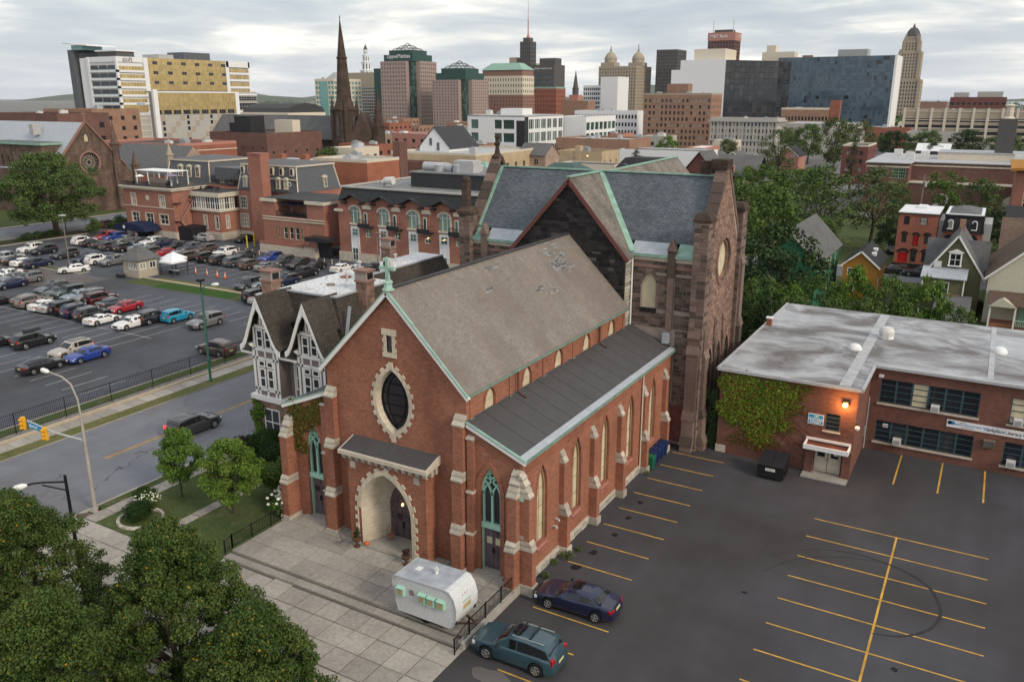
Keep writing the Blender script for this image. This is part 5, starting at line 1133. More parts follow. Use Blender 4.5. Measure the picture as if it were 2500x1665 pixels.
# mansards: dark slate painted slopes with white trim
def mansard(x0,x1,y0,y1,z0,z1,inset,mat='slate_paint',trim='cream_stone',parent=club):
 m=MB(); m.hexa([(x0,y0,z0),(x1,y0,z0),(x1,y1,z0),(x0,y1,z0)],[(x0+inset,y0+inset,z1),(x1-inset,y0+inset,z1),(x1-inset,y1-inset,z1),(x0+inset,y1-inset,z1)]); b=m.build('mansard',mat,parent)
 m=MB(); m.box(x0+inset-.25,x1-inset+.25,y0+inset-.25,y1-inset+.25,z1-.02,z1+.3); m.build('mansard_cornice',trim,b)
 m=MB()
 for (xa,ya),(xb,yb) in (((x0,y0),(x0+inset,y0+inset)),((x1,y0),(x1-inset,y0+inset)),((x1,y1),(x1-inset,y1-inset))): m.bar((xa,ya,z0),(xb,yb,z1),.22,.22)
 m.build('hip_trim',trim,b)
 xm,ym=(x1-x0)/2-inset,(y1-y0)/2-inset; k=min(xm,ym)*.8
 m=MB(); m.hexa([(x0+inset-.2,y0+inset-.2,z1+.3),(x1-inset+.2,y0+inset-.2,z1+.3),(x1-inset+.2,y1-inset+.2,z1+.3),(x0+inset-.2,y1-inset+.2,z1+.3)],[(x0+inset+k,y0+inset+k,z1+1.0),(x1-inset-k,y0+inset+k,z1+1.0),(x1-inset-k,y1-inset-k,z1+1.0),(x0+inset+k,y1-inset-k,z1+1.0)]); m.build('roof','grey_roof',b)
 return b
m1=mansard(-160.5,-146.5,124,138,9.8,14.2,.8); m2=mansard(-134.4,-117.8,120.6,133,9.5,14.4,.9); mansard(-147,-134.5,126,136,9.4,12.4,.7)
boxpart(club,'upper_wall','club_brick',-160.3,-117.9,121,137.6,0,9.5)
def dormer(parent,fr,a,b,c=.15,w_=.9,h_=1.5,mat='cream_stone',pane='glass_blind',arch=True):
 m=MB(); fbox(m,fr,a-w_/2,a-w_/2+.18,b,b+h_,-.9,c); fbox(m,fr,a+w_/2-.18,a+w_/2,b,b+h_,-.9,c); fbox(m,fr,a-w_/2,a+w_/2,b+h_,b+h_+.18,-.9,c+.06); fbox(m,fr,a-w_/2-.08,a+w_/2+.08,b-.14,b,-.9,c+.08)
 p=fr.p; m.prism([p(a-w_/2-.2,b+h_+.18,c+.12),p(a+w_/2+.2,b+h_+.18,c+.12),p(a,b+h_+.6,c+.12)],-fr.n*1.0); d=m.build('dormer',mat,parent)
 m=MB(); fpoly(m,fr,rect(a-w_/2+.15,a+w_/2-.15,b,b+h_),c-.08); m.build('pane',pane,d); m=MB(); fbox(m,fr,a-.03,a+.03,b,b+h_,c-.08,c-.03); fbox(m,fr,a-w_/2+.15,a+w_/2-.15,b+h_/2-.03,b+h_/2+.03,c-.08,c-.03); m.build('bars',mat,d)
for x in (-155.9,-153.1,-150.4): dormer(m1,FX(124.3),x,11.0,.2,1.3,1.9)
for x in (-145,-142.2,-139.6): dormer(club,FX(126.2),x,9.9,.2,1.1,1.5)
for x in (-132.2,-123.0,-120.9): dormer(m2,FX(120.7),x,10.2,.2,1.0,1.6)
dormer(m2,FY(-117.9),128.6,10.2,.1,1.0,1.7); boxpart(m2,'trim_band','cream_stone',-126,-118,120.72,120.95,11.9,12.12)
for x in (-133.0,-131.0,-126.0,-124.9,-122.3,-119.5):
 m=MB(); fr=FX(121.05); fbox(m,fr,x-.45,x+.45,12.7,14.2,-.3,.15); d=m.build('attic_window','cream_stone',m2); m=MB(); fpoly(m,fr,rect(x-.3,x+.3,12.85,14.05),.16); m.build('pane','glass',d)
m=MB(); m.lathe([(.42,0),(.42,.06)],(0,0,0),18); o=m.build('round_window','white_paint',m2); o.matrix_basis=FX(120.78).mw(-120.0,11.15,0); m=MB(); m.lathe([(.26,.06),(.26,.08)],(0,0,0),18); m.build('pane','glass',o)
boxpart(club,'attic_block','slate_paint',-143.5,-136.5,123,127,11.0,13.4)
# patio wing with dining terrace
w=MB(); F2=FX(109.8)
wins(F2,w,[(-116.4,1.7),(-105.4,1.7),(-105.4,6.8),(-116.4,6.8)],[(-112.9+i*1.42,-112.9+i*1.42+(1.05 if 0 < i < 4 else .5),2.7,4.9) for i in range(5)],frame='terra',pane='glass',sur=.05,nx=1,ny=2)
w.face([F2.p(-116.4,6.8),F2.p(-113.2,6.8),F2.p(-113.2,9.3),F2.p(-116.4,9.3)]); w.box(-113.2,-105.6,113.4,113.6,6.8,9.3); w.box(-116.4,-113.2,109.85,120,6.8,9.3)
w.box(-105.6,-101.6,109.9,120,1.7,9.3); w.face([(-105.4,109.8,1.7),(-105.4,109.9,1.7),(-105.4,109.9,6.8),(-105.4,109.8,6.8)]); w.box(-116.4,-105.6,110.1,120,1.7,2.5)
pw=w.build('patio_wing_wall','club_brick',club)
boxpart(club,'patio_floor','dark_roof',-116.4,-105.6,110.0,114,6.7,6.8); boxpart(club,'patio_base','limestone',-116.6,-103.0,108.6,112.5,0,1.6); boxpart(club,'patio_parapet','club_brick',-116.6,-105.8,108.6,108.85,1.6,2.15)
for z0,z1 in ((6.45,6.65),(6.0,6.2)): boxpart(club,'string_course','cream_stone',-116.5,-101.5,109.72,109.8,z0,z1)
boxpart(club,'wing_cornice','cream_stone',-116.7,-113.0,109.5,120,9.3,9.8); boxpart(club,'wing_cornice','cream_stone',-105.8,-101.3,109.6,120,9.3,9.85); boxpart(club,'wing_roof','dark_roof',-116.4,-101.4,110,120.6,9.86,9.92)
m=MB()
for k in range(30): m.box(-113.1+k*.25,-113.06+k*.25,109.9,109.94,6.85,7.75)
m.box(-113.2,-105.6,109.88,109.96,7.72,7.8); m.build('terrace_railing','iron',club)
boxpart(club,'entrance_canopy','dark_metal',-104.2,-99.0,107.4,110.0,3.2,3.9); boxpart(club,'entrance','ink',-103.2,-100.4,109.6,110.2,0,3.2)
# fire escape
m=MB(); X=-140.6
for (y0,z0,y1,z1) in ((111.2,7.6,114.6,10.1),(110.8,4.0,114.0,7.6)):
 for dx in (-.35,.35): m.bar((X+dx,y0,z0),(X+dx,y1,z1),.06,.2); m.bar((X+dx,y0,z0+.95),(X+dx,y1,z1+.95),.05)
 for k in range(11): t=k/10; m.box(X-.35,X+.35,y0+(y1-y0)*t-.1,y0+(y1-y0)*t+.1,z0+(z1-z0)*t-.02,z0+(z1-z0)*t+.02)
for y0,y1,z in ((109.6,111.4,7.55),(113.4,115.2,7.55),(109.6,111.0,3.95)): m.box(X-.6,X+.5,y0,y1,z-.06,z); m.bar((X+.5,y0,z+.95),(X+.5,y1,z+.95),.05); m.bar((X+.4,(y0+y1)/2,z),(-141.3,(y0+y1)/2,z-1.6),.06)
m.bar((X,110.8,4.0),(X,113.6,.6),.06,.5); m.build('fire_escape','fire_pink',club)
boxpart(club,'bin_screen','ink',-141.0,-137.2,110.4,114.0,0,2.7)
aw=MB(); n=8
for k in range(n):
 a0,a1=math.pi*k/n,math.pi*(k+1)/n; p=lambda a,y: (-150.6-4.9*math.cos(a),y,1.7+1.5*math.sin(a)**.8)
 aw.face([p(a0,106.0),p(a1,106.0),p(a1,110),p(a0,110)])
aw.face([(-150.6-4.9*math.cos(math.pi*k/n),106.0,1.7+1.5*math.sin(math.pi*k/n)**.8) for k in range(n+1)][::-1]); aw.build('awning','navy_fabric',club)
m=MB(); m.lathe([(.34,0),(.34,.04)],(0,0,0),14); o=m.build('crest','white_paint',club); o.matrix_basis=FX(105.98).mw(-152.0,2.35,0)
boxpart(club,'vestibule','dark_metal',-151.4,-148.2,108.6,110,0,2.5)
# pergola, terrace furniture and railings on the roof
pg=MB(); pg.box(-155.6,-144.5,112.6,117.2,13.0,13.12)
for x in (-155.4,-151.8,-148.2,-144.8):
 for y in (112.8,117.0): pg.box(x-.09,x+.09,y-.09,y+.09,10.26,13.0)
pergola=thing('pergola','white flat pergola on the club roof terrace','pergola'); pg.build('frame','white_paint',pergola)
m=MB()
for k in range(62): m.box(-156.5+k*.25,-156.46+k*.25,109.75,109.79,10.26,11.1)
m.box(-156.6,-141,109.72,109.8,11.08,11.14); m.build('terrace_railing','iron',club)
m=MB(); m.box(-148.8,-144.2,110.8,110.95,10.26,12.0); m.build('terrace_screen','wood_grey',club)
def parasol(x,y,z,r,h,mat,label,lean=0):
 t=thing('parasol',label,'parasol',(x,y,z),group='parasols on the club terraces'); MB().lathe([(.03,0),(.03,h)],(0,0,0),8).build('pole','steel',t); MB().lathe([(r,h-.35),(r*.98,h-.30),(r*.5,h-.1),(.03,h+.05)],(0,0,0),8).build('canopy',mat,t); MB().lathe([(.25,0),(.25,.08),(.05,.1)],(0,0,0),10).build('base','dark_metal',t)
parasol(-143.6,112.2,10.26,1.3,2.5,'lavender','lavender parasol at the end of the white roof pergola'); parasol(-152.2,111.2,10.26,.9,2.1,'white_paint','white parasol on the club roof terrace'); parasol(-110.8,111.6,6.8,1.7,2.4,'navy_fabric','left one of two navy parasols on the patio'); parasol(-107.8,111.8,6.8,1.7,2.5,'navy_fabric','right one of two navy parasols on the patio')
def table(x,y,z,label):
 t=thing('terrace_table',label,'table',(x,y,z),group='tables on the club terraces'); MB().lathe([(.45,.7),(.45,.74)],(0,0,0),12).build('table_top','dark_metal',t); MB().lathe([(.25,0),(.04,.05),(.04,.7)],(0,0,0),8).build('leg','dark_metal',t)
 for a in (0,2.1,4.2): c=MB(); cx,cy=.75*math.cos(a),.75*math.sin(a); c.box(cx-.2,cx+.2,cy-.2,cy+.2,.4,.45); c.box(cx-.2,cx+.2,cy+.16,cy+.2,.45,.85); [c.box(cx+q*.18-.02,cx+q*.18+.02,cy+r_*.18-.02,cy+r_*.18+.02,0,.4) for q in (-1,1) for r_ in (-1,1)]; c.build('chair','dark_metal',t)
for x,y,z,l in [(-155,111,10.26,'round terrace table near the left corner of the club roof'),(-150,112,10.26,'round terrace table under the white pergola'),(-146.5,113,10.26,'round terrace table behind the wooden screen'),(-110.2,111,6.8,'round patio table under the navy parasols'),(-139,116,9.42,'round terrace table above the glazed bay'),(-135.5,115.8,9.42,'round terrace table at the right end above the glazed bay')]: table(x,y,z,l)
# ---------------------------------------------------------------- the arched-window annex
annex=thing('hotel_annex','red brick annex with tall arched windows and black seamed mansard','building')
AY=110.0; FA=FX(AY); w=MB(); bays4=[-94.6,-88.4,-82.2,-76.0,-69.8]; hl=[]; tall=[]
for c in bays4:
 hl+=[roundarch(c,1.12,6.8,8.9,8,.62)]; tall.append((c-.75-.1,c+.65,1.0 if c > -90 else 1.0,6.0))
sq=[(-92.4,-91.2,4.5,5.8),(-86.2,-85,4.5,5.8),(-80,-78.8,4.5,5.8),(-73.8,-72.6,4.5,5.8)]
holed(w,FA,rect(-98.3,-66,1.6,10.4),hl+[rect(a,b,c,d) for a,b,c,d in sq]+[rect(a,b,1.65,d) for a,b,c,d in tall],.25)
for c in bays4: w.prism([FA.p(c-2.0,10.4),FA.p(c+2.0,10.4),FA.p(c+2.0,10.5),FA.p(c,11.45),FA.p(c-2.0,10.5)],(0,.6,0))
w.face([(-98.3,122,0),(-98.3,AY,0),(-98.3,AY,10.4),(-98.3,122,10.4)]); w.build('wall','club_brick',annex)
boxpart(annex,'stone_base','limestone',-98.5,-66,AY-.15,AY+.2,0,1.62)
for c in bays4:
 m=MB(); fpoly(m,FA,roundarch(c,1.12,6.8,8.9,8,.62),-.2); o=m.build('arched_window','glass_curtain',annex); m=MB(); ring(m,FA,roundarch(c,1.12,6.8,8.9,8,.62)[1:],roundarch(c,1.42,6.8,8.9,8,.68)[1:],-.05,.1); fbox(m,FA,c-1.2,c+1.2,6.45,6.8,-.05,.14); m.build('window_surround','cream_stone',o)
 m=MB()
 for a in (-.45,.45): fbox(m,FA,c+a-.04,c+a+.04,6.8,9.4,-.2,-.12)
 fbox(m,FA,c-1.1,c+1.1,8.75,8.83,-.2,-.12); ring(m,FA,roundarch(c,1.02,6.8,8.9,8,.6)[1:],roundarch(c,1.12,6.8,8.9,8,.62)[1:],-.2,-.1); m.build('bars','white_paint',o)
 # little gable roofs
 m=MB(); gable_roof(m,c-2.3,c+2.3,AY-1.0,AY+2.0,10.55,11.6,'y',.14,.2); m.build('gable_roof','seam_dark',annex)
 for s in (-1,1): boxpart(annex,'bracket','dark_metal',c+s*1.9-.35,c+s*1.9+.35,AY-.9,AY,10.05,10.35)
for a,b,c0,d in tall:
 m=MB(); fbox(m,FA,a-.18,b+.18,1.62,d+.25,-.25,-.0); fbox(m,FA,a-.18,a,1.62,d+.2,0,.08); fbox(m,FA,b,b+.18,1.62,d+.2,0,.08); fbox(m,FA,a,b,d,d+.2,0,.08); o=m.build('window_panel','white_wall',annex)
 window(o,FA,a+.12,b-.12,4.6,5.85,-.02,'white_paint','glass_green',2,2,.07); window(o,FA,a+.12,b-.12,.3,2.5,-.16,'white_paint','glass_green',2,2,.07)
for i,(a,b,c0,d) in enumerate(sq):
 o=window(annex,FA,a,b,c0,d,.15,'white_paint','glass_green',2,2,.07); m=MB(); fbox(m,FA,a-.2,a,c0-.2,d+.2,-.02,.07); fbox(m,FA,b,b+.2,c0-.2,d+.2,-.02,.07); fbox(m,FA,a,b,d,d+.2,-.02,.07); fbox(m,FA,a,b,c0-.2,c0,-.02,.07); m.build('window_surround','cream_stone',o)
 x=(a+b)/2; bl=MB(); bl.box(x-1.25,x+1.25,AY-1.3,AY,6.25,6.45); bl.box(x-1.25,x+1.25,AY-1.32,AY-1.26,6.3,7.0)
 for k in range(14): bl.box(x-1.25+k*.19,x-1.22+k*.19,AY-1.3,AY-1.27,6.45,7.5)
 for s in (-1,1): bl.box(x+s*1.24-.03,x+s*1.24+.03,AY-1.3,AY,6.45,7.5) if False else bl.bar((x+s*1.24,AY-1.3,7.5),(x+s*1.24,AY,7.5),.05)
 bl.bar((x-1.25,AY-1.3,7.5),(x+1.25,AY-1.3,7.5),.05); bl.build('balcony','dark_metal',annex)
 m=MB(); fbox(m,FA,x-.8,x-.1,6.45,8.7,0,.05); m.build('balcony_door','white_paint',annex); m=MB(); fbox(m,FA,x-.7,x-.2,6.55,8.55,.05,.06); m.build('door_pane','glass_green',annex)
 m=MB(); fbox(m,FA,x-.9,x+.9,9.3,9.9,0,.3); m.build('cornice_block','cream_stone',annex)
for fr,a in ((FA,-82),):
 m=MB(); m.face([fr.p(-70.8,4.6,.09),fr.p(-69.6,4.6,.09),fr.p(-69.6,4.7,.09),fr.p(-70.8,4.7,.09)]); o=None
for c in (-79.4,-76.05,-70): m=MB(); m.bar(FA.p(c-.35,5.25,-.12 if c==-79.4 else .09),FA.p(c+.35,5.45,-.12 if c==-79.4 else .09),.02,.1,(0,1,0)); m.build('ceiling_light','tube_warm',annex)
m=MB(); m.hexa([(-98.3,AY+.1,10.4),(-60,AY+.1,10.4),(-60,AY+.2,10.4),(-98.3,AY+.2,10.4)],[(-98.0,AY+1.0,12.6),(-60,AY+1.0,12.6),(-60,AY+1.4,12.6),(-98.0,AY+1.4,12.6)]); m.build('mansard','seam_dark',annex)
m=MB(); m.face([(-98.3,132,10.4),(-98.3,AY+.1,10.4),(-98.0,AY+1.0,12.6),(-98,132,12.6)]); m.build('mansard','seam_dark',annex)
boxpart(annex,'cornice','stone_grey',-98.3,-60,AY+.7,AY+1.5,12.6,12.85); boxpart(annex,'cornice','stone_grey',-98.35,-97.6,AY+1.5,132,12.6,12.85); boxpart(annex,'roof','felt_light',-97.6,-60,AY+1.5,134,12.3,12.55); boxpart(annex,'corner_cornice','cream_stone',-98.9,-97.2,AY-.4,AY+.3,8.6,9.0)
boxpart(annex,'penthouse','metal_panel',-88.4,-62,118,131,12.55,15.0); boxpart(annex,'penthouse_roof','felt_light',-88.6,-61.8,117.8,131.2,15.0,15.2)
for x,y,s in [(-84,121,2.4),(-79.8,120.6,2.8),(-78.2,123.5,2.2)]: roof_drum(x,y,15.2,s*.45,s*.5,annex,'light_roof')
boxpart(annex,'duct','steel',-90.5,-84.2,120.5,122.5,15.3,16.3) if False else None
m=MB(); m.tube([(-87.5,121,15.9),(-83,121,15.9),(-81.5,121,15.6)],.8,12); m.build('duct','light_roof',annex,smooth=40); boxpart(annex,'fan_unit','steel',-80.5,-76.5,119.5,122,15.2,17.2)
m=MB(); m.tube([(-91.6,114.5,12.6),(-91.6,114.5,13.4),(-91.2,114.5,13.8),(-89.6,114.6,13.8)],[.5,.5,.55,.7],12); m.build('roof_fan','ac_white',annex,smooth=40)
m=MB()
for k in range(9):
 a=k*.35; m.tube([(-96.5+2.6*k*.3,116.5+math.sin(a*2),12.6),(-95.8+2.6*k*.3,117,13.3+.2*math.sin(k)),(-95+2.6*k*.3,117.5,12.6)],.05,6)
m.build('cable_bundle','grey_metal',annex)
# ---------------------------------------------------------------- brown church by the avenue
bc=thing('avenue_church','dark brown stone church with rose window gable and lead roof behind big tree','church')
X=-194.0; F=FY(X); YM,ZA=128.3,21.8; m=MB(); hw=10.5
RW=[(YM+2.4*math.cos(R(a)),12.2+2.4*math.sin(R(a))) for a in range(0,360,15)]; D1=gothic(137.3,1.0,1.2,4.0,5.8)
holed(m,F,[(YM-hw,0),(YM+hw+1.5,0),(YM+hw+1.5,8.5),(YM+hw-1,11.0),(YM,ZA),(YM-5.5,15.5),(YM-hw,10)],[RW,D1,gothic(YM,.6,17.2,18.2,19.2),gothic(136.2,.55,7.3,9.2,10.2)],.5); m.build('wall','ashlar_far',bc)
for nm,pts,mt in (('rose_window',RW,'stained'),('door',D1,'door_red'),('window',gothic(YM,.6,17.2,18.2,19.2),'board_cream'),('window',gothic(136.2,.55,7.3,9.2,10.2),'stained')):
 m=MB(); fpoly(m,F,pts,-.4); o=m.build(nm,mt,bc)
 if nm=='rose_window':
  m=MB()
  for k in range(24): a=R(k*15); m.bar(F.p(YM+.5*math.cos(a),12.2+.5*math.sin(a),-.35),F.p(YM+2.35*math.cos(a),12.2+2.35*math.sin(a),-.35),.07)
  for r in (.5,1.5): ring(m,F,[(YM+r*math.cos(R(a)),12.2+r*math.sin(R(a))) for a in range(0,360,20)],[(YM+(r+.1)*math.cos(R(a)),12.2+(r+.1)*math.sin(R(a))) for a in range(0,360,20)],-.4,-.3,True)
  m.build('tracery','stone_tan',o); m=MB(); ring(m,F,RW,[(YM+2.85*math.cos(R(a)),12.2+2.85*math.sin(R(a))) for a in range(0,360,15)],-.1,.25,True); m.build('window_surround','brown_wall',o)
m=MB(); ring(m,F,D1[1:],gothic(137.3,1.5,1.2,4.0,6.5)[1:],-.1,.4); m.build('door_surround','brown_wall',bc)
m=MB(); gable_roof(m,X-56,X-.2,YM-9.5,YM+9.5,11.2,ZA-.3,'x',.2,.4); m.build('roof','lead',bc); boxpart(bc,'side_wall','ashlar_far',X-56,X-.5,YM-9,YM+9,0,11.0)
for x in (X-14,X-34): boxpart(bc,'roof_vent','grey_wall',x-1.6,x,YM-4.6,YM-2.6,18.6,21.2)
for s in (-1,1): m=MB(); m.bar((X+.1,YM,ZA+.1),(X+.1,YM+s*9.8,10.9),.7,.3); m.build('coping','brown_wall',bc)
m=MB(); m.bar((X,YM,ZA),(X,YM,ZA+2.6),.3); m.bar((X,YM-.7,ZA+1.9),(X,YM+.7,ZA+1.9),.28); m.build('cross','brown_wall',bc)
# flat tower stub with copper edge
m=MB(); x0,x1,y0,y1=-219,-197,118.5,123.5
holed(m,FX(y0),rect(x0,x1,0,16.6),[gothic(x,.45,11.5,13.2,14.2) for x in (-214,-211.5,-206.5,-203.4,-200.2)],.4); m.face([(x1,y0,0),(x1,y1,0),(x1,y1,16.6),(x1,y0,16.6)]); m.face([(x0,y1,0),(x0,y0,0),(x0,y0,16.6),(x0,y1,16.6)]); m.build('tower_wall','ashlar_far',bc)
for x in (-214,-211.5,-206.5,-203.4,-200.2): m=MB(); fpoly(m,FX(y0),gothic(x,.45,11.5,13.2,14.2),-.3); m.build('window','stained',bc)
boxpart(bc,'copper_edge','copper',x0-.4,x1+.4,y0-.4,y1,16.6,17.15); boxpart(bc,'tower_roof','grey_roof',x0,x1,y0,y1,17.15,17.25)
def spire(parent,x,y,z0,z1,z2,r,mat='ashlar_far',n=8,name='pinnacle'):
 m=MB(); m.lathe([(r*1.1,z0),(r*1.1,z1-.4),(r*1.35,z1-.3),(r*1.35,z1),(r*.95,z1+.1),(.06,z2-.3),(.14,z2-.15),(.02,z2)],(x,y,0),n,R(22.5)); m.build(name,mat,parent)
spire(bc,X+.2,YM+7.2,0,16.5,22.4,.95); spire(bc,X+.2,YM+12.4,0,11.0,14.5,.9)
m=MB(); m.hexa([(X-1,YM+5.8,0),(X+1.4,YM+5.8,0),(X+1.4,YM+8.4,0),(X-1,YM+8.4,0)],[(X-1,YM+6.2,13),(X+.6,YM+6.2,13),(X+.6,YM+8,13),(X-1,YM+8,13)]); m.build('buttress','ashlar_far',bc)
boxpart(bc,'steps','brown_wall',X,X+3.2,134.5,140,0,.9)
wc=thing('pale_chapel','pale plastered chapel gable with tracery window beside the brown church','church'); m=MB(); Fw=FY(-186); m.face([Fw.p(a,b) for a,b in [(146,0),(160,0),(160,8),(153,15),(146,8)]]); m.build('gable_wall','mill_stone',wc); m=MB(); gable_roof(m,-215,-186,146,160,8,15,'x',.2,.3); m.build('roof','grey_roof',wc)
m=MB(); o_=[(153+2*math.cos(R(a)),7.5+2*math.sin(R(a))) for a in range(0,360,20)]; fpoly(m,Fw,o_,.05); o=m.build('window','stained',wc); m=MB(); ring(m,Fw,o_,[(153+2.4*math.cos(R(a)),7.5+2.4*math.sin(R(a))) for a in range(0,360,20)],0,.2,True)
for k in range(8): a=R(k*45); m.bar(Fw.p(153,7.5,.1),Fw.p(153+2*math.cos(a),7.5+2*math.sin(a),.1),.12)
m.build('tracery','stone_tan',o); spire(wc,-186,145.4,0,13.5,16.5,.8,'stone_tan')
# ---------------------------------------------------------------- the black-stone spire church
sc=thing('spire_church','tall dark stone church spire with smaller turret rising over the brick roofs','church'); SXc,SYc=-220.8,254
m=MB(); m.lathe([(5.2,0),(5.0,12),(4.6,12.4),(4.4,22.6),(4.8,23.0),(4.8,23.6)],(SXc,SYc,0),8,R(22.5)); m.build('tower','spire_stone',sc)
m=MB(); m.lathe([(4.2,23.5),(3.0,27.0),(1.85,41.4),(2.1,41.6),(2.1,42.2),(1.75,42.3),(.10,55.8),(.28,56.1),(.1,56.5),(.03,57.2)],(SXc,SYc,0),8,R(22.5)); m.build('spire','spire_stone',sc)
for a in range(8):
 an=R(a*45); m=MB(); d=Vector((math.cos(an),math.sin(an),0)); c=Vector((SXc,SYc,0))+d*4.25; fr=Fr(c,(-d.y,d.x,0)); fpoly(m,fr,gothic(0,.75,13.5,19,21.5),.12); m.build('belfry_louvre','stone_dark',sc)
for a in range(0,360,90): an=R(a+45); spire(sc,SXc+4.6*math.cos(an),SYc+4.6*math.sin(an),0,23,28.5,.8,'spire_stone'); m=MB()
m=MB(); m.prism([(-217.5,252,0),(-209.5,258,0),(-209.5,258,13),(-213.8,254.8,22),(-217.5,252,13)],(-3,8,0)); m.build('gable','spire_stone',sc)
m=MB(); m.lathe([(2.6,0),(2.4,16.5),(2.6,17),(2.2,17.3),(1.5,22.5),(1.65,22.8),(1.2,23.4),(.08,30.0),(.03,30.8)],(-208.5,259,0),8,R(22.5)); m.build('turret','spire_stone',sc)
m=MB(); gable_roof(m,-295,-226,252,268,12,20.5,'x',.2,.3); m.build('nave_roof','shingle_mid',sc); boxpart(sc,'nave_wall','spire_stone',-294,-227,252.5,267.5,0,12)
# ---------------------------------------------------------------- middle distance blocks
def bld(name,label,cat,x0,x1,y0,y1,h,wall,roof,front=None,side=None,group=None,units=0,**kw):
 t=thing(name,label,cat,group=group); body(t,x0,x1,y0,y1,0,h,wall,roof,front,side,**kw)
 if units: roof_units(t,x0,x1,y0,y1,h+.05,units)
 return t
t=bld('orange_brick_block','bright orange brick block with copper band and flat white roofs behind the club','building',-141,-124.6,150,163,13.2,'orange_brick','light_roof',(1,1,.12,.2,3,6),(4,1,.25,.12,2,8),parapet=.7,units=3,edge='cream_stone'); boxpart(t,'copper_band','copper',-124.6,-124.45,150,163,8.2,8.7); boxpart(t,'chimney','dark_brick',-126.5,-124.4,162,165,0,17.5)
boxpart(t,'rear_wing','orange_brick',-170,-141,156,172,0,11.5); boxpart(t,'rear_roof','light_roof',-170,-141,156,172,11.5,11.6)
for x in (-166,-160,-152,-146): boxpart(t,'chimney','orange_brick',x,x+2,157,158.6,11.6,13.8)
t=bld('cream_brick_building','cream brick building with white gabled hall on its roof','building',-150.5,-122,192,226,12.4,'tan_brick','light_roof',(7,2,.3,.3,1,2.5),(7,2,.28,.3,1,1),parapet=.6,units=2,edge='cream_stone')
m=MB(); m.prism([(-148.5,203,12.4),(-138,203,12.4),(-138,203,13.6),(-143.2,203,19.2),(-148.5,203,14)],(0,15,0)); hall=m.build('gabled_hall','white_wall',t); m=MB(); gable_roof(m,-148.7,-137.8,202.7,218.4,13.6,19.2,'y',.2,.3); m.build('hall_roof','seam_dark',hall)
for x,z0,z1 in ((-144.8,14.2,16.2),(-142.2,12.8,15.0)): boxpart(hall,'louvre','slate_paint',x,x+.8,202.8,203,z0,z1)
boxpart(t,'front_wing','dark_brick',-152,-138,190,192,0,9.5); bld('dark_brick_wing','dark brick wing with two rows of windows below the cream building','building',-152,-133,186,191.8,10.2,'dark_brick','light_roof',(5,2,.3,.32,1.5,1.2),None,parapet=.5)
t=thing('stone_mill','small old stone mill with slate gable roof','building'); m=MB(); m.box(-126,-116.8,222,231,0,11); m.prism([(-116.8,222,11),(-116.8,231,11),(-116.8,226.5,14.2)],(-9.2,0,0)); m.build('wall','mill_stone',t); m=MB(); gable_roof(m,-126.3,-116.6,222,231,11,14.2,'x',.2,.3); m.build('roof','shingle_mid',t)
for x,z in ((-120.5,8.3),(-120.5,3.5)): window(t,FX(222),x,x+1.6,z,z+1.8,-.03,'stone_tan','glass',2,2,.12)
boxpart(t,'shed','grey_wall',-133.5,-126.2,222,230,0,8.6); boxpart(t,'shed_roof','white_roof',-133.6,-126.1,221.8,230,8.6,8.8)
bld('tan_office','low tan office with wide dark windows and lit lamp','building',-126,-110,248,262,10.2,'tan_brick','dark_roof',(4,2,.72,.3,.8,1.6),(3,2,.2,.5,1,1),parapet=.8,units=2)
boxpart(bpy.data.objects['tan_office'],'stair_tower','tan_brick',-119.4,-117.6,247.8,250,0,12.6); m=MB(); m.lathe([(.25,0),(.25,.3)],(-115,247.8,9.4),8); m.build('lamp','lamp_warm',bpy.data.objects['tan_office'])
bld('brown_brick_office','long brown brick office with ribbon of windows','building',-148,-118,290,312,12.2,'brown_brick','light_roof',(14,1,.8,.16,7.4,2.4),(6,1,.5,.2,7,2.5),parapet=.7,units=4)
bld('white_garage','low white garage wall with three small windows','building',-120,-88,286,300,9.2,'white_wall','dark_roof',(6,1,.22,.14,3.2,4),None,parapet=.5)
t=thing('green_hip_house','low house with dark green hipped roof and white pediment','house'); boxpart(t,'wall','cream_wall',-97.5,-86.5,180,192,0,9.4); m=MB(); m.hexa([(-98.5,179,9.4),(-85.5,179,9.4),(-85.5,193,9.4),(-98.5,193,9.4)],[(-94.5,184.5,12.2),(-89.5,184.5,12.2),(-89.5,187.5,12.2),(-94.5,187.5,12.2)]); m.build('roof','dark_green',t); m=MB(); m.prism([(-93,178.8,9.5),(-87.5,178.8,9.5),(-90.2,178.8,11.3)],(0,3,0)); m.build('pediment','cream_stone',t)
t=thing('copper_pavilion','pale green copper pyramid roof between brick chimneys','building'); boxpart(t,'wall','brown_brick',-118,-109,178,187,0,9.2); m=MB(); m.hexa([(-115.4,179.4,9.2),(-110.4,179.4,9.2),(-110.4,184.4,9.2),(-115.4,184.4,9.2)],[(-113,181.8,12.3),(-112.8,181.8,12.3),(-112.8,182,12.3),(-113,182,12.3)]); m.build('roof','copper',t)
for x in (-108.5,-106.2): boxpart(t,'chimney','tan_brick',x,x+1.2,180,181.2,0,10.8)
bld('black_flat_block','low dark flat roofed block right of the green hipped roof','building',-85,-66,190,202,8.8,'dark_brick','dark_roof',None,None,parapet=.5,units=2); bld('cream_low_wall','low cream building with narrow slit windows','building',-110,-92,216,226,9.2,'cream_wall','dark_roof',(4,1,.12,.16,5,2),None,parapet=.4)
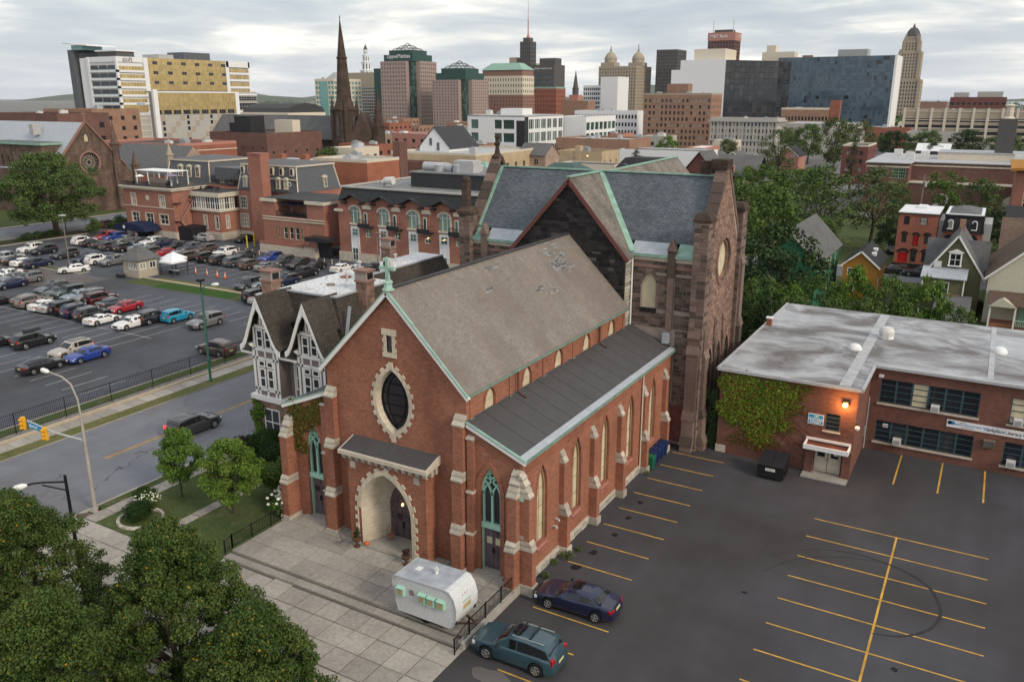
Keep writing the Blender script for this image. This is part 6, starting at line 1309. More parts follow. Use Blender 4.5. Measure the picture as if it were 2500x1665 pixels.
t=thing('dormer_house','dark slate house with round headed dormers','house'); boxpart(t,'wall','dark_brick',-88,-72,206,218,0,8.5); m=MB(); m.hexa([(-88.6,205.4,8.5),(-71.4,205.4,8.5),(-71.4,218.6,8.5),(-88.6,218.6,8.5)],[(-85.8,208.4,12.3),(-74,208.4,12.3),(-74,215,12.3),(-85.8,215,12.3)]); m.build('roof','shingle_black',t)
for x in (-85,-80.5,-76): dormer(t,FX(206),x,9.0,.2,1.3,1.4,'slate_paint','glass')
t=thing('timber_gable_house','red timbered gable house with olive grey roof','house'); m=MB(); m.box(-74,-58,222,234,0,8); m.prism([(-74,221.9,8),(-66,221.9,8),(-70,221.9,13.2)],(0,12,0)); m.build('wall','maroon',t); m=MB(); gable_roof(m,-74.4,-65.6,221.4,234,8,13.4,'y',.25,.5); m.build('roof','shingle_mid',t); m=MB(); gable_roof(m,-66,-54,220,234,8,12.6,'x',.25,.5); m.build('roof','shingle_mid',t); dormer(t,FX(221),-61,8.6,.4,1.8,1.4,'pink_wall','glass')
# blocks on the left behind the club
t=bld('long_red_block','long low salmon brick block in front of the gold hotel','building',-268,-226,180,204,12.6,'red_brick','dark_roof',None,(6,1,.2,.14,2,8),parapet=.9,units=4,edge='pink_wall'); boxpart(t,'pale_band','cream_stone',-268.1,-225.85,179.9,204,10.9,11.2)
t=bld('brick_tan_block','brick block with tan side wall and black rooftop box','building',-254,-225,217,245,14.8,'dark_brick','dark_roof',(6,2,.16,.2,6,3),(5,1,.2,.18,6.5,4),parapet=.7); boxpart(t,'tan_side','cream_wall',-225,-224.6,217,245,4,15.5) if False else None
for x0,x1,y0,y1,z1,mt in [(-246,-238,222,229,21.2,'dark_metal'),(-251,-246,224,229,18.6,'dark_metal'),(-236,-227,232,236,19.6,'cream_wall')]: boxpart(t,'rooftop_box',mt,x0,x1,y0,y1,14.8,z1)
t=thing('theatre','tan theatre with dark barrel roof and round plaques','building'); boxpart(t,'wall','cream_wall',-336,-305,309,336,0,20.5); m=MB(); n=6
for k in range(n):
 a0,a1=math.pi*k/n,math.pi*(k+1)/n; p=lambda a,x: (x,322.5-13.5*math.cos(a),20.4+4.5*math.sin(a)); m.face([p(a0,-336),p(a1,-336),p(a1,-305),p(a0,-305)][::-1])
m.face([(-305,322.5-13.5*math.cos(math.pi*k/n),20.4+4.5*math.sin(math.pi*k/n)) for k in range(n+1)]); m.build('roof','dark_roof',t)
for y in range(312,336,5): m=MB(); m.lathe([(.8,0),(.8,.1)],(0,0,0),12); o=m.build('plaque','stone_tan',t); o.matrix_basis=FY(-305).mw(y,16,0)
bld('left_brick_tenement','dark brick tenement with arched top windows at far left','building',-330,-287,180,200,21.5,'dark_brick','dark_roof',(7,4,.22,.4,1,1.2),(3,4,.3,.4,1,1.2),parapet=.7,units=2); bld('pale_tenement','pale stone tenement at the left picture edge','building',-352,-331,176,196,18.6,'mill_stone','light_roof',(5,4,.22,.45,1,1),None,parapet=.5)
bld('brown_tenement','brown brick apartment house beside the dark hotel slab','building',-350,-318,214,236,22.5,'brown_brick','dark_roof',(6,5,.2,.4,1,1),(4,5,.3,.4,1,1),parapet=.6,units=1)
# ---------------------------------------------------------------- gold-glass hotel
ht=thing('gold_hotel','white framed hotel block with gold mirror glass curtain wall','building'); P=Panes(ht,300)
hx,hy=-419.4,300.7; HZ=48.9; FHX,FHY=FY(hx),FX(hy)
def curtain(fr,a0,a1,b0,b1,nc,nr,mat,c=0.,gap=.12,bars='white_wall',obj=True,dark=None):
 "glazing laid pane by pane in front of a frame sheet"
 m=MB(); fpoly(m,fr,rect(a0,a1,b0,b1),c); m.build('curtain_frame',bars,P.p); da,db=(a1-a0)/nc,(b1-b0)/nr
 for i in range(nc):
  for j in range(nr):
   mt=mat if not (dark and dark(i,j)) else 'glass_dark'
   P.add(fr,a0+i*da+gap/2,a0+(i+1)*da-gap/2,b0+j*db+gap/2,b0+(j+1)*db-gap/2,c+.03+.05*random.random(),mt,obj)
boxpart(ht,'core','white_wall',-452,hx-.6,hy+.6,394,0,HZ-.4); boxpart(ht,'white_crown','white_wall',-445.5,hx,hy,318.4,HZ-2.8,HZ); boxpart(ht,'right_crown','white_wall',hx-6,hx+.6,375.4,394.3,HZ-3.4,HZ+.3)
for z in (42.0,37.8,33.5,29.2,24.9,19.4): boxpart(ht,'floor_band','white_wall',-444.1,hx+.3,hy-.3,318.4,z-1.2,z)
for x0,x1,y0,y1,z0,z1 in [(-444.6,-442.8,hy-.4,hy+1,0,HZ),(hx-1.0,hx+.3,hy-.3,hy+1,19,HZ),(hx-1,hx+.5,317.2,320,31,HZ),(hx-1,hx+.6,375,377.4,31,HZ),(hx-1,hx+.6,393,394.3,31,HZ)]: boxpart(ht,'white_pier','white_wall',x0,x1,y0,y1,z0,z1)
for z in (20.9+4.26*k for k in range(6)):
 for x0,x1 in ((-442.4,-436),(-435,-428.2),(-427.4,-420.6)):
  P.add(FHY,x0,x1,z-.9,z+2.3,.0-.1,'glass'); m=MB(); fbox(m,FHY,x0,x1,z-1.0,z+.1,-.05,.05); m.build('balcony_glass','glass_teal',ht)
 curtain(FHX,hy+1.0,317.2,z-1.1,z+1.9,8,1,'glass_gold',.05)
curtain(FHX,320,375,31.4,HZ,34,10,'glass_gold',.1,.10,bars='stone_tan',dark=lambda i,j: (j in (2,5,8) and i % 6 in (2,3)) and i > 0)
for z in (44.8,40.8,36.6,32.6): curtain(FHX,377.6,392.8,z-2.2,z,8,1,'glass_gold',.3); boxpart(ht,'floor_band','white_wall',hx-.5,hx+.5,377.4,393,z-3.6,z-2.3)
# lower volume standing forward
LX=FY(-415.0); boxpart(ht,'lower_core','stone_grey',-419,-415.1,319,394.5,0,31); boxpart(ht,'white_pier','white_wall',-416,-414.4,317.8,320.6,0,32); boxpart(ht,'white_pier','white_wall',-416,-414.4,376.6,379.4,10,31); boxpart(ht,'deck_edge','white_wall',-419.2,-414.7,320,377,30.2,31.0)
curtain(LX,320.7,376.6,18.4,30.1,34,5,'glass_gold',.1,.12,bars='stone_tan',dark=lambda i,j: j==0 and i % 4 !=1)
curtain(FHX,hy+1,317.5,20.4,24.2,8,1,'glass_gold',.1)
for z0,z1 in ((25.8,28.2),(20.4,24.4)): curtain(LX,379.6,394,z0,z1,7,2,'glass',.15)
for z in (29.8,19.6): boxpart(ht,'floor_band','white_wall',-416,-414.5,379.4,394.5,z-1,z)
for k in range(5):
 z=3.2+k*3.3; boxpart(ht,'parking_band','cream_wall',-443.2,hx+.2,hy-.2,317.6,z-.35,z+.1); boxpart(ht,'parking_band','cream_wall',-416,-414.8,379.5,394.5,z-.35,z+.1)
boxpart(ht,'parking_wall','stone_grey',-443,hx,hy,317.8,0,18.2)
for i in range(16):
 for j in range(5):
  if (i*5+j*3) % 4==0: m=MB(); fbox(m,LX,321.5+i*3.4,324.3+i*3.4,2.2+j*3.2,5.0+j*3.2,0,.06); m.build('tan_panel','stone_tan',ht)
  elif (i*7+j*5) % 5==0: P.add(LX,322.3+i*3.4,324+i*3.4,3+j*3.2,5.0+j*3.2,.05,'glass_dark')
# dark slab, roof terrace wing
boxpart(ht,'dark_slab','slate_paint',-459.5,-455.2,hy-1,hy+20,0,53); boxpart(ht,'dark_slab','slate_paint',-455.2,-451.6,hy+2,hy+20,0,51.5); curtain(FX(hy+2.2),-451.4,-444.6,19,48,4,10,'glass',0)
P.end(); m=MB(); m.hexa([(-462,hy-2,56.2),(-440,hy-2,54.6),(-440,hy+16,54.6),(-462,hy+16,56.2)],[(-462,hy-2,57),(-440,hy-2,55.2),(-440,hy+16,55.2),(-462,hy+16,57)]); m.build('wing_roof','white_wall',ht); boxpart(ht,'sky_lounge','glass_teal',-457,-447,hy,hy+12,52.8,55.4)
boxpart(ht,'roof_canopy','white_wall',-441,-423,hy+3,hy+16,51.8,52.6); boxpart(ht,'rooftop_box','stone_dark',-440,-424,hy+4,hy+15,48.5,51.8); boxpart(ht,'rooftop_box','grey_wall',-436,-422,330,340,48.5,51.2); boxpart(ht,'rooftop_box','slate_paint',-436,-421.5,347,366,48.5,53)
text('aloft',FHX,304.4,47.4,3.6,'stone_dark',ht,.1,'LEFT',.02); text('aloron',FHX,310,24.4,2.0,'ink_blue',ht,.4,'LEFT',.02); text('CANADA EDUCATION SERVICES',FHX,309.5,18.8,.9,'stone_dark',ht,.3,'LEFT')
# ---------------------------------------------------------------- downtown towers
def tower(name,label,x0,x1,y0,y1,h,wall,front,side,pane='glass',depth=.5,roof='grey_roof',cat='tower',**kw): return bld(name,label,cat,x0,x1,y0,y1,h,wall,roof,front,side,pane=pane,depth=depth,group='downtown skyline',**kw)
t=tower('teal_glass_block','low teal glass block with cream bands behind the spire',-536,-514,579,616,43,'cream_wall',(6,10,.78,.6),(8,10,.7,.55),'glass_teal',units=1)
boxpart(t,'glass_corner','glass_teal',-530,-521,578.6,580,3,41); m=MB(); m.hexa([(-528,584,43.5),(-516,584,43.5),(-516,600,43.5),(-528,600,43.5)],[(-523,590,49),(-521,590,49),(-521,594,49),(-523,594,49)]); m.build('skylight','grey_metal',t)
tower('grey_banded_block','grey gridded office with blank tan top band',-557,-521,646,670,38,'stone_grey',(16,13,.82,.66),None,'glass',parapet=0); boxpart(bpy.data.objects['grey_banded_block'],'top_band','stone_tan',-557.2,-520.8,645.8,670,38,50.5)
t=thing('white_lantern_tower','slim white tiered lantern tower far behind the spire','tower',group='downtown skyline'); ex,ey=-583,708
for r,z0,z1 in ((8,0,50),(6.6,50,55),(4.6,55,63),(3.4,63,70),(2.2,70,75)):
 m=MB(); m.lathe([(r,z0),(r,z1-.8),(r*1.12,z1-.6),(r*1.12,z1)],(ex,ey,0),8,R(22.5)); m.build('tier','white_wall',t)
 if z0 > 40:
  for k in range(8): an=R(k*45); d=Vector((math.cos(an),math.sin(an),0)); fr=Fr(Vector((ex,ey,0))+d*(r*.924),(-d.y,d.x,0)); m=MB(); fpoly(m,fr,gothic(0,r*.16,z0+.8,z1-2.6,z1-1.5),.03); m.build('opening','slate_paint',t)
m=MB(); m.lathe([(2.2,75),(1.2,78),(.3,79.5),(.4,80.5),(.05,81.5)],(ex,ey,0),8); m.build('finial','stone_dark',t)
def plaza_tower(name,label,x0,x1,y0,y1,h,ztop,zg,sign=None):
 "rose granite tower with dark green glazed corner and top and an open steel pyramid"
 t=thing(name,label,'tower',group='downtown skyline'); P=Panes(t,300); cw=(x1-x0)*.24
 body(t,x0,x1-cw,y0,y1,0,h,'rose_granite','grey_roof',(9,17,.42,.5),None,'glass_green',.5,P,0); body(t,x1-cw,x1-.02,y0+cw,y1,0,h,'rose_granite','grey_roof',None,(8,17,.42,.5),'glass_green',.5,P,0,name='wall')
 for fr,a0,a1 in ((FX(y0+cw*.5),x1-cw,x1-cw*.5),(FY(x1-cw*.5),y0+cw*.5,y0+cw)):
  m=MB(); fpoly(m,fr,rect(a0,a1,0,h+zg),0); m.build('glass_corner_frame','dark_green',t)
  for j in range(20):
   for i in range(3): P.add(fr,a0+(a1-a0)*(i+.08)/3,a0+(a1-a0)*(i+.92)/3,1+(h-2)*(j+.1)/20,1+(h-2)*(j+.85)/20,.05,'glass_green',False)
 boxpart(t,'green_crown','dark_green',x0+1.5,x1-cw*.4,y0+cw*.4,y1-1.5,h,h+zg*.6); boxpart(t,'green_crown','dark_green',x0+5,x1-cw*.4-3,y0+cw*.4+3,y1-5,h+zg*.6,h+zg)
 xm,ym,z0=(x0+x1-cw*.4)/2,(y0+cw*.4+y1)/2,h+zg; rx,ry=(x1-x0)*.33,(y1-y0)*.33; m=MB()
 for k in range(-3,4):
  for p,q in (((k/3*rx,-ry),(k/3*rx,ry)),((-rx,k/3*ry),(rx,k/3*ry))):
   hh=lambda u,v: (ztop-z0)*(1-max(abs(u/rx),abs(v/ry))); n=6
   pts=[(xm+p[0]+(q[0]-p[0])*i/n,ym+p[1]+(q[1]-p[1])*i/n,z0+hh(p[0]+(q[0]-p[0])*i/n,p[1]+(q[1]-p[1])*i/n)) for i in range(n+1)]
   for a,b in zip(pts,pts[1:]): m.bar(a,b,.35)
 m.build('steel_pyramid','slate_paint',t); P.end()
 if sign: text(sign,FX(y0+cw*.4),x0+5,h+zg*.45,4.4,'sign_white',t,.2,'LEFT',.03)
 return t
plaza_tower('granite_tower','taller rose granite tower with green glass top and open pyramid',-476,-440,597,630,57.5,73,9,'LippesMathias'); plaza_tower('granite_tower','shorter rose granite tower with green glass top and open pyramid',-414,-380,586,619,41.5,57,9)
boxpart(thing('green_glass_sliver','narrow green glass block left of the taller granite tower','tower',group='downtown skyline'),'wall','dark_green',-486,-478,600,615,0,52)
t=tower('brick_hotel','broad red brick hotel with pale arcaded top storeys and copper hipped roof',-414,-371,662,684,30,'brown_wall',(14,9,.32,.45),(6,9,.35,.45),'glass',parapet=0); body(t,-413.5,-371.5,662.5,683.5,30,46,'cream_wall','grey_roof',(16,3,.4,.5),(6,3,.4,.5),parapet=0); boxpart(t,'brick_attic','brown_wall',-413,-372,663,683,46,51)
m=MB(); m.hexa([(-414,662,51),(-371,662,51),(-371,684,51),(-414,684,51)],[(-406,668,57),(-379,668,57),(-379,678,57),(-406,678,57)]); m.build('roof','copper',t)
t=tower('mast_tower','slender dark stepped tower carrying a tall radio mast',-470,-457,832,845,86,'stone_dark',(5,20,.4,.6),(5,20,.4,.6),'glass',parapet=0); boxpart(t,'base_wing','stone_tan',-484,-457.5,833,856,0,64); boxpart(t,'base_block','stone_tan',-484,-475,833,842,64,70); boxpart(t,'crown','stone_dark',-467.5,-459.5,834.5,842.5,86,90)
m=MB(); m.lathe([(2.2,90),(1.1,93),(.75,94),(.6,108),(.35,109),(.2,124),(.05,131)],(-463.5,838.5,0),6); m.build('mast','pink_wall',t)
t=tower('charcoal_office','charcoal office slab with lighter glazed front',-428,-402,782,806,59,'stone_dark',(8,11,.8,.5,3,9),None,'glass_blue'); boxpart(t,'rooftop_box','stone_dark',-421,-403,786,800,59,66); text('William Gardiner Inn',FX(782),-425,56,2.4,'sign_white',t,.2,'LEFT')
tower('brick_copper_block','brick block with copper edge below the charcoal office',-400,-373,730,750,36,'red_brick',(9,8,.3,.4),(6,8,.3,.4),edge='copper',parapet=1.5)
t=tower('twin_dome_building','tan twin towered bank building with two domed lanterns',-423,-376,937,985,62,'stone_tan',(14,17,.4,.55),(14,17,.4,.55))
for x,y,zt in ((-412,946,86),(-384,962,88)):
 boxpart(t,'tower_stage','stone_tan',x-9,x+8,y-8,y+8,62,67); m=MB(); m.lathe([(7.2,67),(7.2,71),(7.6,71.4),(6.6,74),(4.4,77),(1.6,79),(1.2,80),(1.2,82),(.5,82.5),(.6,zt-1.5),(.1,zt)],(x,y,0),12); m.build('dome','stone_tan',t)
tower('white_slab_office','white blank slab with gridded glass wing',-348,-325,737,776,38,'white_wall',(11,9,.78,.62),None,'glass_blue',units=2); boxpart(bpy.data.objects['white_slab_office'],'blank_tower','white_wall',-329,-312,734,760,0,46)
t=thing('red_church_spire','small red sandstone church spire between the office blocks','church',group='downtown skyline'); boxpart(t,'tower','pink_wall',-347,-338,705,714,0,30); spire(t,-342.5,709,28,36,52,2.6,'stone_dark',name='spire'); boxpart(t,'wing','brown_brick',-352,-326,700,716,0,25)
tower('dark_slab_tower','dark brown office tower left of the white courthouse wall',-361,-336,960,992,80,'stone_dark',(11,21,.5,.6),(9,21,.5,.6),units=1)
t=tower('red_bank_tower','red topped bank tower with roof masts',-389,-350,1240,1270,106,'maroon',(9,22,.62,.7),(7,22,.62,.7)); boxpart(t,'red_crown','pink_wall',-389.5,-349.5,1239.5,1270.5,106,117); boxpart(t,'roof_plant','stone_dark',-382,-357,1246,1264,117,121); text('M&T Bank',FX(1239.5),-386,112,6,'sign_white',t,.3,'LEFT',.03); text('M&T',FY(-349.5),1255,112,6,'sign_white',t,.3,'LEFT',.03)
for x in (-385,-356): m=MB(); m.tube([(x,1250,117),(x,1250,134)],.5,6); m.build('mast','steel',t)
# courthouse: white wall and dark glass
t=thing('white_dark_block','blank white slab joined to a dark mirror glass block','building',group='downtown skyline'); boxpart(t,'white_wall','white_wall',-222,-187,643,690,0,55); boxpart(t,'low_wing','white_wall',-229,-222,643,690,0,48); boxpart(t,'roof_plant','cream_wall',-214,-190,650,680,55,63)
P=Panes(t,200); q=Vector((-187,643,0)); d=Vector((48,68,0)); fr=Fr(q,d); L_=d.length; m=MB(); fpoly(m,fr,rect(0,L_,0,54.6)); m.prism([q+Vector((0,0,0)),q+d,q+d+Vector((-30,20,0)),q+Vector((-2,40,0))],(0,0,54.4)); m.build('glass_frame','stone_dark',t)
for j in range(13):
 for i in range(18): P.add(fr,L_*(i+.04)/18,L_*(i+.96)/18,54*(j+.05)/13,54*(j+.93)/13,.08,'glass_dark')
P.end(); boxpart(t,'roof_plant','cream_wall',-175,-150,700,712,54,62); boxpart(t,'roof_plant','cream_wall',-172,-165,701,711,62,67)
t=thing('blue_glass_block','wide blue mirror glass office block','building',group='downtown skyline'); P=Panes(t,300); FBG=FX(694.5); m=MB(); m.box(-160.6,-77.2,694.6,730,0,57); fpoly(m,FBG,rect(-160.6,-77,0,57.4)); m.build('glass_frame','slate_paint',t)
for j in range(18):
 for i in range(46): P.add(FBG,-160.5+83.4*(i+.03)/46,-160.5+83.4*(i+.97)/46,7+50*(j+.04)/18,7+50*(j+.95)/18,.05+.06*random.random(),'glass_blue' if random.random() > .04 else 'glass_dark',j > 11)
P.end(); boxpart(t,'white_end','white_wall',-77,-75.4,694.3,730,6,57.6); boxpart(t,'white_base','white_wall',-95,-74.8,692.5,700,0,7); boxpart(t,'roof_plant','grey_metal',-118,-97,700,715,57,62.5); boxpart(t,'roof_plant','brown_wall',-144,-137,700,706,57,59)
# city hall: stepped art deco tower
t=thing('city_hall','tan art deco city hall tower with stepped shoulders and domed crown','tower',group='downtown skyline'); P=Panes(t,300); cx,cy=-118,1228
for w_,z0,z1,nc,nr in ((17,0,50,10,10),(13.5,50,84,8,8),(10.5,84,97,6,3),(9,97,102,5,1)):
 body(t,cx-w_,cx+w_,cy-w_,cy+w_,z0,z1,'stone_tan','stone_tan',(nc,nr,.42,.62,1,2),(nc,nr,.42,.62,1,2),P=P,parapet=0,depth=.5)
 for s in (-1,1):
  for fr in (FX(cy-w_),): m=MB(); fbox(m,fr,cx+s*w_-s*2.2-1.2,cx+s*w_-s*2.2+1.2,z0,z1+2.5,0,1.2); m.build('corner_pier','stone_tan',t)
m=MB(); m.lathe([(9.2,102),(9,105),(8.2,105.4),(7.0,109),(4.2,112.4),(1.6,113.4),(1.4,115),(.2,118)],(cx,cy,0),8,R(22.5)); m.build('dome','stone_dark',t); P.end()
# ---------------------------------------------------------------- nearer downtown blocks
t=thing('white_modern_block','white modern office block with gridded windows and black corner','building'); P=Panes(t,300); x0,x1,y0,y1,h=-186,-160,287,320,20.6
m=MB(); gridface(m,P,FX(y0),x0,x1,0,h,[(-184.5,-181),(-173.6,-170.2),(-169.6,-164.6)],[(.8+k*5,4.2+k*5) for k in range(4)],.4,'glass_green'); gridface(m,P,FY(x1),y0+3,y1,0,h,spread_(y0+3,y1,6,.8),[(.8+k*5,4.4+k*5) for k in range(4)],.4,'glass_green'); m.face([(x1,y1,0),(x0,y1,0),(x0,y1,h),(x1,y1,h)]); m.build('wall','white_wall',t); P.end()
boxpart(t,'black_corner','dark_metal',x1-3.6,x1+.05,y0-.05,y0+3,0,h-1.6); boxpart(t,'roof','light_roof',x0,x1,y0,y1,h-.2,h+.3); boxpart(t,'roof_plant','white_wall',-176,-166,296,304,h,h+2.8); roof_units(t,-185,-176,290,318,h+.3,4)
m=MB()
for i in range(19): m.box(x1-.02,x1+.12,y0+3+i*1.6-.06,y0+3+i*1.6+.06,0,h-1)
m.build('mullions','white_wall',t); bld('black_glass_link','black glazed link and white wing right of the modern block','building',-166,-150,321,352,19.5,'white_wall','dark_roof',None,(7,4,.8,.7,.6,1.2),pane='glass_green',parapet=.5)
t=bld('white_loft','long white painted loft with rows of windows and arched ground floor','building',-236,-194,488,505,19.4,'white_wall','light_roof',(20,3,.62,.5,5,.8),None,parapet=.5,units=3)
bld('tan_brick_tower','tan brick hotel with pale trimmed window pairs','building',-180,-141,462,482,29,'brown_brick','dark_roof',(16,8,.5,.55,1,1.4),(6,8,.3,.5,1,1.4),pane='glass_blind',parapet=1,units=3,edge='stone_tan'); boxpart(bpy.data.objects['tan_brick_tower'],'stair_head','brown_brick',-168,-156,466,474,29,35)
t=bld('white_courthouse','pale classical courthouse with cornice and pilasters','building',-130.5,-97.4,428.6,447,16.6,'stone_grey','light_roof',(18,5,.42,.56,.6,.4),(8,5,.42,.56,.6,.4),pane='glass_blind',parapet=1.2,units=3); boxpart(t,'cornice','stone_grey',-131.4,-96.5,427.8,447.5,15.9,16.7); boxpart(t,'string_course','stone_grey',-130.9,-97,428.2,447,6.6,7.0)
for i in range(10): m=MB(); fbox(m,FX(428.6),-130+i*3.6-.35,-130+i*3.6+.35,7,15.9,0,.3); m.build('pilaster','stone_grey',t)
bld('grey_museum','low grey clad museum with ribbed end wall','building',-101,-66,458.5,500,14.4,'stone_grey','light_roof',None,(1,4,.98,.25,1,1),pane='grey_metal',parapet=.4,depth=.1); bld('red_office_wing','red brick office with one row of windows before blue glass','building',-122,-94,546,566,20.5,'brown_brick','light_roof',(14,3,.6,.4,1,2.4),None,parapet=1,units=2,edge='cream_wall'); boxpart(bpy.data.objects['red_office_wing'],'chimney','red_brick',-93.8,-88,548,552,0,26)
t=bld('long_school_front','long tan brick school with stone bays behind the trees','building',-57,60,600,625,19.5,'stone_tan','light_roof',(15,4,.78,.52,.6,3.6),None,pane='glass',parapet=1.2,units=6)
for i in range(16): m=MB(); fbox(m,FX(600),-57+i*7.8-.7,-57+i*7.8+.7,0,21.4,0,.5); m.build('pier','cream_wall',t)
for z in (4.8,9.2,14.2,19.4): m=MB(); fbox(m,FX(600),-57,60,z-.25,z+.2,0,.25); m.build('string_course','cream_wall',t)
bld('maroon_office','dark red flat roofed apartment block at the right skyline','building',-40,-2,747,790,27,'maroon','grey_roof',(10,5,.62,.42,2,1.5),None,parapet=1,units=0); boxpart(bpy.data.objects['maroon_office'],'penthouse','stone_grey',-38,-28,750,770,27,31.5); boxpart(bpy.data.objects['maroon_office'],'penthouse','stone_grey',-22,-5,750,772,27,32)
bld('plain_brown_block','plain brown block beside the city hall tower','building',-81,-56,1000,1020,23,'brown_wall','dark_roof',None,None,parapet=.8,units=3)
random.seed(21)
lows=[(-300,640),(-345,560),(-270,560),(-240,620),(-310,470),(-345,430),(-275,430),(-215,400),(-250,370),(-190,395),(-165,380),(-205,345),(-60,520),(-30,480),(20,520),(-140,600),(-380,500),(-420,540),(-460,480),(-500,520),(-540,430),(-600,500),(-650,420),(-700,350),(-760,500),(-520,330),(-480,280),(-560,260),(-400,420),(-290,380),(-330,350),(-260,330),(-225,300),(-620,330),(-680,600),(-850,600),(-900,420),(-1000,560),(-760,700),(-640,760),(-340,800),(-250,900),(-180,1000),(-40,900),(30,800),(-300,1080),(-480,960),(-20,1150),(60,1000),(-190,330),(-245,270),(-172,262),(-200,236),(-186,212),(-165,236),(-55,700),(-150,345),(-128,340),(-100,350)]
for i,(x,y) in enumerate(lows):
 w_,d_,h_=random.uniform(14,34),random.uniform(12,26),random.uniform(7,13); wall=random.choice(['dark_brick','brown_brick','red_brick','stone_grey','tan_brick','cream_wall','pink_wall'])
 roof_=random.choice(['light_roof','grey_roof','dark_roof','felt_light','white_roof']); DESC=dict(dark_brick='dark brick',brown_brick='brown brick',red_brick='red brick',stone_grey='grey stone',tan_brick='tan brick',cream_wall='cream',pink_wall='salmon',light_roof='pale grey',grey_roof='grey',dark_roof='black',felt_light='mottled grey',white_roof='white')
 if y < 420: w_,d_=w_*.6,d_*.6
 bld('low_rise',f"low {DESC[wall]} city block with {DESC[roof_]} roof among the downtown roofs",'building',x-w_/2,x+w_/2,y,y+d_,h_,wall,roof_,(max(3,int(w_/4)),max(2,int(h_/3.6)),.4,.42),(max(2,int(d_/4)),max(2,int(h_/3.6)),.4,.42),group='low city blocks',parapet=.6,units=2)
t=bld('parking_deck','open concrete parking deck between the brick hotel and white office','building',-330,-250,520,545,14,'stone_grey','light_roof',(6,4,.94,.55,.4,.8),(3,4,.92,.55,.4,.8),pane='stone_dark',depth=2,parapet=.8)
# hills and lake on the horizon
def ridge(name,x0,x1,y,h,mat,seed,n=60,d=900):
 random.seed(seed); m=MB(); hs=[h*(.55+.45*math.sin(i*.31+seed)+.15*math.sin(i*1.1)) for i in range(n+1)]
 for i in range(n):
  xa,xb=x0+(x1-x0)*i/n,x0+(x1-x0)*(i+1)/n; a,b=max(8,hs[i]),max(8,hs[i+1]); m.face([(xa,y,-1),(xb,y,-1),(xb,y+d*.6,b),(xa,y+d*.6,a)]); m.face([(xa,y+d*.6,a),(xb,y+d*.6,b),(xb,y+d*2,-1),(xa,y+d*2,-1)])
 m.build(name,mat,kind='structure')
grass('hill_green',(.05,.075,.04),(.07,.09,.05),(.06,.085,.06)); plain('lake',(.30,.36,.42),.25)
ridge('hills',-14500,-2500,9000,190,'hill_green',3); ridge('hills_near',-9000,-1400,5200,60,'hill_green',8)
m=MB(); m.face([(-900,2400,.3),(6000,2400,.3),(6000,15000,.3),(-2400,15000,.3)]); m.build('lake','lake',kind='structure'); ridge('far_shore',-400,6000,7500,45,'hill_green',5)
ridge('near_woods',-60,900,1500,20,'leaf_dark',2,40,120)
# ---------------------------------------------------------------- houses on the right
def house(name,label,x0,x1,y0,y1,ze,zr,wall,roof,axis='y',wins=(),side=(),trim='white_paint',over=.4,pane='glass_blind'):
 t=thing(name,label,'house'); m=MB(); F,G_=FX(y0),FY(x1); xm,ym=(x0+x1)/2,(y0+y1)/2
 holed(m,F,[(x0,0),(x1,0),(x1,ze)]+([(xm,zr)] if axis=='y' else [])+[(x0,ze)],[rect(*w_) for w_ in wins],.1); holed(m,G_,[(y0,0),(y1,0),(y1,ze)]+([(ym,zr)] if axis=='x' else [])+[(y0,ze)],[rect(*w_) for w_ in side],.1)
 m.face([(x0,y1,0),(x0,y0,0),(x0,y0,ze),(x0,y1,ze)]); m.face([(x1,y1,0),(x0,y1,0),(x0,y1,ze),(x1,y1,ze)]); m.build('wall',wall,t)
 for fr,ws in ((F,wins),(G_,side)):
  for a0,a1,b0,b1 in ws: window(t,fr,a0,a1,b0,b1,.04,trim,pane,1 if a1-a0 < 1 else 2,2,.09)
 if roof: m=MB(); gable_roof(m,x0-(.3 if axis=='x' else 0),x1+(.3 if axis=='x' else 0),y0-(.35 if axis=='y' else 0),y1+(.35 if axis=='y' else 0),ze,zr,axis,.16,over); m.build('roof',roof,t)
 if axis=='y':
  for s,xe in ((-1,x0),(1,x1)): m=MB(); k=(zr-ze)/(xm-x0); m.bar((xm,y0-.36,zr+.02),(xe+s*over,y0-.36,ze-over*k+.02),.06,.22); m.build('rake_board',trim,t)
 return t
t=thing('red_townhouse','three storey brick red townhouse with black hooded windows and red door','house'); F=FX(152.1); m=MB(); wl=[(-12.45,-11.6,7.2,8.6),(-10.0,-8.9,7.2,8.6),(-12.45,-11.7,4.25,5.7),(-10.75,-9.9,3.8,5.6),(-9.05,-8.25,4.2,5.7),(-10.8,-9.95,1.1,2.9),(-9.1,-8.2,1.15,2.9),(-12.7,-11.25,.8,2.6)]
holed(m,F,rect(-13.3,-7.35,0,9.0),[rect(*q) for q in wl],.15); m.face([(-7.35,152.1,0),(-7.35,163,0),(-7.35,163,9.0),(-7.35,152.1,9.0)]); m.face([(-13.3,163,0),(-13.3,152.1,0),(-13.3,152.1,9),(-13.3,163,9)]); m.build('wall','red_brick',t)
for i,(a0,a1,b0,b1) in enumerate(wl):
 if i==7: m=MB(); fbox(m,F,a0,(a0+a1)/2-.02,b0,b1,-.15,-.08); fbox(m,F,(a0+a1)/2+.02,a1,b0,b1,-.15,-.08); m.build('door','door_red',t)
 else: window(t,F,a0,a1,b0,b1,.1,'ink','door_red' if i==3 else 'glass_blind',1,2,.09)
 if i > 1: m=MB(); c=(a0+a1)/2; hw_=(a1-a0)/2; ring(m,F,roundarch(c,hw_,b1-.05,b1-.02,6,.5)[1:],roundarch(c,hw_+.22,b1-.05,b1-.02,6,.75)[1:],-.05,.16); m.build('window_hood','ink',t)
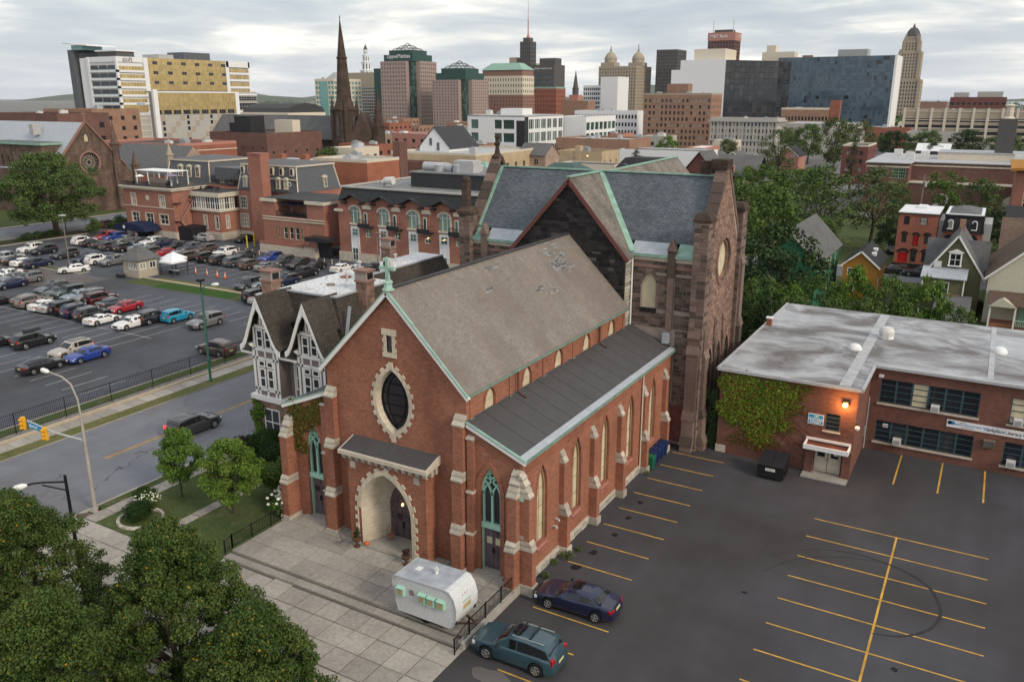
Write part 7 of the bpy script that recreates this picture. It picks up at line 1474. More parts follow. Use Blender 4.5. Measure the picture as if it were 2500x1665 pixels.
boxpart(t,'base','ink',-13.4,-7.3,152.0,152.1,0,.75); boxpart(t,'steps','stone_dark',-12.9,-11,150.9,152.1,0,.5); boxpart(t,'cornice','ink',-13.45,-7.2,151.9,163,9.0,9.15); boxpart(t,'roof','white_roof',-13.4,-7.25,151.95,163.1,9.15,9.3); boxpart(t,'skylight','white_roof',-11,-9.6,158,161,9.3,9.7); boxpart(t,'light_shaft','white_wall',-7.3,-6.6,154,163,0,8)
t=thing('mansard_townhouse','brick townhouse with black mansard and white flat roof','house'); boxpart(t,'wall','red_brick',-6.5,-.8,152.3,163,0,6.5); mansard(-6.6,-.7,152.0,163,6.5,9.0,.35,'shingle_black','ink',t); boxpart(t,'roof_deck','white_roof',-6.4,-.9,152.1,163,9.3,9.45)
for x in (-5.5,-3.75,-2.05):
 m=MB(); fr=FX(151.95); ring(m,fr,roundarch(x,.28,7.1,8.1,6)[1:],roundarch(x,.42,7.0,8.1,6)[1:],-.1,.25); fbox(m,fr,x-.42,x+.42,6.98,7.1,-.1,.28); d=m.build('dormer','white_paint',t); m=MB(); fpoly(m,fr,roundarch(x,.28,7.1,8.1,6),.12); m.build('pane','glass_blind',d)
 m=MB(); fr2=FX(152.3); fpoly(m,fr2,roundarch(x,.45,4.2,5.4,6),.02); m.build('window','glass',t); m=MB(); ring(m,fr2,roundarch(x,.45,4.2,5.4,6)[1:],roundarch(x,.7,4.2,5.4,6)[1:],0,.12); m.build('window_hood','ink',t)
boxpart(t,'lean_to','grey_wall',-.75,.4,153,162,0,8)
t=house('orange_house','small orange clapboard house with dark roof',-17.1,-12.6,123.2,132.5,5.0,6.9,'clap_orange','shingle_black','y',[(-16.5,-15.7,3.5,4.5),(-16.1,-15.4,1.2,2.6)],[(125.3,126,1.2,2.9)])
for y,x in ((126.5,-13.6),(129.5,-13.8)): m=MB(); k=1.9/2.25; m.box(x-.3,x+.3,y-.5,y+.5,5+k*(-12.6-x)+.1,5+k*(-12.6-x)+.5); m.build('skylight','white_roof',t)
house('green_house','tall emerald green house with dark shingled roof',-26.4,-18.8,112,129.5,6.9,10.8,'clap_green','shingle_mid','y',[],[(113+i*1.9,113.7+i*1.9,4.2,5.9) for i in (0,1,3,4,5,7)]+[(118.5,119.2,1.4,2.6),(121,121.7,1.4,2.6)],trim='cream_stone')
t=house('olive_gable_house','olive grey house with steep grey gables and pale porch roof',-6.4,.05,120.5,132,5.6,10.4,'clap_olive','shingle_mid','y',[],[],over=.5); m=MB(); gable_roof(m,-7.0,.6,124,128.5,5.8,9.0,'x',.15,.4); m.build('cross_roof','shingle_mid',t); m=MB(); m.prism([(.55,124.2,5.6),(.55,128.3,5.6),(.55,126.25,8.8)],(-7.5,0,0)); m.build('cross_gable','clap_white',t)
boxpart(t,'porch','clap_olive',-6.5,-1.8,117.4,120.5,0,5.2); m=MB(); m.hexa([(-6.8,117.0,5.3),(-1.5,117.0,5.3),(-1.5,120.6,6.1),(-6.8,120.6,6.1)],[(-6.8,117.0,5.42),(-1.5,117.0,5.42),(-1.5,120.6,6.25),(-6.8,120.6,6.25)]); m.build('porch_roof','lead',t); window(t,FX(117.4),-5.1,-3.4,2.8,4.9,-.02,'white_paint','glass',2,1,.1); dormer(t,FX(121.0),-3.2,6.6,.9,1.5,1.5,'white_paint','glass'); boxpart(t,'chimney','brown_brick',-3.5,-2.8,127.6,128.3,9,11.6); boxpart(t,'air_conditioner','ac_white',-5.6,-4.7,120.0,120.5,6.2,7.0)
for x in (-6.5,-1.75): boxpart(t,'corner_post','white_paint',x-.08,x+.08,117.3,117.5,0,5.2)
m=MB(); [m.box(-4.2+k*.17,-4.16+k*.17,116.3,116.34,2.7,3.5) for k in range(12)]; m.box(-4.3,-2.1,116.25,117.4,2.55,2.7); m.box(-4.3,-2.1,116.28,116.36,3.5,3.57); m.build('balcony','clay',t); m=MB(); m.hexa([(-4.6,101,2.2),(-.6,101,2.2),(-.6,117,3.2),(-4.6,117,3.2)],[(-4.6,101,2.35),(-.6,101,2.35),(-.6,117,3.35),(-4.6,117,3.35)]); m.build('shed_roof','shingle_mid',t); boxpart(t,'shed','clap_olive',-4.5,-.7,101.2,117,0,2.2)
t=house('cream_house','cream clapboard house with brown roof and small porch',.8,10.5,118.4,134,6.0,10.6,'clap_cream','shingle_brown','y',[(5.9,6.7,6.9,8.2)],[]); boxpart(t,'porch_floor','clay',1.6,10.5,115.4,118.4,0,.6); m=MB(); m.hexa([(1.2,115,3.0),(10.8,115,3.0),(10.8,118.5,4.1),(1.2,118.5,4.1)],[(1.2,115,3.12),(10.8,115,3.12),(10.8,118.5,4.25),(1.2,118.5,4.25)]); m.build('porch_roof','shingle_brown',t); m=MB(); m.prism([(1.2,114.9,2.9),(4.4,114.9,2.9),(2.8,114.9,3.9)],(0,1.4,0)); m.build('porch_gable','clap_cream',t)
for x in (1.5,4.2,7.5): boxpart(t,'porch_post','white_paint',x-.1,x+.1,115.1,115.3,0,2.95)
boxpart(t,'door','mint_paint',4.7,5.6,118.3,118.4,.6,2.8); m=MB(); [m.box(4.4+k*.18,4.46+k*.18,115.15,115.2,.6,1.3) for k in range(34)]; m.box(4.3,10.4,115.1,115.25,1.3,1.38); m.build('porch_rail','mint_paint',t)
house('brown_roof_house','house with broad brown shingled roof behind the cream one',1.8,12,139 - 4,150,6.2,10.4,'clap_cream','shingle_brown','x',[],[]); house('black_roof_house','house with black shingled roof right of the mansard townhouse',2.4,13,160,172,6.4,9.6,'grey_wall','shingle_black','x',[],[])
# ---------------------------------------------------------------- large school with green windows
t=thing('green_window_school','long dark red brick school with pale green windows and flat grey roof','school'); F=FX(225); m=MB(); ws=[(a,a+1.5,b,b+2.3) for b in (1.2,5.0,8.6) for a in (-27.2,-25.6,-22.6,-21.0)]; holed(m,F,rect(-28.4,-18.8,0,12.1),[rect(*q) for q in ws],.2)
for q in ws: window(t,F,*q,.15,'green_frame','glass',3,3,.12)
m.face([(-18.8,225,0),(-18.8,233,0),(-18.8,233,12.1),(-18.8,225,12.1)]); m.box(-18.8,70,233,262,0,12.0); m.face([(-28.4,265,0),(-28.4,225,0),(-28.4,225,12.1),(-28.4,265,12.1)]); m.box(-18.7,26,227,233,0,7.4); m.build('wall','dark_brick',t)
boxpart(t,'band','limestone',-28.5,-18.7,224.9,225,11.1,11.5); boxpart(t,'band','limestone',-18.7,70,232.85,233,11.1,11.5); boxpart(t,'roof','light_roof',-28.8,-18.4,224.6,265,12.1,12.3); boxpart(t,'roof','light_roof',-18.4,70,232.6,262,12.0,12.25); boxpart(t,'gym_coping','limestone',-18.8,26.2,226.8,233,7.4,7.6); boxpart(t,'upper_wall','cream_wall',-14,40,243,255,12.2,14); boxpart(t,'upper_roof','light_roof',-14.2,40,242.8,255.2,14,14.2)
for x in (-11,3.5,14): m=MB(); fpoly(m,FX(227),roundarch(x,1.7,1.0,3.6,8),.05); m.build('blind_arch','cream_wall',t)
m=MB(); m.box(-1.5,2.5,244,247,12,22.5); c=m.build('chimney','stone_dark',t); m=MB(); m.lathe([(1.4,22.5),(.8,23),(.8,25.2),(1.3,25.6),(.2,26)],(.5,245.5,0),8); m.build('chimney_pot','cream_stone',c)
for x,y in ((-20,238),(-17,244),(4,240),(9,243),(16,240),(-24,250)): boxpart(t,'roof_unit','ac_white',x-1,x+1,y-1,y+1,12.2,14.2)
boxpart(t,'atrium_core','glass_dark',5.2,30,201,227,0,13.2); m=MB()
for k in range(7): z=.5+k*2.1; m.box(5.1,14,200.85,201,z-.1,z+.1)
for k in range(6): x=5.2+k*1.7; m.box(x-.1,x+.1,200.8,201,0,13)
m.build('atrium_mullions','cream_wall',t)
for x in (4.2,8.8): boxpart(t,'brick_pier','club_brick',x-.9,x+.9,200.4,227,0,13); m=MB()
m.hexa([(2.2,198.5,13.2),(20,198.5,14.4),(20,227,14.4),(2.2,227,13.2)],[(2.2,198.5,13.7),(20,198.5,14.9),(20,227,14.9),(2.2,227,13.7)]); m.build('atrium_roof','clap_orange',t)
# row of small houses beyond the trees
t=bld('red_flat_house','tall flat roofed salmon house at the left of the row','house',-103.4,-96.2,310,330,9.2,'pink_wall','white_roof',(2,3,.2,.42,.8,.6),None,parapet=.3)
house('brick_gable_house','orange brick gable house with white trim in the row',-95.8,-88.6,309,320,5.6,8.0,'red_brick','shingle_mid','y',[(-94.9+i*2.3,-94.1+i*2.3,b,b+1.4) for i in range(3) for b in (1.2,4.0)]); house('moss_gable_house','moss green gable house with a white porch in the row',-87.9,-80.6,306,318,5.9,8.6,'clap_moss','shingle_mid','y',[(-86.8,-84.4,4.0,5.3),(-84.0,-81.8,4.0,5.3),(-83,-82,.4,2.4)]); house('pine_gable_house','dark pine green gable house at the right of the row',-79.4,-72.5,307,321,5.6,8.2,'clap_pine','shingle_mid','y',[(-78.3,-77.4,3.8,5.4),(-76.2,-75.3,3.8,5.4),(-78.5,-77.6,.8,2.5)])
house('pink_gable_house','salmon stucco gable house with two dark windows',-75.6,-67.2,336,350,6.0,9.4,'pink_wall','shingle_black','y',[(-74,-73,5.6,6.6),(-69.6,-68.6,5.6,6.6)]); bld('corner_brick_flats','dark red brick corner flats behind the conifer','building',-46,-38,300,320,12,'maroon','dark_roof',(2,4,.28,.5,.6,.8),(4,4,.25,.5,.6,.8),pane='glass_blind',parapet=.5,edge='cream_stone')
t=house('white_tent_house','low house with white roof among the trees',-30,-18,380,392,7,9.5,'stone_dark','white_roof','x')
# ---------------------------------------------------------------- cars: x, y, heading, body type, colour, label
CARS=[(-83.9,46.9,0,'sedan','black','black sedan alone nearest the fence corner of the club lot'),
 (-83.2,51.6,180,'sedan','blue','bright blue sedan with headlights toward the street'),
 (-86.0,51.6,180,'suv','champagne','champagne SUV with dark roof beside the bright blue sedan'),
 (-93.4,51.7,0,'suv','black','black SUV carrying a roof box'),
 (-96.8,49.1,0,'sedan','black','black sedan at the picture edge left of the roof box SUV'),
 (-117.1,60.8,0,'sedan','black','black sedan at the left end of the middle row'),
 (-113.9,63.4,0,'sedan','charcoal','charcoal sedan second from left in the middle row'),
 (-112.1,63.0,0,'suv','taupe','taupe crossover third from left in the middle row'),
 (-108.6,62.8,0,'sedan','white','white fastback between the taupe crossover and silver sedan'),
 (-106.7,62.9,0,'sedan','silver','silver sedan in the middle row beside a black jeep'),
 (-104.4,63.0,0,'jeep','black','black jeep with spare wheel in the middle row'),
 (-101.8,62.9,0,'suv','navy','dark navy SUV in the middle row'),
 (-98.7,62.7,0,'suv','black','black SUV beside the white sports car'),
 (-95.7,62.0,0,'coupe','white','white sports coupe at the end of the middle row'),
 (-90.8,62.7,180,'sedan','white','white sedan alone between sports car and blue hatchback'),
 (-90.4,65.6,0,'suv','black','dark SUV beside the turquoise hatchback'),
 (-88.5,67.6,0,'hatch','turquoise','turquoise boxy hatchback in the middle lot'),
 (-83.1,67.5,180,'suv','grey','grey SUV behind the green lamp post'),
 (-117.4,69.0,180,'suv','slate','slate SUV at the upper end of the inner row'),
 (-114.8,68.5,180,'sedan','charcoal','charcoal sedan behind the green jeep'),
 (-112.5,68.2,180,'jeep','green','dark green jeep in the inner row'),
 (-110.4,68.4,180,'sedan','bluegrey','pale blue grey sedan in the inner row'),
 (-108.1,68.6,180,'suv','grey','grey SUV with roof rails in the inner row'),
 (-105.2,68.4,0,'jeep','maroon','dark maroon jeep before the slate blue sedan'),
 (-101.8,67.9,0,'sedan','slate','slate blue sedan beside the red sedan'),
 (-98.6,67.3,180,'sedan','red','glossy red sedan at the end of the inner row'),
 (-149.4,87.3,180,'suv','black','black SUV beside a white SUV near the avenue bed'),
 (-153.1,87.2,180,'suv','white','white SUV near the avenue bed'),
 (-142.1,86.7,180,'suv','charcoal','charcoal wagon standing alone past the avenue bed'),
 (-135.3,86.5,180,'sedan','navy','navy car left of a white SUV by the lamp pole'),
 (-132.3,86.7,0,'suv','white','white SUV by the lamp pole'),
 (-129.0,87.0,180,'suv','grey','grey SUV facing the striped island'),
 (-127.5,71.2,180,'suv','grey','grey SUV at the front of the left edge cluster'),
 (-130.5,70.9,180,'sedan','grey','grey sedan second in the left edge cluster'),
 (-134.0,71.8,180,'sedan','white','white car cut by the left picture edge'),
 (-126.3,68.0,180,'sedan','navy','navy car at the bottom of the left edge cluster'),
 (-147.7,79.7,0,'pickup','silver','silver pickup at the left edge of the upper row'),
 (-144.2,79.3,0,'sedan','black','black sedan second in the upper left row'),
 (-141.2,79.1,0,'sedan','white','white sedan third in the upper left row'),
 (-138.1,79.4,0,'suv','navy','navy SUV at the end of the upper left row'),
 (-152.7,97.5,0,'suv','white','white jeep like SUV at the left end of the back row'),
 (-149.3,96.9,0,'sedan','black','black sedan second in the back row'),
 (-146.2,97.2,0,'sedan','charcoal','charcoal sedan third in the back row'),
 (-142.3,96.1,0,'suv','charcoal','charcoal SUV fourth in the back row'),
 (-138.7,96.5,0,'suv','black','black SUV fifth in the back row with chrome sill'),
 (-136.5,98.0,0,'sedan','bluegrey','pale blue sedan sixth in the back row'),
 (-153.9,103.2,180,'suv','red','red SUV in the rearmost row under the navy awning'),
 (-151.5,103.2,180,'suv','blue','blue SUV in the rearmost row under the navy awning'),
 (-147.3,102.7,180,'sedan','grey','grey sedan in the rearmost row right of the blue SUV'),
 (-143.2,103.0,180,'sedan','black','black sedan in the rearmost row'),
 (-140.0,103.0,180,'suv','white','white roofed SUV in the rearmost row'),
 (-136.4,102.9,180,'pickup','navy','navy pickup in the rearmost row'),
 (-131.2,102.2,180,'pickup','black','black pickup in the rearmost row'),
 (-128.0,102.2,180,'suv','slate','slate SUV in the rearmost row left of the brown wagon'),
 (-124.4,102.4,180,'suv','brown','bronze wagon with bright tail lamps in the rearmost row'),
 (-118.8,102.1,180,'suv','white','white crossover in the rearmost row'),
 (-113.9,102.2,180,'sedan','charcoal','dark grey sedan right of the white crossover'),
 (-107.6,102.5,180,'suv','blue','dark blue SUV in the row by the patio wall'),
 (-103.3,101.1,180,'suv','charcoal','charcoal SUV second in the row by the patio wall'),
 (-99.4,100.7,180,'suv','black','black SUV third in the row by the patio wall'),
 (-95.9,100.7,180,'sedan','black','black sedan at the right end by the patio wall'),
 (-130.4,96.7,0,'suv','olive','olive black SUV behind the red sedan of the back row'),
 (-128.0,97.5,0,'sedan','red','red sedan in the back row behind the attendant booth'),
 (-124.2,96.7,0,'sedan','bluegrey','silver blue sedan right of the red sedan in the back row'),
 (-121.2,96.6,0,'suv','brown','dark brown SUV in the back row behind the white tents'),
 (-117.4,97.2,0,'jeep','black','black boxy jeep in the back row'),
 (-113.6,97.0,0,'suv','black','black SUV in the back row beyond the traffic cones'),
 (-110.2,97.0,0,'suv','slate','slate wagon in the back row beyond the traffic cones'),
 (-106.2,96.7,0,'suv','brown','dark brown SUV beside the grey sedan of the back row'),
 (-102.7,96.8,0,'sedan','grey','grey sedan at the right end of the back row'),
 (-93.6,95.8,0,'pickup','black','black pickup behind the rectory chimney'),
 (-91.1,102.2,0,'sedan','white','white car half hidden by the rectory roof'),
 (-94.8,85.7,180,'van','charcoal','dark minivan with a roof rack facing the street'),
 (-94.0,87.2,180,'sedan','bluegrey','blue grey car hidden behind the rectory chimney'),
 (-87.8,80.4,0,'jeep','black','black jeep with spare wheel beside the rectory chimney'),
 (-86.2,80.2,0,'sedan','silver','silver car behind the white gable'),
 (-91.7,89.8,180,'suv','navy','dark car right of the rectory chimney'),
 (-72.6,60.0,90,'suv','brown','brown SUV parked beside the fence near the lamp posts'),
 (-128.7,79.7,149,'sedan','white','white sedan driving past the striped island'),
 (-135.4,111.6,90,'suv','silver','silver SUV parked against the club wall'),
 (-127.7,115.1,184,'sedan','black','black sedan beside the tall brick chimney'),
 (-56.5,43.5,0,'suv','charcoal','dark SUV driving on the street with lit tail lamps'),
 (-17.0,36.8,92,'sedan','navy','dark blue sedan parked beside the brick church corner'),
 (-17.7,31.4,91,'suv','teal','teal blue SUV with sunroof nearest the camera'),
 (-168.5,113.9,0,'suv','maroon','dark red SUV on the avenue beside the club'),
 (-12.7,145.9,90,'sedan','black','black sedan parked before the red townhouse'),
 (-8.7,145.2,90,'suv','black','black car parked left of the grey gabled house'),
 (-14.6,165.7,0,'suv','black','black car beside the red townhouse wall'),
 (-80.5,300.0,90,'suv','silver','silver blue SUV parked before the row of gabled houses'),
 (-95.7,303.6,90,'suv','black','black SUV parked before the red flat roofed house')]
for n,c,metal in [('black',(.012,.012,.014),0),('charcoal',(.04,.042,.046),.3),('grey',(.16,.165,.17),.5),('slate',(.07,.085,.10),.4),('silver',(.42,.43,.44),.6),('white',(.72,.72,.72),0),('navy',(.010,.016,.05),.3),('blue',(.02,.05,.28),.3),('red',(.33,.012,.018),.2),('maroon',(.075,.014,.016),.2),('taupe',(.20,.16,.145),.4),('champagne',(.45,.41,.35),.5),('turquoise',(.02,.24,.40),.1),('green',(.035,.06,.055),.2),('bluegrey',(.26,.31,.36),.5),('brown',(.085,.062,.05),.4),('olive',(.05,.05,.042),.3),('teal',(.032,.075,.10),.4)]:
 t=T('paint_'+n); t.b.inputs['Coat Weight'].default_value=.6; t.b.inputs['Coat Roughness'].default_value=.04; MATS['paint_'+n]=t.done(t.vary(c,t.pos(),.5,.04),.35,metal*.5,.5)
plain('lamp_red',(.35,.01,.012),.2,.05); plain('lamp_clear',(.55,.56,.58),.12,.05); plain('plate',(.6,.55,.3),.5,.05); plain('rim',(.45,.46,.48),.3,.05,metal=.7)
SPEC={  # length, width, height, wheel radius, wheel positions (front, rear), belt keys (y, z), roof keys (y, z)
 'sedan': (4.8,1.84,1.45,.34,1.42,-1.40,[(-2.4,.70),(-2.3,.98),(-1.75,1.06),(-.4,.98),(.9,.94),(1.7,.86),(2.25,.70),(2.4,.52)],[(-1.72,1.06),(-1.0,1.40),(-.3,1.45),(.25,1.42),(1.05,.95)]),
 'coupe': (4.5,1.9,1.23,.35,1.35,-1.35,[(-2.25,.72),(-2.15,.94),(-1.5,.98),(-.3,.88),(.7,.84),(1.5,.80),(2.1,.60),(2.25,.45)],[(-1.6,.98),(-.8,1.18),(-.25,1.23),(.1,1.2),(.85,.85)]),
 'suv': (4.75,1.92,1.70,.38,1.42,-1.40,[(-2.37,.82),(-2.3,1.05),(-1.6,1.10),(-.3,1.06),(1.0,1.04),(1.75,.99),(2.25,.86),(2.37,.60)],[(-2.28,1.06),(-1.9,1.60),(-.8,1.70),(.15,1.67),(1.02,1.05)]),
 'jeep': (4.4,1.86,1.82,.40,1.38,-1.36,[(-2.2,.85),(-2.16,1.12),(-1.6,1.14),(-.3,1.14),(.85,1.13),(1.8,1.10),(2.12,1.02),(2.2,.70)],[(-2.14,1.13),(-2.02,1.76),(-.8,1.82),(.25,1.80),(.72,1.14)]),
 'hatch': (4.15,1.8,1.62,.34,1.28,-1.26,[(-2.07,.80),(-2.02,1.02),(-1.5,1.06),(-.3,1.02),(.9,1.0),(1.5,.95),(1.95,.82),(2.07,.55)],[(-2.0,1.04),(-1.75,1.54),(-.8,1.62),(.1,1.60),(.98,1.0)]),
 'van': (5.1,1.98,1.76,.36,1.55,-1.5,[(-2.55,.80),(-2.48,1.0),(-1.8,1.06),(-.3,1.04),(1.2,1.0),(1.9,.92),(2.4,.76),(2.55,.52)],[(-2.46,1.02),(-2.15,1.64),(-.8,1.76),(.55,1.72),(1.75,.96)]),
 'pickup': (5.6,1.98,1.84,.40,1.75,-1.65,[(-2.8,.90),(-2.76,1.16),(-1.4,1.18),(-.6,1.14),(1.0,1.12),(2.0,1.06),(2.65,.98),(2.8,.62)],[(-1.0,1.16),(-.8,1.76),(.1,1.84),(.5,1.80),(1.3,1.12)])}
def lerpk(keys,y):
 if y <=keys[0][0]: return keys[0][1]
 for (a,za),(b,zb) in zip(keys,keys[1:]):
  if y <=b: return za+(zb-za)*(y-a)/(b-a)
 return keys[-1][1]
def make_car(kind):
 L,W,Hh,wr,wf,wb,belt,roof=SPEC[kind]; hw=W/2; ra=wr+.055
 ys={k[0] for k in belt}|{k[0] for k in roof}|{(roof[0][0]+roof[1][0])/2}
 for yw in (wf,wb): ys |={yw+ra*q for q in (-1.0,-.92,-.7,-.38,0,.38,.7,.92,1.0)}
 ys=sorted(ys); ys=[y for i,y in enumerate(ys) if i==0 or y-ys[i-1] > .03]
 secs=[]; NP=9
 for y in ys:
  e=min(1,(L/2-abs(y))/.55); w=hw*(.80+.20*math.sqrt(max(0,e))); s=lerpk(belt,y); b=.26 if abs(y) < L/2-.2 else .34; arch=None
  for yw in (wf,wb):
   if abs(y-yw) < ra-.001: b=max(b,wr+math.sqrt(ra*ra-(y-yw)**2))
  cab=roof[0][0] < y < roof[-1][0]; r=lerpk(roof,y) if cab else s; tw=hw*(.60 if kind=='coupe' else .66 if kind=='sedan' else .76); k=max(0,(r-s)/max(.1,Hh-s)); q=min(1,k*1.15)
  ms=b+(s-b)*.5; base=w*.90
  pts=[(w*.95,b),(w,ms),(w*.985,s-.08),(w*.94,s-.012),(base,s+.012)]
  pts+=[(base+(tw+.05-base)*q,s+.014+(r-.06-s)*q if q else s+.02),(base*.8+(tw*.93-base*.8)*q,s+.025+max(0,r-s-.02)*min(1,q)),(base*.42+(tw*.5-base*.42)*q,s+.035+max(0,r-s)),(0,s+.04+max(0,r-s))]
  secs.append(pts)
 m=MB(); vs=[]; n=NP*2-1
 for y,pts in zip(ys,secs): vs+=[(x,y,z) for x,z in pts]+[(-x,y,z) for x,z in reversed(pts[:-1])]
 fs=[]; glassf={'side': [],'front': [],'rear': []}
 for i in range(len(ys)-1):
  for j in range(n-1):
   f=(i*n+j,(i+1)*n+j,(i+1)*n+j+1,i*n+j+1); fs.append(f); jj=j if j < NP-1 else n-2-j; y0,y1=ys[i],ys[i+1]
   if y0 >=roof[0][0]-1e-6 and y1 <=roof[-1][0]+1e-6:
    if jj==4 and y0 >=roof[1][0]-.5 and y1 <=roof[-2][0]+.62 : glassf['side'].append((i,j,f))
    if jj >=5 and y0 >=roof[-2][0]-1e-6: glassf['front'].append((i,j,f))
    if jj >=5 and y1 <=roof[1][0]+1e-6: glassf['rear'].append((i,j,f))
 fs.append(tuple(range(n))); fs.append(tuple(reversed(range((len(ys)-1)*n,len(ys)*n))))
 m.mesh(vs,fs); parts=[('body',m.data('body','paint_grey',38),None)]
 def off(fl,shr,d):
  g=MB(); V=[Vector(v) for v in vs]
  for i,j,f in fl:
   p=[V[q] for q in f]; nn=(p[2]-p[0]).cross(p[3]-p[1]); nn=nn.normalized() if nn.length > 1e-7 else Vector((0,0,1)); c=sum(p,Vector())/4
   if nn.dot(c-Vector((0,c.y,.6))) < 0: nn=-nn
   g.face([c+(q-c)*shr+nn*d for q in p])
  return g
 V=[Vector(v) for v in vs]
 def strip(fl,name,inset=.06):
  "one pane covering a run of faces, pulled in at the edges"
  if not fl: return
  idx=[q for _,_,f in fl for q in f]; P0=[V[q] for q in idx]; lo=[min(p[k] for p in P0) for k in range(3)]; hi=[max(p[k] for p in P0) for k in range(3)]; c=(Vector(lo)+Vector(hi))/2; g=MB()
  for i,j,f in fl:
   p=[V[q].copy() for q in f]; nn=(p[2]-p[0]).cross(p[3]-p[1]); nn=nn.normalized() if nn.length > 1e-7 else Vector((0,0,1))
   if nn.dot(c-Vector((0,0,.7))) < 0: nn=-nn
   q2=[]
   for v in p:
    s=Vector([1-2*inset/max(.2,hi[k]-lo[k]) if hi[k]-lo[k] > .3 else 1 for k in range(3)]); q2.append(Vector([c[k]+(v[k]-c[k])*s[k] for k in range(3)])+nn*.012)
   g.face(q2)
  parts.append((name,g.data(name,'car_glass',50),None))
 strip(glassf['front'],'windshield',.07); strip(glassf['rear'],'rear_window',.08)
 ymid=-.28 if kind !='pickup' else -.1
 for sgn in (0,1):
  side=[x for x in glassf['side'] if (x[1] < NP-1)==(sgn==0)]
  for lo_,hi_ in ((-9,ymid),(ymid,9)): strip([x for x in side if lo_ <=(ys[x[0]]+ys[x[0]+1])/2 < hi_],'side_window',.05)
 m=MB(); m.box(-hw*.8,hw*.8,-L/2+.25,L/2-.25,.2,.72); parts.append(('underbody',m.data('underbody','rubber'),None))
 wheel=MB().lathe([(wr*.62,-.1),(wr*.9,-.11),(wr,-.07),(wr,.07),(wr*.9,.11),(wr*.62,.1)],(0,0,0),20).data('wheel','rubber',40)
 rm=MB(); rm.lathe([(wr*.64,-.02),(wr*.64,.02)],(0,0,-.03),16); parts_rim=MB().lathe([(wr*.62,.0),(wr*.64,.02),(wr*.60,.03),(wr*.55,.0)],(0,0,.085),20)
 for k in range(5):
  a=k*2*math.pi/5; parts_rim.prism([(wr*.1*math.cos(a+1.57),wr*.1*math.sin(a+1.57),.09),(wr*.1*math.cos(a-1.57),wr*.1*math.sin(a-1.57),.09),(wr*.6*math.cos(a-.2),wr*.6*math.sin(a-.2),.09),(wr*.6*math.cos(a+.2),wr*.6*math.sin(a+.2),.09)],(0,0,.035))
 parts_rim.lathe([(wr*.14,0),(wr*.14,.05)],(0,0,.09),10); rim=parts_rim.data('rim','rim',40)
 for sx in (-1,1):
  for yw in (wf,wb): parts.append(('wheel',wheel,(Matrix.Translation((sx*(hw-.105),yw,wr)) @ Matrix.Rotation(R(90)*sx,4,'Y'),rim)))
 def lamp(nm,mat,sx,y,z,w_,h_,d_=.08):
  g=MB(); g.box(-w_/2,w_/2,-d_,d_,-h_/2,h_/2); parts.append((nm,g.data(nm,mat),(Matrix.Translation((sx*(hw*.80-w_*.12),y,z)) @ Matrix.Rotation(-sx*R(14)*(1 if y > 0 else -1),4,'Z'),None)))
 zf,zr_=lerpk(belt,L/2-.12)-.08,lerpk(belt,-L/2+.08)-.06
 for sx in (-1,1): lamp('headlight','lamp_clear',sx,L/2-.17,zf,.42,.15); lamp('taillight','lamp_red',sx,-L/2+.13,zr_,.40 if kind not in ('suv','jeep','van','hatch') else .24,.16 if kind not in ('suv','jeep','van','hatch') else .34)
 g=MB(); g.box(-.42,.42,L/2-.06,L/2+.01,.42,.66); parts.append(('grille',g.data('grille','dark_metal'),None)); g=MB(); g.box(-.26,.26,-L/2-.012,-L/2+.02,.72,.86); parts.append(('licence_plate',g.data('licence_plate','plate'),None))
 yb=roof[-1][0]-.28
 for sx in (-1,1): g=MB(); g.box(-.11,.11,-.05,.05,-.07,.07); parts.append(('mirror',g.data('mirror','dark_metal'),(Matrix.Translation((sx*(hw+.06),yb,lerpk(belt,yb)+.08)),None)))
 if kind in ('suv','van'):
  for sx in (-1,1): g=MB(); g.bar((sx*hw*.62,roof[1][0]+.2,Hh+.03),(sx*hw*.62,roof[-2][0]-.1,Hh+.01),.04); parts.append(('roof_rail',g.data('roof_rail','grey_metal'),None))
 if kind=='jeep': parts.append(('spare_wheel',wheel,(Matrix.Translation((.2,-L/2-.12,.98)) @ Matrix.Rotation(R(90),4,'X'),rim)))
 if kind=='pickup': g=MB(); g.box(-hw*.78,hw*.78,-2.66,-1.15,1.155,1.225); parts.append(('bed',g.data('bed','rubber'),None))
 g=MB(); g.box(-hw*.42,hw*.42,-.35,.15,Hh+.025,Hh+.037); parts.append(('sunroof',g.data('sunroof','car_glass'),None)) if kind in ('sedan','suv') else None
 return parts
PROTO={k: make_car(k) for k in SPEC}
def park(kind,col,x,y,rz,label,group):
 t=thing('car' if kind not in ('pickup','van') else {'pickup': 'pickup_truck','van': 'minivan'}[kind],label,'car' if kind !='pickup' else 'pickup',(x,y,.012),R(rz),group)
 for nm,me,ex in PROTO[kind]:
  o=link(nm,me,t,mw=ex[0] if ex else None)
  if nm=='body': o.material_slots[0].link='OBJECT'; o.material_slots[0].material=MATS['paint_'+col]
  if ex and ex[1]: link('rim',ex[1],o)
  if 'lit tail' in label and nm=='taillight': o.material_slots[0].link='OBJECT'; o.material_slots[0].material=MATS['brake_red']
 return t
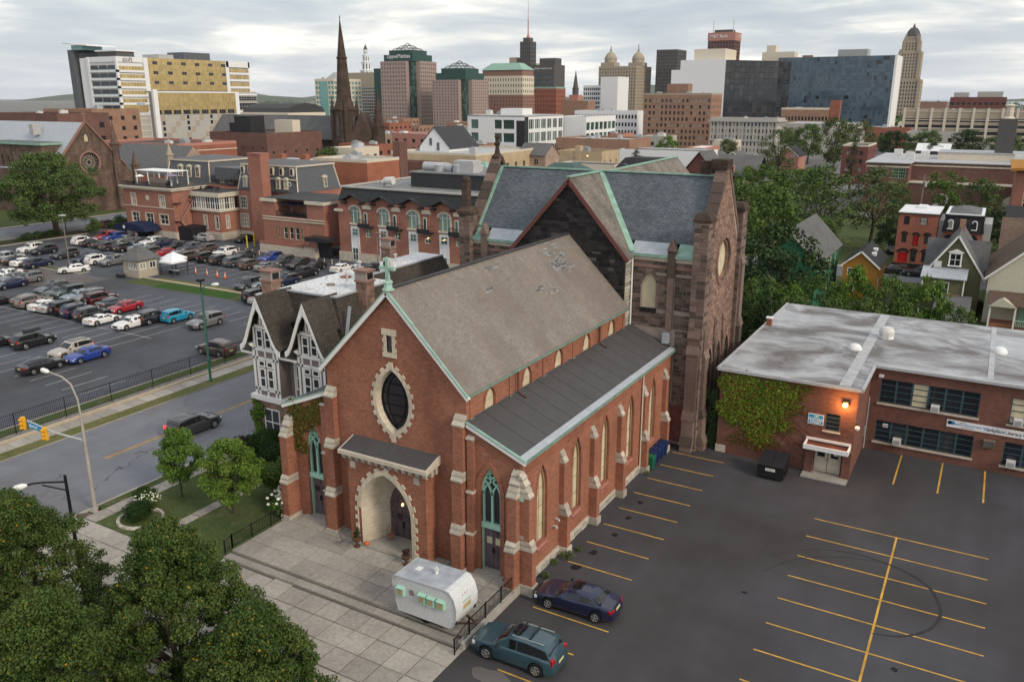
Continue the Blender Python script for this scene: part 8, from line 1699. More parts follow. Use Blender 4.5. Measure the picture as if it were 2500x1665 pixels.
for x,y,rz,k,c,l in CARS:
 o=park(k,c,x,y,rz,l,'cars in the club lot' if x < -70 and y < 110 and x > -160 else None)
 if l.startswith('black SUV carrying'): m=MB(); m.hexa([(-.4,-.9,1.78),(.4,-.9,1.78),(.4,1.0,1.78),(-.4,1.0,1.78)],[(-.3,-.8,2.1),(.3,-.8,2.1),(.3,.7,2.1),(-.3,.7,2.1)]); m.build('roof_box','dark_metal',o)
 if l.startswith('champagne'): m=MB(); m.box(-.62,.62,-1.7,.1,1.735,1.75); m.build('dark_roof','paint_black',o)
 if l.startswith('teal'):
  for q in (-.9,-.2): m=MB(); m.bar((-.6,q,1.8),(.6,q,1.8),.06); m.build('cross_bar','dark_metal',o)
 if 'minivan' in l:
  for q in (-1.2,-.2): m=MB(); m.bar((-.65,q,1.86),(.65,q,1.86),.06); m.build('cross_bar','dark_metal',o)
# ---------------------------------------------------------------- caravan
cv=thing('caravan','white vintage caravan with mint window boxes standing on the church plaza','caravan',(-23.2,31.95,.32))
prof=[(-1.72,.32),(-2.02,1.3),(-2.1,2.1),(-2.06,2.34),(-1.86,2.44),(1.32,2.52),(1.58,2.46),(1.86,2.12),(2.02,1.55),(2.0,1.0),(1.82,.5),(1.6,.32)]
def cprof(y): return [(x,y,z) for x,z in prof]
for s,nm in ((-1.05,'side_wall'),(1.05,'side_wall')): m=MB(); P0=cprof(s); fpoly(m,Fr((0,s,0),(1,0,0)),prof,0) if s < 0 else m.face(P0); m.build(nm,'clap_white',cv)
for i0,i1,nm,mt in ((0,3,'rear_wall','caravan_skin'),(3,4,'rear_wall','caravan_skin'),(4,5,'roof','caravan_roof'),(5,11,'front_wall','clap_white')):
 m=MB()
 for i in range(i0,i1): (x0,z0),(x1,z1)=prof[i],prof[i+1]; m.face([(x0,-1.05,z0),(x1,-1.05,z1),(x1,1.05,z1),(x0,1.05,z0)][::-1])
 m.build(nm,mt,cv,smooth=40)
m=MB(); m.face([(-1.55,-1.05,.32),(1.5,-1.05,.32),(1.5,1.05,.32),(-1.55,1.05,.32)]); m.build('floor','dark_metal',cv)
m=MB(); m.box(-1.72,1.0,-1.075,1.075,2.375,2.385) if False else m.bar((-1.98,-1.06,2.2),(-1.75,-1.06,2.39),.05); [m.bar((prof[i][0],-1.065,prof[i][1]),(prof[i+1][0],-1.065,prof[i+1][1]),.045) for i in range(0,11)]; m.build('edge_trim','steel',cv)
for x in (-1.5,-.08,.5,1.12):
 m=MB(); m.box(x-.24,x+.24,-1.22,-1.05,1.38,1.86); m.hexa([(x-.25,-1.27,1.82),(x+.25,-1.27,1.82),(x+.25,-1.05,1.87),(x-.25,-1.05,1.87)],[(x-.25,-1.27,1.85),(x+.25,-1.27,1.85),(x+.25,-1.05,1.92),(x-.25,-1.05,1.92)]); wb_=m.build('window_box','mint_paint',cv); m=MB(); m.box(x-.18,x+.14,-1.235,-1.22,1.45,1.76); m.build('pane','plywood',wb_)
m=MB(); m.box(-.95,-.68,-1.08,-1.05,1.55,1.85); m.build('vent_panel','wood_grey',cv)
for x in (.3,1.2): m=MB(); m.box(x-.3,x+.3,1.05,1.22,1.9,2.35); m.build('window_box','mint_paint',cv)
fr=Fr((1.98,0,0),(0,1,0),Vector((-.20,0,.55))); m=MB(); fbox(m,fr,-.45,.45,1.25,1.85,-.25,.03) if False else m.hexa([(1.97,-.45,1.15),(2.03,-.45,1.15),(2.03,.45,1.15),(1.97,.45,1.15)],[(1.9,-.45,1.72),(1.985,-.45,1.72),(1.985,.45,1.72),(1.9,.45,1.72)]); fw_=m.build('end_window','mint_paint',cv); m=MB(); m.hexa([(2.0,-.36,1.22),(2.04,-.36,1.22),(2.04,.36,1.22),(2.0,.36,1.22)],[(1.95,-.36,1.64),(2.005,-.36,1.64),(2.005,.36,1.64),(1.95,.36,1.64)]); m.build('pane','plywood',fw_)
for y in (-.22,0,.22): m=MB(); m.lathe([(.05,0),(.05,.06)],(1.86,y,1.97),8); m.build('marker_lamp','lamp_red',cv)
for y in (-.9,.9): m=MB(); m.box(1.86,1.95,y-.07,y+.07,.62,.8); m.build('taillight','dark_metal',cv)
for y in (-.95,.95): o=link('wheel',PROTO['sedan'][[p[0] for p in PROTO['sedan']].index('wheel')][1],cv,mw=Matrix.Translation((-.1,y*.9,.34)) @ Matrix.Rotation(R(90),4,'Y') @ Matrix.Rotation(R(90),4,'X')); o.matrix_basis=Matrix.Translation((-.1,y*.88,.33)) @ Matrix.Rotation(R(90),4,'X')
m=MB(); m.box(-1.3,-.95,-.1,.3,2.41,2.47); m.build('roof_vent','caravan_skin',cv)
m=MB()
for k in range(5):
 a,b=math.pi/2+k*2*math.pi/5,math.pi/2+(k+.5)*2*math.pi/5; c_=math.pi/2+(k-.5)*2*math.pi/5; m.prism([(0,.1,2.72),(.09*math.cos(c_),.1,2.72+.09*math.sin(c_)),(.2*math.cos(a),.1,2.72+.2*math.sin(a)),(.09*math.cos(b),.1,2.72+.09*math.sin(b))],(0,.06,0))
m.build('star','white_paint',cv); m=MB(); m.lathe([(.08,0),(.08,.12),(.03,.15)],(0,.13,2.44),8); m.build('star_base','white_paint',cv)
m=MB(); m.bar((1.5,-.5,.34),(2.6,0,.36),.08); m.bar((1.5,.5,.34),(2.6,0,.36),.08); m.build('tow_bar','copper_brown',cv)
random.seed(5)
for k in range(16): m=MB(); x,y=random.uniform(-1.7,-.7),random.uniform(-.9,.5); z=2.39+.05*(x+1.75)+.01; m.face([(x+random.uniform(.04,.09)*math.cos(a),y+random.uniform(.04,.09)*math.sin(a),z) for a in (0,1.3,2.5,3.8,5)]); m.build('dead_leaf','leaf_brown',cv)
# ---------------------------------------------------------------- plaza and street furniture
def railing(name,label,pts,h=.95,step=.13,mat='iron',posts=1.6,cat='railing',pt=.02,finial=0):
 t=thing(name,label,cat); pk=MB()
 for a,b in zip(pts,pts[1:]):
  a,b=Vector(a),Vector(b); L_=(b-a).length; n=int(L_/step); up=Vector((0,0,h)); np_=max(1,round(L_/posts))
  for z in (.12,h-.06): m=MB(); m.bar(a+Vector((0,0,z)),b+Vector((0,0,z)),.035); m.build('rail',mat,t)
  for i in range(np_+1): p=a.lerp(b,i/np_); m=MB(); m.box(p.x-.03,p.x+.03,p.y-.03,p.y+.03,p.z,p.z+h+.04); m.build('post',mat,t)
  for i in range(n): p=a.lerp(b,(i+.5)/n); pk.box(p.x-pt/2,p.x+pt/2,p.y-pt/2,p.y+pt/2,p.z+.1,p.z+h+finial)
 pk.build('pickets',mat,t,kind='stuff'); return t
railing('stair_railing','black iron railing along the plaza edge by the parking lot',[(-20.65,29.9,.05),(-20.65,31.3,.42),(-20.65,36.2,.42)]); railing('garden_railing','black iron railing between plaza and lawn',[(-38.3,30.7,.2),(-38.3,31.3,.32),(-38.3,36.2,.32)])
railing('lot_fence','tall black picket fence between the street and the club lot',[(-69.0,22,.1),(-69.0,76,.1)],1.85,.16,posts=4.5,cat='fence',finial=.1)
def lamp_pole(label,x,y,h,r,mat,arm=None,head='steel',name='street_lamp'):
 t=thing(name,label,'street lamp',(x,y,.0)); MB().lathe([(r*2,0),(r*2,.25),(r*1.3,.3),(r,h*.5),(r*.75,h)],(0,0,0),12).build('pole',mat,t,smooth=40)
 if arm:
  m=MB(); m.tube(arm,r*.55,8); m.build('arm',mat,t,smooth=50); e=Vector(arm[-1]); d=(Vector(arm[-1])-Vector(arm[-2])).normalized(); p=e+d*.35; m=MB(); m.tube([e-d*.1,e+d*.15,e+d*.55,e+d*.75],[.06,.16,.17,.04],10); m.build('lamp_head',head,t,smooth=60)
 return t
t=lamp_pole('grey street light pole carrying the signal mast arm',-50.8,30.4,7.2,.11,'concrete',[(0,0,7.0),(-.08,0,8.2),(-.5,-.05,9.2),(-1.3,-.1,9.6),(-2.6,-.2,9.75)],'white_paint')
MB().box(-.35,.35,-.3,.3,0,.12).build('footing','concrete',t); m=MB(); m.tube([(0,0,5.25),(-3.2,-.1,5.2),(-6.2,-.2,5.55)],[.09,.07,.05],8); m.build('mast_arm','steel',t,smooth=40)
for x,z in ((-4.15,5.28),(-6.7,5.55)):
 m=MB(); m.box(x-.15,x+.15,-.35,-.1,z-.75,z+.15); sg_=m.build('signal_head','signal_yellow',t)
 for k in range(3): m=MB(); m.tube([(x,-.33,z-.6+k*.3),(x,-.52,z-.62+k*.3)],.1,10); m.build('visor','signal_yellow',sg_)
ss=thing('street_name_sign','blue street name sign hanging on the signal mast arm','sign',(-50.8,30.4,0)); fr=Fr((-5.95,-.3,0),(1,.02,-.07)); m=MB(); fbox(m,fr,0,1.55,5.12,5.5,-.02,.02); m.build('panel','sign_blue',ss); text('EDWARD',fr,.7,5.31,.26,'sign_white',ss,.028,bold=.006); text('ST',fr,1.38,5.25,.14,'sign_white',ss,.028)
t=lamp_pole('black curved arm street light at the pavement corner',-40.9,23.1,8.1,.1,'iron',[(0,0,7.7),(-.9,-.72,7.75),(-1.35,-1.05,7.7),(-1.6,-1.25,7.62)],'white_paint'); m=MB(); m.bar((0,0,7.2),(-.95,-.75,7.6),.06); m.build('brace','iron',t)
t=lamp_pole('green street light pole behind the fence',-65.7,53.2,9.2,.1,'pole_green',[(0,0,9),(.0,.1,9.6),(.4,.3,9.9),(1.1,.5,10.0)],'white_paint'); t=lamp_pole('black lot light pole standing beside the green one',-70.7,57.3,9.0,.09,'iron'); MB().box(-.3,.3,-.3,.3,9.0,9.25).build('lamp_head','iron',t); t=lamp_pole('grey lot light pole on the grass island',-130.9,80.4,9.0,.09,'wood_grey'); MB().box(-.4,.4,-.4,.4,9.0,9.2).build('lamp_head','grey_wall',t)
t=lamp_pole('brown lot light pole rising behind the rectory roof',-76.5,93.5,8.6,.1,'brown_wall'); MB().box(-.2,1.5,-.15,.15,8.55,8.75).build('lamp_head','brown_wall',t); t=lamp_pole('black lantern pole in the avenue bed',-168.6,104.0,6.5,.07,'iron'); MB().lathe([(.1,6.4),(.24,6.6),(.24,7.0),(.05,7.2)],(0,0,0),8).build('lantern','iron',t)
t=thing('sign_pole','thin bare metal pole at the kerb','pole',(-51.0,44.5,.1)); MB().tube([(0,0,0),(0,0,2.9)],.035,8).build('pole','steel',t)
m=MB(); m.lathe([(.35,0),(.35,.012)],(-50.75,29.35,.128),18); m.build('manhole_cover','copper_brown',street)
# attendant booth and tents
bt=thing('parking_booth','tan parking booth with pyramid roof and white windows','booth',(0,0,0)); w=MB(); holed(w,FX(81.9),rect(-119.0,-115.3,0,2.9),[rect(-117.6,-116.7,1.3,2.4),rect(-116.45,-115.55,1.3,2.4)],.12); holed(w,FY(-115.3),rect(81.9,85.5,0,2.9),[rect(82.2,83.4,1.3,2.4),rect(84.0,85.2,1.3,2.4)],.12); w.face([(-119,85.5,0),(-119,81.9,0),(-119,81.9,2.9),(-119,85.5,2.9)]); w.face([(-115.3,85.5,0),(-119,85.5,0),(-119,85.5,2.9),(-115.3,85.5,2.9)]); w.build('wall','booth_tan',bt)
for fr,a0,a1 in ((FX(81.9),-117.6,-116.7),(FX(81.9),-116.45,-115.55),(FY(-115.3),82.2,83.4),(FY(-115.3),84.0,85.2)): window(bt,fr,a0,a1,1.3,2.4,.06,'white_paint','glass_blind',2,1,.1)
m=MB(); m.hexa([(-119.6,81.3,2.85),(-114.7,81.3,2.85),(-114.7,86.1,2.85),(-119.6,86.1,2.85)],[(-117.2,83.65,5.0),(-117.1,83.65,5.0),(-117.1,83.75,5.0),(-117.2,83.75,5.0)]); m.build('roof','shingle_mid',bt); boxpart(bt,'planter','dark_metal',-119.2,-117.8,80.6,81.3,0,.6)
for k,(x,y,l) in enumerate([(-112.9,86.6,'white pop up tent right of the parking booth'),(-115.0,88.4,'white pop up tent behind the parking booth')]):
 t=thing('tent',l,'tent',(x,y,0),group='pop up tents'); m=MB(); m.hexa([(-1.5,-1.5,2.1),(1.5,-1.5,2.1),(1.5,1.5,2.1),(-1.5,1.5,2.1)],[(-1.5,-1.5,2.35),(1.5,-1.5,2.35),(1.5,1.5,2.35),(-1.5,1.5,2.35)]); m.hexa([(-1.5,-1.5,2.35),(1.5,-1.5,2.35),(1.5,1.5,2.35),(-1.5,1.5,2.35)],[(-.03,-.03,3.3),(.03,-.03,3.3),(.03,.03,3.3),(-.03,.03,3.3)]); m.build('canopy','tent_white',t)
 for sx in (-1,1):
  for sy in (-1,1): m=MB(); m.box(sx*1.45-.03,sx*1.45+.03,sy*1.45-.03,sy*1.45+.03,0,2.15); m.build('leg','dark_metal',t)
t=thing('folding_table','long folding table beneath the white tents','table',(-113.2,86.8,0)); MB().box(-1.1,1.1,-.35,.35,.7,.75).build('table_top','grey_wall',t); [MB().box(q-.03,q+.03,-.3,.3,0,.7).build('leg','dark_metal',t) for q in (-.9,.9)]
for k,(x,y,l) in enumerate([(-110.7,89.0,'orange traffic cone nearest the tents'),(-107.9,88.9,'second orange traffic cone from the tents'),(-105.3,88.7,'third orange traffic cone from the tents'),(-103.4,88.6,'orange traffic cone farthest from the tents')]):
 t=thing('traffic_cone',l,'cone',(x,y,.01),group='traffic cones'); MB().box(-.22,.22,-.22,.22,0,.05).build('base','ink',t); MB().lathe([(.16,.05),(.05,1.05),(.03,1.1)],(0,0,0),12).build('body','cone_orange',t,smooth=60)
 for z in (.42,.72): MB().lathe([(.168-.11*z,z),(.15-.11*z,z+.14)],(0,0,0),12).build('collar','white_paint',t,smooth=60)
for k in range(15):
 x=-119.5+k*1.75; t=thing('lot_post','short pale yellow post in the row along the patio wall','post',(x,106.2-.02*k,0),group='posts along the patio wall'); MB().box(-.06,.06,-.06,.06,0,.85).build('shaft','board_cream',t); MB().box(-.09,.09,-.09,.09,.85,.9).build('cap','board_cream',t)
for x,y,l in ((-122.2,112.5,'tall yellow bollard at the foot of the brick chimney'),(-122.0,110.5,'tall yellow bollard before the patio wall')): t=thing('bollard',l,'bollard',(x,y,0),group='yellow bollards'); MB().lathe([(.14,0),(.14,2.3),(.05,2.4)],(0,0,0),12).build('shaft','post_yellow',t,smooth=40); MB().lathe([(.2,0),(.2,.06)],(0,0,0),12).build('base','concrete',t)
# dumpster and wheelie bins
dm=thing('dumpster','black dumpster with sloping ribbed lid beside the ivy wall','dumpster',(-11.6,59.55,0)); m=MB(); m.prism([(-.95,-.95,.15),(-.95,.95,.15),(-.95,.95,1.55),(-.95,-.85,1.05)],(1.9,0,0)); m.build('body','iron',dm)
for q in (-1,1):
 l=MB(); l.hexa([(q*.47-.45,-.93,1.06),(q*.47+.45,-.93,1.06),(q*.47+.45,.97,1.57),(q*.47-.45,.97,1.57)],[(q*.47-.45,-.93,1.11),(q*.47+.45,-.93,1.11),(q*.47+.45,.97,1.62),(q*.47-.45,.97,1.62)]); ld_=l.build('lid','dark_metal',dm)
 for k in range(5): m=MB(); x=q*.47-.36+k*.18; m.bar((x,-.9,1.13),(x,.95,1.63),.05,.05); m.build('rib','dark_metal',ld_)
for q in (-1,1): MB().box(q*.98-.06,q*.98+.06,-.5,.3,.5,.75).build('fork_pocket','iron',dm)
for q in (-.7,.7):
 for y in (-.75,.75): MB().lathe([(.09,-.03),(.09,.03)],(q,y,.09),10).build('caster','rubber',dm)
MB().box(-.35,.35,-.972,-.95,.72,.92).build('label_plate','sign_white',dm); text('Modern',Fr((0,-.972,0),(1,0,0)),0,.82,.16,'ink',dm,.006)
for k,(y,c,l) in enumerate([(55.95,'bin_green','green wheelie bin at the near end of the bin row'),(56.7,'bin_blue','first dark blue wheelie bin behind the green one'),(57.5,'bin_blue','second dark blue wheelie bin behind the green one'),(58.3,'bin_blue','third dark blue wheelie bin behind the green one'),(59.1,'bin_blue','farthest dark blue wheelie bin by the stone wall')]):
 t=thing('wheelie_bin',l,'bin',(-20.15 if k else -20.05,y,0),group='bins by the church wall'); m=MB(); m.hexa([(-.27,-.24,.08),(.27,-.24,.08),(.27,.24,.08),(-.27,.24,.08)],[(-.36,-.31,1.05),(.36,-.31,1.05),(.36,.31,1.05),(-.36,.31,1.05)]); m.build('body',c,t); MB().hexa([(-.39,-.34,1.06),(.39,-.34,1.06),(.39,.34,1.06),(-.39,.34,1.06)],[(-.3,-.3,1.18),(.34,-.3,1.14),(.34,.3,1.14),(-.3,.3,1.18)]).build('lid',c,t)
 for q in (-.25,.25): o=MB().lathe([(.12,-.03),(.12,.03)],(0,0,0),10).build('wheel','rubber',t); o.matrix_basis=Matrix.Translation((-.26,q,.12)) @ Matrix.Rotation(R(90),4,'X')
# porch things
def urn(x,y,l,red):
 t=thing('planter_urn',l,'planter',(x,y,.32)); MB().lathe([(.2,0),(.2,.08),(.08,.14),(.08,.3),(.24,.42),(.28,.62),(.24,.64)],(0,0,0),14).build('urn','copper_brown',t,smooth=40); return t
U1,U2=urn(-31.65,35.35,'dark urn with a dry plant left of the portal',0),urn(-27.7,35.2,'dark urn with red flowers right of the portal',1)
def hoop_chair(x,y,rz,l,mat='wood_grey'):
 t=thing('wire_chair',l,'chair',(x,y,.33),rz,'wire chairs at the portal'); MB().lathe([(.24,.42),(.24,.45)],(0,0,0),14).build('seat',mat,t)
 for a in (45,135,225,315): m=MB(); m.tube([(.2*math.cos(R(a)),.2*math.sin(R(a)),.42),(.26*math.cos(R(a)),.26*math.sin(R(a)),0)],.015,6); m.build('leg',mat,t)
 m=MB(); m.tube([(.27*math.cos(R(a)),.05+.24*abs(math.sin(R(a)))*.6,.45+.55*math.sin(R(a))) for a in range(0,181,15)],.02,6)
 for a in (50,75,105,130): m.tube([(.27*math.cos(R(a)),.12,.45+.5*math.sin(R(a))),(.18*math.cos(R(a)),.1,.44)],.01,5)
 m.build('back_hoop',mat,t)
hoop_chair(-32.3,34.9,R(160),'grey wire hoop chair on the plaza left of the portal'); hoop_chair(-30.2,36.9,R(40),'rusty wire hoop chair inside the portal','clay')
t=thing('pumpkin','small orange pumpkin at the portal step','pumpkin',(-31.15,35.7,.43)); MB().lathe([(.02,0),(.13,.03),(.16,.1),(.11,.18),(.02,.19)],(0,0,0),12).build('fruit','cone_orange',t,smooth=60); MB().lathe([(.02,.18),(.012,.25)],(0,0,0),6).build('stem','bark',t)
t=thing('person','person in a pale shirt walking near the navy awning','person',(-147.5,105.3,0)); J=[(0,0,.95),(0,0,1.2),(0,0,1.42),(0,0,1.52),(0,.02,1.66),(.2,0,1.4),(.25,.05,1.12),(.24,.15,.9),(-.2,0,1.4),(-.25,-.02,1.12),(-.24,.02,.88),(.1,0,.9),(.11,.12,.5),(.11,.02,.08),(.11,.14,.04),(-.1,0,.9),(-.11,.0,.5),(-.11,-.16,.08),(-.11,-.04,.04)]; E_=[(0,1),(1,2),(2,3),(3,4),(2,5),(5,6),(6,7),(2,8),(8,9),(9,10),(0,11),(11,12),(12,13),(13,14),(0,15),(15,16),(16,17),(17,18)]; rr=[.15,.15,.16,.06,.1,.065,.05,.035,.065,.05,.035,.1,.07,.05,.04,.1,.07,.05,.04]
me=bpy.data.meshes.new('body'); me.from_pydata(J,E_,[]); o=link('body',me,t); o.modifiers.new('skin','SKIN'); [setattr(me.skin_vertices[0].data[i],'radius',(r_,r_)) for i,r_ in enumerate(rr)]; me.skin_vertices[0].data[0].use_root=True; o.modifiers.new('sub','SUBSURF').levels=1; me.materials.append(MATS['lavender'])
for x,y,h_,l in ((-24.6,111.2,9.5,'weathered utility pole left of the green house'),(-21.0,112.5,8.5,'shorter utility pole beside the dark tree'),(-12.4,184,13,'utility pole with a grey transformer before the school'),(-93.8,305,9,'utility pole before the red flat roofed house'),(-118.5,246,9.5,'utility pole behind the stone mill')):
 t=thing('utility_pole',l,'pole',(x,y,0),group='utility poles'); MB().lathe([(.16,0),(.11,h_)],(0,0,0),8).build('shaft','wood_grey',t,smooth=60); MB().box(-1.1,1.1,-.06,.06,h_-.7,h_-.55).build('cross_arm','wood_grey',t); MB().lathe([(.26,h_-2.4),(.26,h_-1.5)],(.35,0,0),10).build('transformer','grey_wall',t)
def wire(a,b,sag,lab): a,b=Vector(a),Vector(b); t=link('power_line',MB().tube([a.lerp(b,i/10)-Vector((0,0,sag*math.sin(math.pi*i/10))) for i in range(11)],.025,5).data('power_line','ink'),label=lab,cat='wire'); return t
wire((-24.6,111.2,9),(-14,126,5.2),.8,'thin black wire running to the orange house'); wire((-24.6,111.2,9.1),(-16.6,78,7.2),.8,'thin black wire running to the school roof')
# ---------------------------------------------------------------- vegetation
def leaf_cloud(name,centres,radii,n,size,mat,parent=None,up=.35,flat=.75,seed=1,wall=None,**kw):
 "many small folded leaves spread through clumps"
 rg=np.random.default_rng(seed); C_=np.asarray(centres,float); k=rg.choice(len(C_),n,p=np.asarray(radii)**2/np.sum(np.asarray(radii)**2)); rr=np.asarray(radii)[k]
 d=rg.normal(size=(n,3)); d /=np.linalg.norm(d,axis=1,keepdims=True); d[:,2]=np.where(rg.random(n) < up,np.abs(d[:,2]),d[:,2]); rad=rg.random(n)**.45
 p=C_[k]+d*rad[:,None]*rr[:,None]*np.array([1,1,flat]); nn=d*.6+rg.normal(size=(n,3))*.55+np.array([0,0,.45]);
 if wall is not None: nn=np.asarray(wall)+rg.normal(size=(n,3))*.35
 nn /=np.linalg.norm(nn,axis=1,keepdims=True); t=np.cross(nn,rg.normal(size=(n,3))); t /=np.linalg.norm(t,axis=1,keepdims=True); b=np.cross(nn,t); s=size*rg.uniform(.6,1.35,n)[:,None]
 v=np.stack([p-t*s*.5,p+b*s*.34-nn*s*.08,p+t*s*.5,p-b*s*.34-nn*s*.08],1).reshape(-1,3)
 me=bpy.data.meshes.new(name); me.vertices.add(4*n); me.vertices.foreach_set('co',v.astype(np.float32).ravel()); me.loops.add(4*n); me.loops.foreach_set('vertex_index',np.arange(4*n,dtype=np.int32)); me.polygons.add(n); me.polygons.foreach_set('loop_start',np.arange(0,4*n,4,dtype=np.int32)); me.update(calc_edges=True); me.materials.append(MATS[mat])
 return me if kw.get('raw') else link(name,me,parent)
def crown_pts(r,h,n,seed,shape='round'):
 "clump centres of an uneven crown of radius r and height h, base at z=0"
 rg=np.random.default_rng(seed); out=[]; lob=[(rg.uniform(0,6.28),rg.uniform(.75,1.15),rg.uniform(.2,.9)) for _ in range(7)]
 while len(out) < n:
  a,z,q=rg.uniform(0,6.28),rg.random(),rg.random()**.4*(1 if rg.random() < .86 else 1.12); w={'maple': (1-z)**.62*(1 if z > .12 else .8+z*1.6)*1.12,'round': math.sin(math.pi*min(1,.12+.86*z))**.6,'cone': (1-z)**.8,'vase': (.45+.75*z)*(1 if z < .8 else max(0,(1-z)/.2)**.5)}[shape]
  k=1+.22*sum(math.cos(a-l)*(m_-1)*4*math.exp(-((z-u)*3)**2) for l,m_,u in lob); out.append((r*w*k*q*math.cos(a),r*w*k*q*math.sin(a),h*z))
 return np.array(out)
def trunk_mesh(h,r,hc,seed,crown_r,limbs=6):
 rg=random.Random(seed); m=MB(); lean=(rg.uniform(-.25,.25),rg.uniform(-.25,.25)); top=Vector((lean[0],lean[1],hc)); m.tube([(0,0,0),(lean[0]*.4,lean[1]*.4,hc*.5),top],[r*1.3,r,r*.8],8)
 for i in range(limbs):
  a=6.28*i/limbs+rg.uniform(-.4,.4); q=rg.uniform(.35,.8); e=Vector((crown_r*q*math.cos(a),crown_r*q*math.sin(a),hc+(h-hc)*rg.uniform(.35,.85))); m.tube([top-Vector((0,0,rg.uniform(0,hc*.25))),top.lerp(e,.5)+Vector((0,0,-.2)),e],[r*.6,r*.35,r*.08],6)
 return m.data('trunk','bark',60)
PROTOS={}
def proto(kind,seed):
 k=(kind,seed)
 if k not in PROTOS:
  shape,n,leaf={'round': ('round',70,.075),'tall': ('round',80,.07),'vase': ('vase',60,.075),'cone': ('cone',90,.06),'bush': ('round',26,.11)}[kind]; hh={'round': 1.35,'tall': 2.0,'vase': 1.6,'cone': 4.0,'bush': 1.5}[kind]
  c=crown_pts(.86,hh,n,seed*13+5,shape); PROTOS[k]=(leaf_cloud('crown',c,np.full(len(c),.23 if kind !='bush' else .34),5200 if kind !='bush' else 2200,leaf,'leaf_green',seed=seed,raw=True),hh)
 return PROTOS[k]
def tree(name,label,x,y,h,r,mat,kind='round',seed=1,base=.28,cat='tree',group='trees'):
 t=thing(name,label,cat,(x,y,0),group=group); me,hh=proto(kind,seed); o=link('crown',me,t); z0=h*base; o.matrix_basis=Matrix.Translation((0,0,z0)) @ Matrix.Rotation(seed*1.7+x,4,'Z') @ Matrix.Diagonal((r,r,(h-z0)/(hh+.12),1)); o.material_slots[0].link='OBJECT'; o.material_slots[0].material=MATS[mat]
 link('trunk',trunk_mesh(h*.92,max(.08,h*.02),max(.3,h*(base+.1)),seed+int(abs(x)),r),t); return t
def big_tree(name,label,x,y,h,r,mat,seed,n,leaf,clumps,base,shape='round',tr=.25,cr=(.09,.17)):
 t=thing(name,label,'tree',(x,y,0)); c=crown_pts(r*.9,(h-h*base)*.97,clumps,seed,shape); c[:,2]+=h*base; leaf_cloud('crown',c,np.random.default_rng(seed).uniform(*cr,clumps)*r,n,leaf,mat,t,seed=seed,flat=.7); link('trunk',trunk_mesh(h*.9,tr,h*(base+.08),seed,r*.9,9),t); return t
for x,y,h,r,n,sd,lb in [(-29.6,20.6,9.7,4.7,85000,3,'large yellowing maple at the bottom edge before the plaza'),(-38.0,18.6,9.8,4.7,80000,9,'large yellowing maple filling the bottom left corner'),(-24.4,20.3,7.2,4.1,60000,15,'lower maple crown sloping down to the plaza slabs'),(-30.5,15.2,8.8,4.6,45000,16,'maple crown at the bottom edge nearest the camera'),(-35.6,14.2,8.8,4.4,40000,17,'maple crown at the bottom left nearest the camera'),(-22.4,17.2,6.0,3.8,40000,18,'small maple crown at the bottom edge right of the others')]: big_tree('street_tree',lb,x,y,h,r,'leaf_maple',sd,int(n*1.45),.118,420,.12,'maple',cr=(.05,.145))
big_tree('lawn_tree','small round headed tree on the lawn near the street',-47.2,34.7,5.2,1.65,'leaf_fresh',21,14000,.14,60,.30,tr=.07,cr=(.22,.34)); big_tree('lawn_tree','small round headed tree beside the garden path',-42.1,34.8,5.5,2.05,'leaf_bright',22,18000,.14,70,.28,tr=.08,cr=(.2,.32))
big_tree('avenue_tree','huge spreading tree with forked trunk beside the avenue',-168.6,102,16.5,11.2,'leaf_mid',31,42000,.36,170,.2,tr=.55)
def shrub(name,label,x,y,rx,ry,h,mat,n,leaf=.12,seed=1,z=.1,group=None,wood=True):
 t=thing(name,label,'shrub',(x,y,z),group=group); rg=np.random.default_rng(seed); k=22; a=rg.uniform(0,6.28,k); q=rg.random(k)**.5*.75; c=np.stack([rx*q*np.cos(a),ry*q*np.sin(a),h*(.18+.62*rg.random(k)*(1-.5*q))],1); leaf_cloud('foliage',c,np.full(k,min(rx,ry)*.42),n,leaf,mat,t,seed=seed,flat=.8)
 m=MB(); [m.tube([(0,0,0),(rx*.4*math.cos(i*1.3),ry*.4*math.sin(i*1.3),h*.7)],.03,5) for i in range(5)]; m.build('stems','bark',t); return t
shrub('clipped_shrub','dark rounded yew inside the stone ringed bed',-46.9,31.0,1.05,1.05,1.75,'leaf_box',9000,.09,41); shrub('clipped_shrub','dark rounded yew behind the white flowers',-48.9,33.0,.85,.85,1.3,'leaf_box',6000,.09,42)
fl=shrub('flower_shrub','low white flowering shrub between the two yews',-47.9,32.4,.8,.7,.9,'leaf_green',2200,.1,43);
def blooms(parent,cs,r,seed):
 rg=random.Random(seed); m=MB()
 for (x,y,z) in cs: m.lathe([(r*.5,-r*.6),(r,0),(r*.6,r*.6)],(x,y,z),7,rg.uniform(0,1))
 m.build('blooms','flower_white',parent,kind='stuff')
rg_=random.Random(4); blooms(fl,[(rg_.uniform(-.75,.75),rg_.uniform(-.65,.65),rg_.uniform(.6,.95)) for _ in range(70)],.055,1)
it=[]; bed=thing('stone_ring','ring of rough stones around the yew bed','edging',(-46.9,31.1,.1))
for k in range(26): a=k*2*math.pi/26; m=MB(); q=random.uniform(.85,1.15); m.hexa([(-.2*q,-.13,0),(.2*q,-.13,0),(.2*q,.13,0),(-.2*q,.13,0)],[(-.15*q,-.09,.16*q),(.16*q,-.1,.14*q),(.14*q,.1,.17*q),(-.16*q,.08,.15*q)]); o=m.build('stone','rubble',bed); o.location=(1.5*math.cos(a),1.35*math.sin(a),0); o.rotation_euler.z=a+1.57
